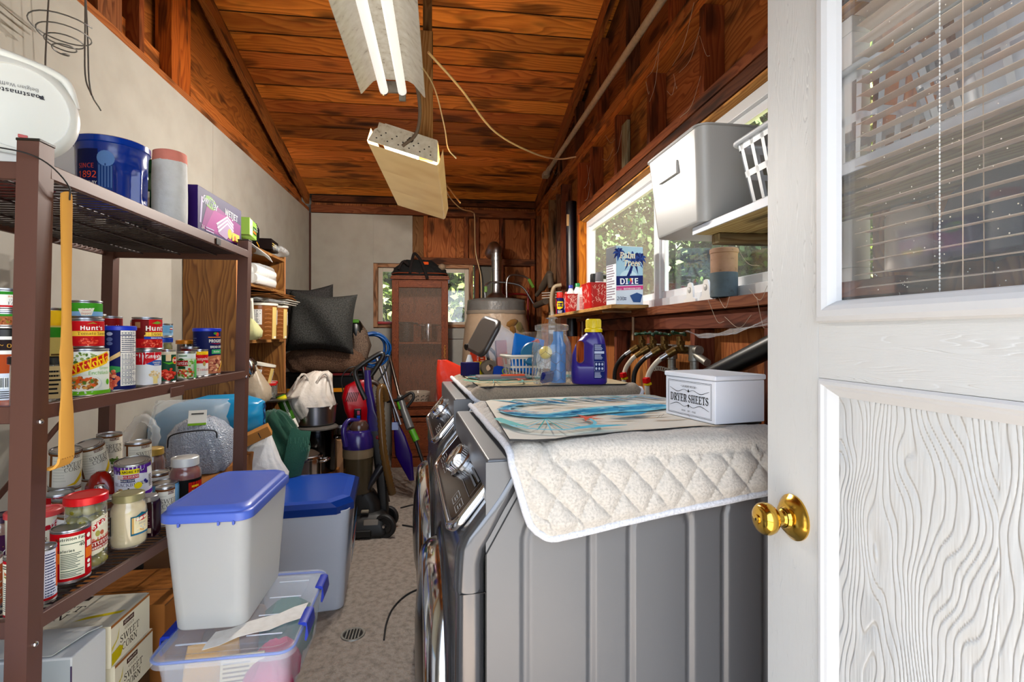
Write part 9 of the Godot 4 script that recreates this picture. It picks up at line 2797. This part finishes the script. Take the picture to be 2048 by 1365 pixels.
func bottle(label: String, p: Vector3, r: float, h: float, tone: Color, cap: Color, g: String):
	var t := thing("bottle", label, "bottle", p, 0.0, g)
	obj("body", N(tone).lathe([W(0, 0), W(r, 0), W(r, h * 0.6), W(r * 0.9, h * 0.7), W(r * 0.45, h * 0.86), W(r * 0.45, h * 0.9)], 28), "plastic", t)
	obj("cap", N(cap).lathe([W(r * 0.52, h * 0.88), W(r * 0.52, h * 0.98), W(r * 0.45, h), W(0, h)], 20), "plastic", t)

func build_taps():
	var names := ["green-handled brass tap with black hose, farthest of four", "green-handled brass tap with red-tagged white hose, second from the far end", "green-handled brass tap with black hose, third from the far end", "green-handled brass tap with red-tagged white hose, nearest of four"]
	for k in 4:
		var z: float = [-2.33, -2.2, -2.08, -1.93][k]
		var t := thing("water_tap", names[k], "tap", V(0.95, 1.235, z), 0.0, "four washing machine taps on the right wall")
		var b := B.new()
		b.tube([V(0.05, 0, 0), V(-0.03, 0, 0.0)], 0.014, 12).tube([V(-0.005, 0, 0), V(-0.015, 0.055, 0)], [0.016, 0.011], 10).box(V(-0.008, 0.028, 0), V(0.028, 0.02, 0.028), 0.004).tube([V(-0.03, 0.0, 0), V(-0.06, -0.02, -0.01)], 0.017, 8)
		obj("valve", b, "aged_brass", t)
		var w := N(C(0.02, 0.2, 0.1))
		w.xf(rot(V(-0.016, 0.066, 0), 0.0, 0.4 + k, 0.18))
		for i in 2:
			w.box(Vector3.ZERO, V(0.062, 0.009, 0.012) if i == 0 else V(0.012, 0.009, 0.062), 0.003)
		for i in 4:
			w.ball(V(0.03 * cos(i * PI / 2), 0, 0.03 * sin(i * PI / 2)), V(0.009, 0.007, 0.009), 8)
		obj("handle", w, "plastic", t)
		var wht := k % 2 == 1
		var hp := curve([V(-0.055, -0.016, -0.008), V(-0.095, -0.05, -0.03), V(-0.12, -0.11, -0.06), V(-0.12, -0.2, -0.06), V(-0.1, -0.32, -0.03)], 6)
		obj("hose", N(C(0.76, 0.72, 0.64) if wht else C(0.07, 0.065, 0.06)).tube(hp, 0.0105, 10), "plastic", t)
		obj("ferrule", B.new().tube([hp[0], hp[4]], 0.0125, 10), "steel" if k != 1 else "aged_brass", t)
		if wht:
			obj("hose_tag", N(C(0.75, 0.08, 0.05)).xf(rot(hp[13], 0, 0.5, 0.2)).box(V(-0.012, 0, 0.004), V(0.026, 0.022, 0.022), 0.002).paint(C(0.9, 0.75, 0.1)).box(V(-0.004, -0.018, 0.002), V(0.024, 0.01, 0.024), 0.002), "print", t)
	var p := thing("riser_pipes", "grey galvanised riser pipes below the brass taps", "pipe", V(0.985, 1.05, -2.0))
	for z in [-0.1, 0.1]:
		obj("riser", B.new().lathe([W(0, -0.6), W(0.017, -0.6), W(0.017, 0.06), W(0.024, 0.062), W(0.024, 0.1), W(0.017, 0.102), W(0.017, 0.14), W(0.023, 0.142), W(0.022, 0.2), W(0, 0.2)], 20).mesh(), "dull_metal", p).position = V(0, 0, z)
	obj("header_pipe", B.new().tube([V(0, 0.185, -0.35), V(0, 0.185, 0.14)], 0.019, 12).tube([V(0, 0.17, 0.1), V(0.0, 0.14, 0.2)], 0.015, 10), "dull_metal", p)
	var s := B.new()
	for i in 22:
		s.box(V(-0.025, 0.085 + 0.01 * sin(i * 0.4), -0.26 + 0.024 * i), V(0.0015, 0.02, 0.014), 0.0004).box(V(-0.025, 0.093 + 0.01 * sin(i * 0.4), -0.248 + 0.024 * i), V(0.0015, 0.005, 0.012), 0.0003).box(V(-0.025, 0.077 + 0.01 * sin(i * 0.4), -0.248 + 0.024 * i), V(0.0015, 0.005, 0.012), 0.0003)
	obj("hanger_strap", s, "dull_metal", p)

func cobwebs():
	var g := []
	for i in 9:
		var row := []
		for j in 9:
			var u := i / 8.0
			var v := j / 8.0
			row.append(V(0.92 + 0.08 * v - 0.03 * sin(u * PI), lerpf(1.31, 1.37, u) - 0.02 * v - 0.05 * sin(u * PI) * (1.0 - v) + 0.006 * sin(i * 2.0 + j), lerpf(-1.85, -1.25, u)))
		g.append(row)
	var t := thing("cobweb", "dusty grey cobweb sheet hanging under the sill above the black waste pipe", "cobweb", Vector3.ZERO)
	obj("web", B.new().sheet(g), "web", t)
	var q := RandomNumberGenerator.new()
	q.seed = 5
	var b := N(C(0.72, 0.66, 0.58))
	for e in [[1.0, 2.26, -2.4, 0.32], [1.0, 2.3, -2.9, 0.25], [1.0, 2.26, -3.4, 0.2], [1.0, 2.25, -1.9, 0.3], [1.0, 2.3, -2.1, 0.2], [0.98, 1.3, -1.7, 0.2], [0.98, 1.32, -1.5, 0.2], [1.0, 2.55, -4.4, 0.3]]:
		for k in 3:
			var a := V(e[0], e[1] + q.randf() * e[3], e[2] + q.randf_range(-0.03, 0.03))
			var c := a + V(q.randf_range(-0.04, 0.0), q.randf_range(-0.15, 0.15), q.randf_range(-0.25, 0.25))
			b.tube(curve([a, (a + c) * 0.5 + V(0, -0.04, 0.01), c], 5), 0.0008, 4)
	stuff(tag(obj("cobweb_strands", b, "matte"), "thin cobweb strands across the stud bays of the right wall", "cobweb"))


func build_ceiling_items():
	var t := thing("shop_light", "rusty white twin-tube shop light hanging under the boards", "lamp", V(-0.215, 2.32, -1.72))
	var sec := [W(-0.135, 0.0), W(-0.13, 0.002), W(-0.085, 0.055), W(-0.06, 0.068), W(0.06, 0.068), W(0.085, 0.055), W(0.13, 0.002), W(0.135, 0.0)]
	var g := []
	for z in [0.62, -0.50]:
		g.append(sec.map(func(v): return V(v.x, v.y, z)))
	obj("reflector", N(C(0.85, 0.84, 0.8)).sheet(g, 0.002), "dirty", t)
	obj("housing", N(C(0.8, 0.79, 0.75)).span(V(-0.05, 0.07, -0.49), V(0.05, 0.12, 0.61)), "dirty", t)
	for x in [-0.042, 0.036]:
		var b := B.new()
		b.tube([V(x, 0.03, 0.60), V(x, 0.03, -0.52)], 0.0185, 20)
		obj("tube", b, "lit_tube", t)
		obj("tube_cap", B.new().tube([V(x, 0.03, -0.52), V(x, 0.03, -0.535)], 0.0175, 16), "steel", t)
	obj("lamp_holder", N(C(0.5, 0.48, 0.44)).box(V(-0.003, 0.05, -0.53), V(0.1, 0.05, 0.012)).box(V(0.036, 0.006, -0.53), V(0.03, 0.03, 0.01), 0.004), "dirty", t)
	for z in [0.4, -0.42]:
		obj("hanger", B.new().tube([V(0.0, 0.115, z), V(0.0, roof_y(-1.72 + z) - 2.322, z)], 0.0025, 6), "steel", t)
	var w := thing("wraparound_light", "yellowed wraparound light cover hanging askew by a cable", "lamp", V(-0.175, 2.13, -2.95))
	w.rotation = V(0.0, -0.03, -0.28)
	var cs := [W(-0.17, 0.075), W(-0.17, 0.015), W(-0.162, 0.003), W(0.162, 0.003), W(0.17, 0.015), W(0.17, 0.085)]
	for k in 3:
		var cg := []
		for q in 3:
			cg.append(cs.map(func(v): return V(v.x, v.y, 0.55 - 0.3767 * k - 0.1884 * q)))
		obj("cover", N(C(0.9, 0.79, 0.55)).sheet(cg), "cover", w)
	var pan := N(C(0.8, 0.78, 0.72))
	pan.span(V(-0.14, 0.075, -0.57), V(0.14, 0.11, 0.56))
	obj("pan", pan, "dirty", w)
	glow(w, [-0.39, -0.015, 0.36], 0.03, COVER_E)
	var ep := N(C(0.82, 0.8, 0.74))
	ep.t = Transform3D(Basis(), V(0, 0, 0.56))
	ep.prism([W(-0.165, 0.012), W(0.165, 0.012), W(0.15, 0.07), W(0.135, 0.112), W(-0.11, 0.112), W(-0.15, 0.07)], 0.003)
	obj("end_plate", ep, "dirty", w)
	var ho := N(C(0.1, 0.08, 0.06))
	for k in 16:
		ho.ball(V(-0.13 + 0.017 * k, 0.035 + 0.035 * ((k * 7) % 3) / 2.0, 0.5635), V(0.004, 0.003, 0.0006), 8)
	ho.ball(V(0.02, 0.075, 0.5635), V(0.013, 0.013, 0.001), 12)
	obj("knockout", ho, "matte", w)
	var p := thing("hanging_post", "weathered wooden post hanging between the two lights", "post", V(-0.09, 2.16, -2.56))
	obj("board", wood(V(-0.035, 0.0, -0.02), V(0.035, 0.64, 0.02), C(0.55, 0.38, 0.25), 301), "beam", p)
	obj("board", wood(V(-0.015, 0.55, -0.045), V(0.03, roof_y(-2.6) - 2.17, -0.022), C(0.4, 0.27, 0.17), 307), "beam", p)
	tag(obj("power_cable", N(C(0.4, 0.33, 0.26)).tube(curve([V(-0.14, 2.42, -2.2), V(-0.115, 2.38, -2.3), V(-0.11, 2.30, -2.36), V(-0.13, 2.22, -2.38), V(-0.19, 2.165, -2.385)], 7), 0.008, 8), "rubber_grey"), "grey power cable looping from the shop light to the yellowed cover", "cable")
	tag(obj("lamp_wire", N(C(0.8, 0.7, 0.52)).tube(curve([V(-0.145, 2.50, -2.18), V(-0.05, 2.44, -2.35), V(-0.0, 2.3, -2.45), V(0.02, 2.2, -2.48), V(0.06, 2.16, -2.5)], 6), 0.0035, 6), "plastic"), "thin cream wire running down beside the hanging post", "wire")
	tag(obj("ceiling_wire", N(C(0.86, 0.74, 0.55)).tube(curve([V(-0.07, 2.56, -2.30), V(0.08, 2.53, -2.55), V(0.3, 2.5, -3.0), V(0.6, 2.53, -3.4), V(0.85, 2.62, -3.75), V(1.005, 2.66, -3.8)], 8), 0.006, 7), "plastic"), "cream wire sagging from the shop light to the right wall plate", "wire")
	tag(obj("back_wire", N(C(0.84, 0.7, 0.5)).tube(curve([V(0.11, 2.2, -3.5), V(0.0, 2.66, -4.6), V(0.06, 2.63, -5.0), V(0.18, 2.6, -5.3), V(0.3, 2.61, -5.46), V(0.33, 2.56, -5.52), V(0.34, 2.2, -5.53), V(0.40, 1.9, -5.53), V(0.40, 1.45, -5.53)], 8), 0.006, 6), "plastic"), "cream wire running from the yellowed cover down the back wall studs", "wire")

func glow(t: Node3D, along_z: Array, y: float, e: float):
	for z in along_z:
		var l := OmniLight3D.new()
		l.name = "lamp_glow"
		l.light_energy = e
		l.light_color = C(1.0, 0.97, 0.93)
		l.light_size = 0.02
		l.omni_range = 14.0
		l.omni_attenuation = 2.0
		l.shadow_enabled = true
		l.position = V(0, y, z)
		t.add_child(l, true)

const COVER_E := 0.48


func build_small_items():
	var t := thing("floor_drain", "round cast floor drain in the concrete beside the clear bin", "drain", V(-0.39, 0.0, -2.265))
	obj("rim", B.new().lathe([W(0.04, 0.001), W(0.043, 0.004), W(0.05, 0.004), W(0.052, 0.0)], 36), "dull_metal", t)
	obj("well", N(C(0.03, 0.03, 0.03)).lathe([W(0, 0.0008), W(0.043, 0.0008)], 30), "matte", t)
	for k in 5:
		var x := -0.026 + 0.013 * k
		var h := sqrt(0.0016 - x * x)
		obj("grate_bar", B.new().box(V(x, 0.003, 0), V(0.006, 0.003, h * 2.0), 0.001), "dull_metal", t)
	tag(obj("electric_lead", B.new().tube(curve([V(-0.252, 0.005, -2.2), V(-0.255, 0.005, -2.33), V(-0.235, 0.005, -2.46), V(-0.17, 0.005, -2.58), V(-0.05, 0.005, -2.66)], 6), 0.004, 6), "rubber"), "short black cord on the concrete in front of the machines", "cord")

# short constructors
static func N(c: Color) -> B:
	return B.new().paint(c)

static func V(x: float, y: float, z: float) -> Vector3:
	return Vector3(x, y, z)

static func W(x: float, y: float) -> Vector2:
	return Vector2(x, y)

static func C(r: float, g: float, b: float, a := 1.0) -> Color:
	return Color(r, g, b, a)
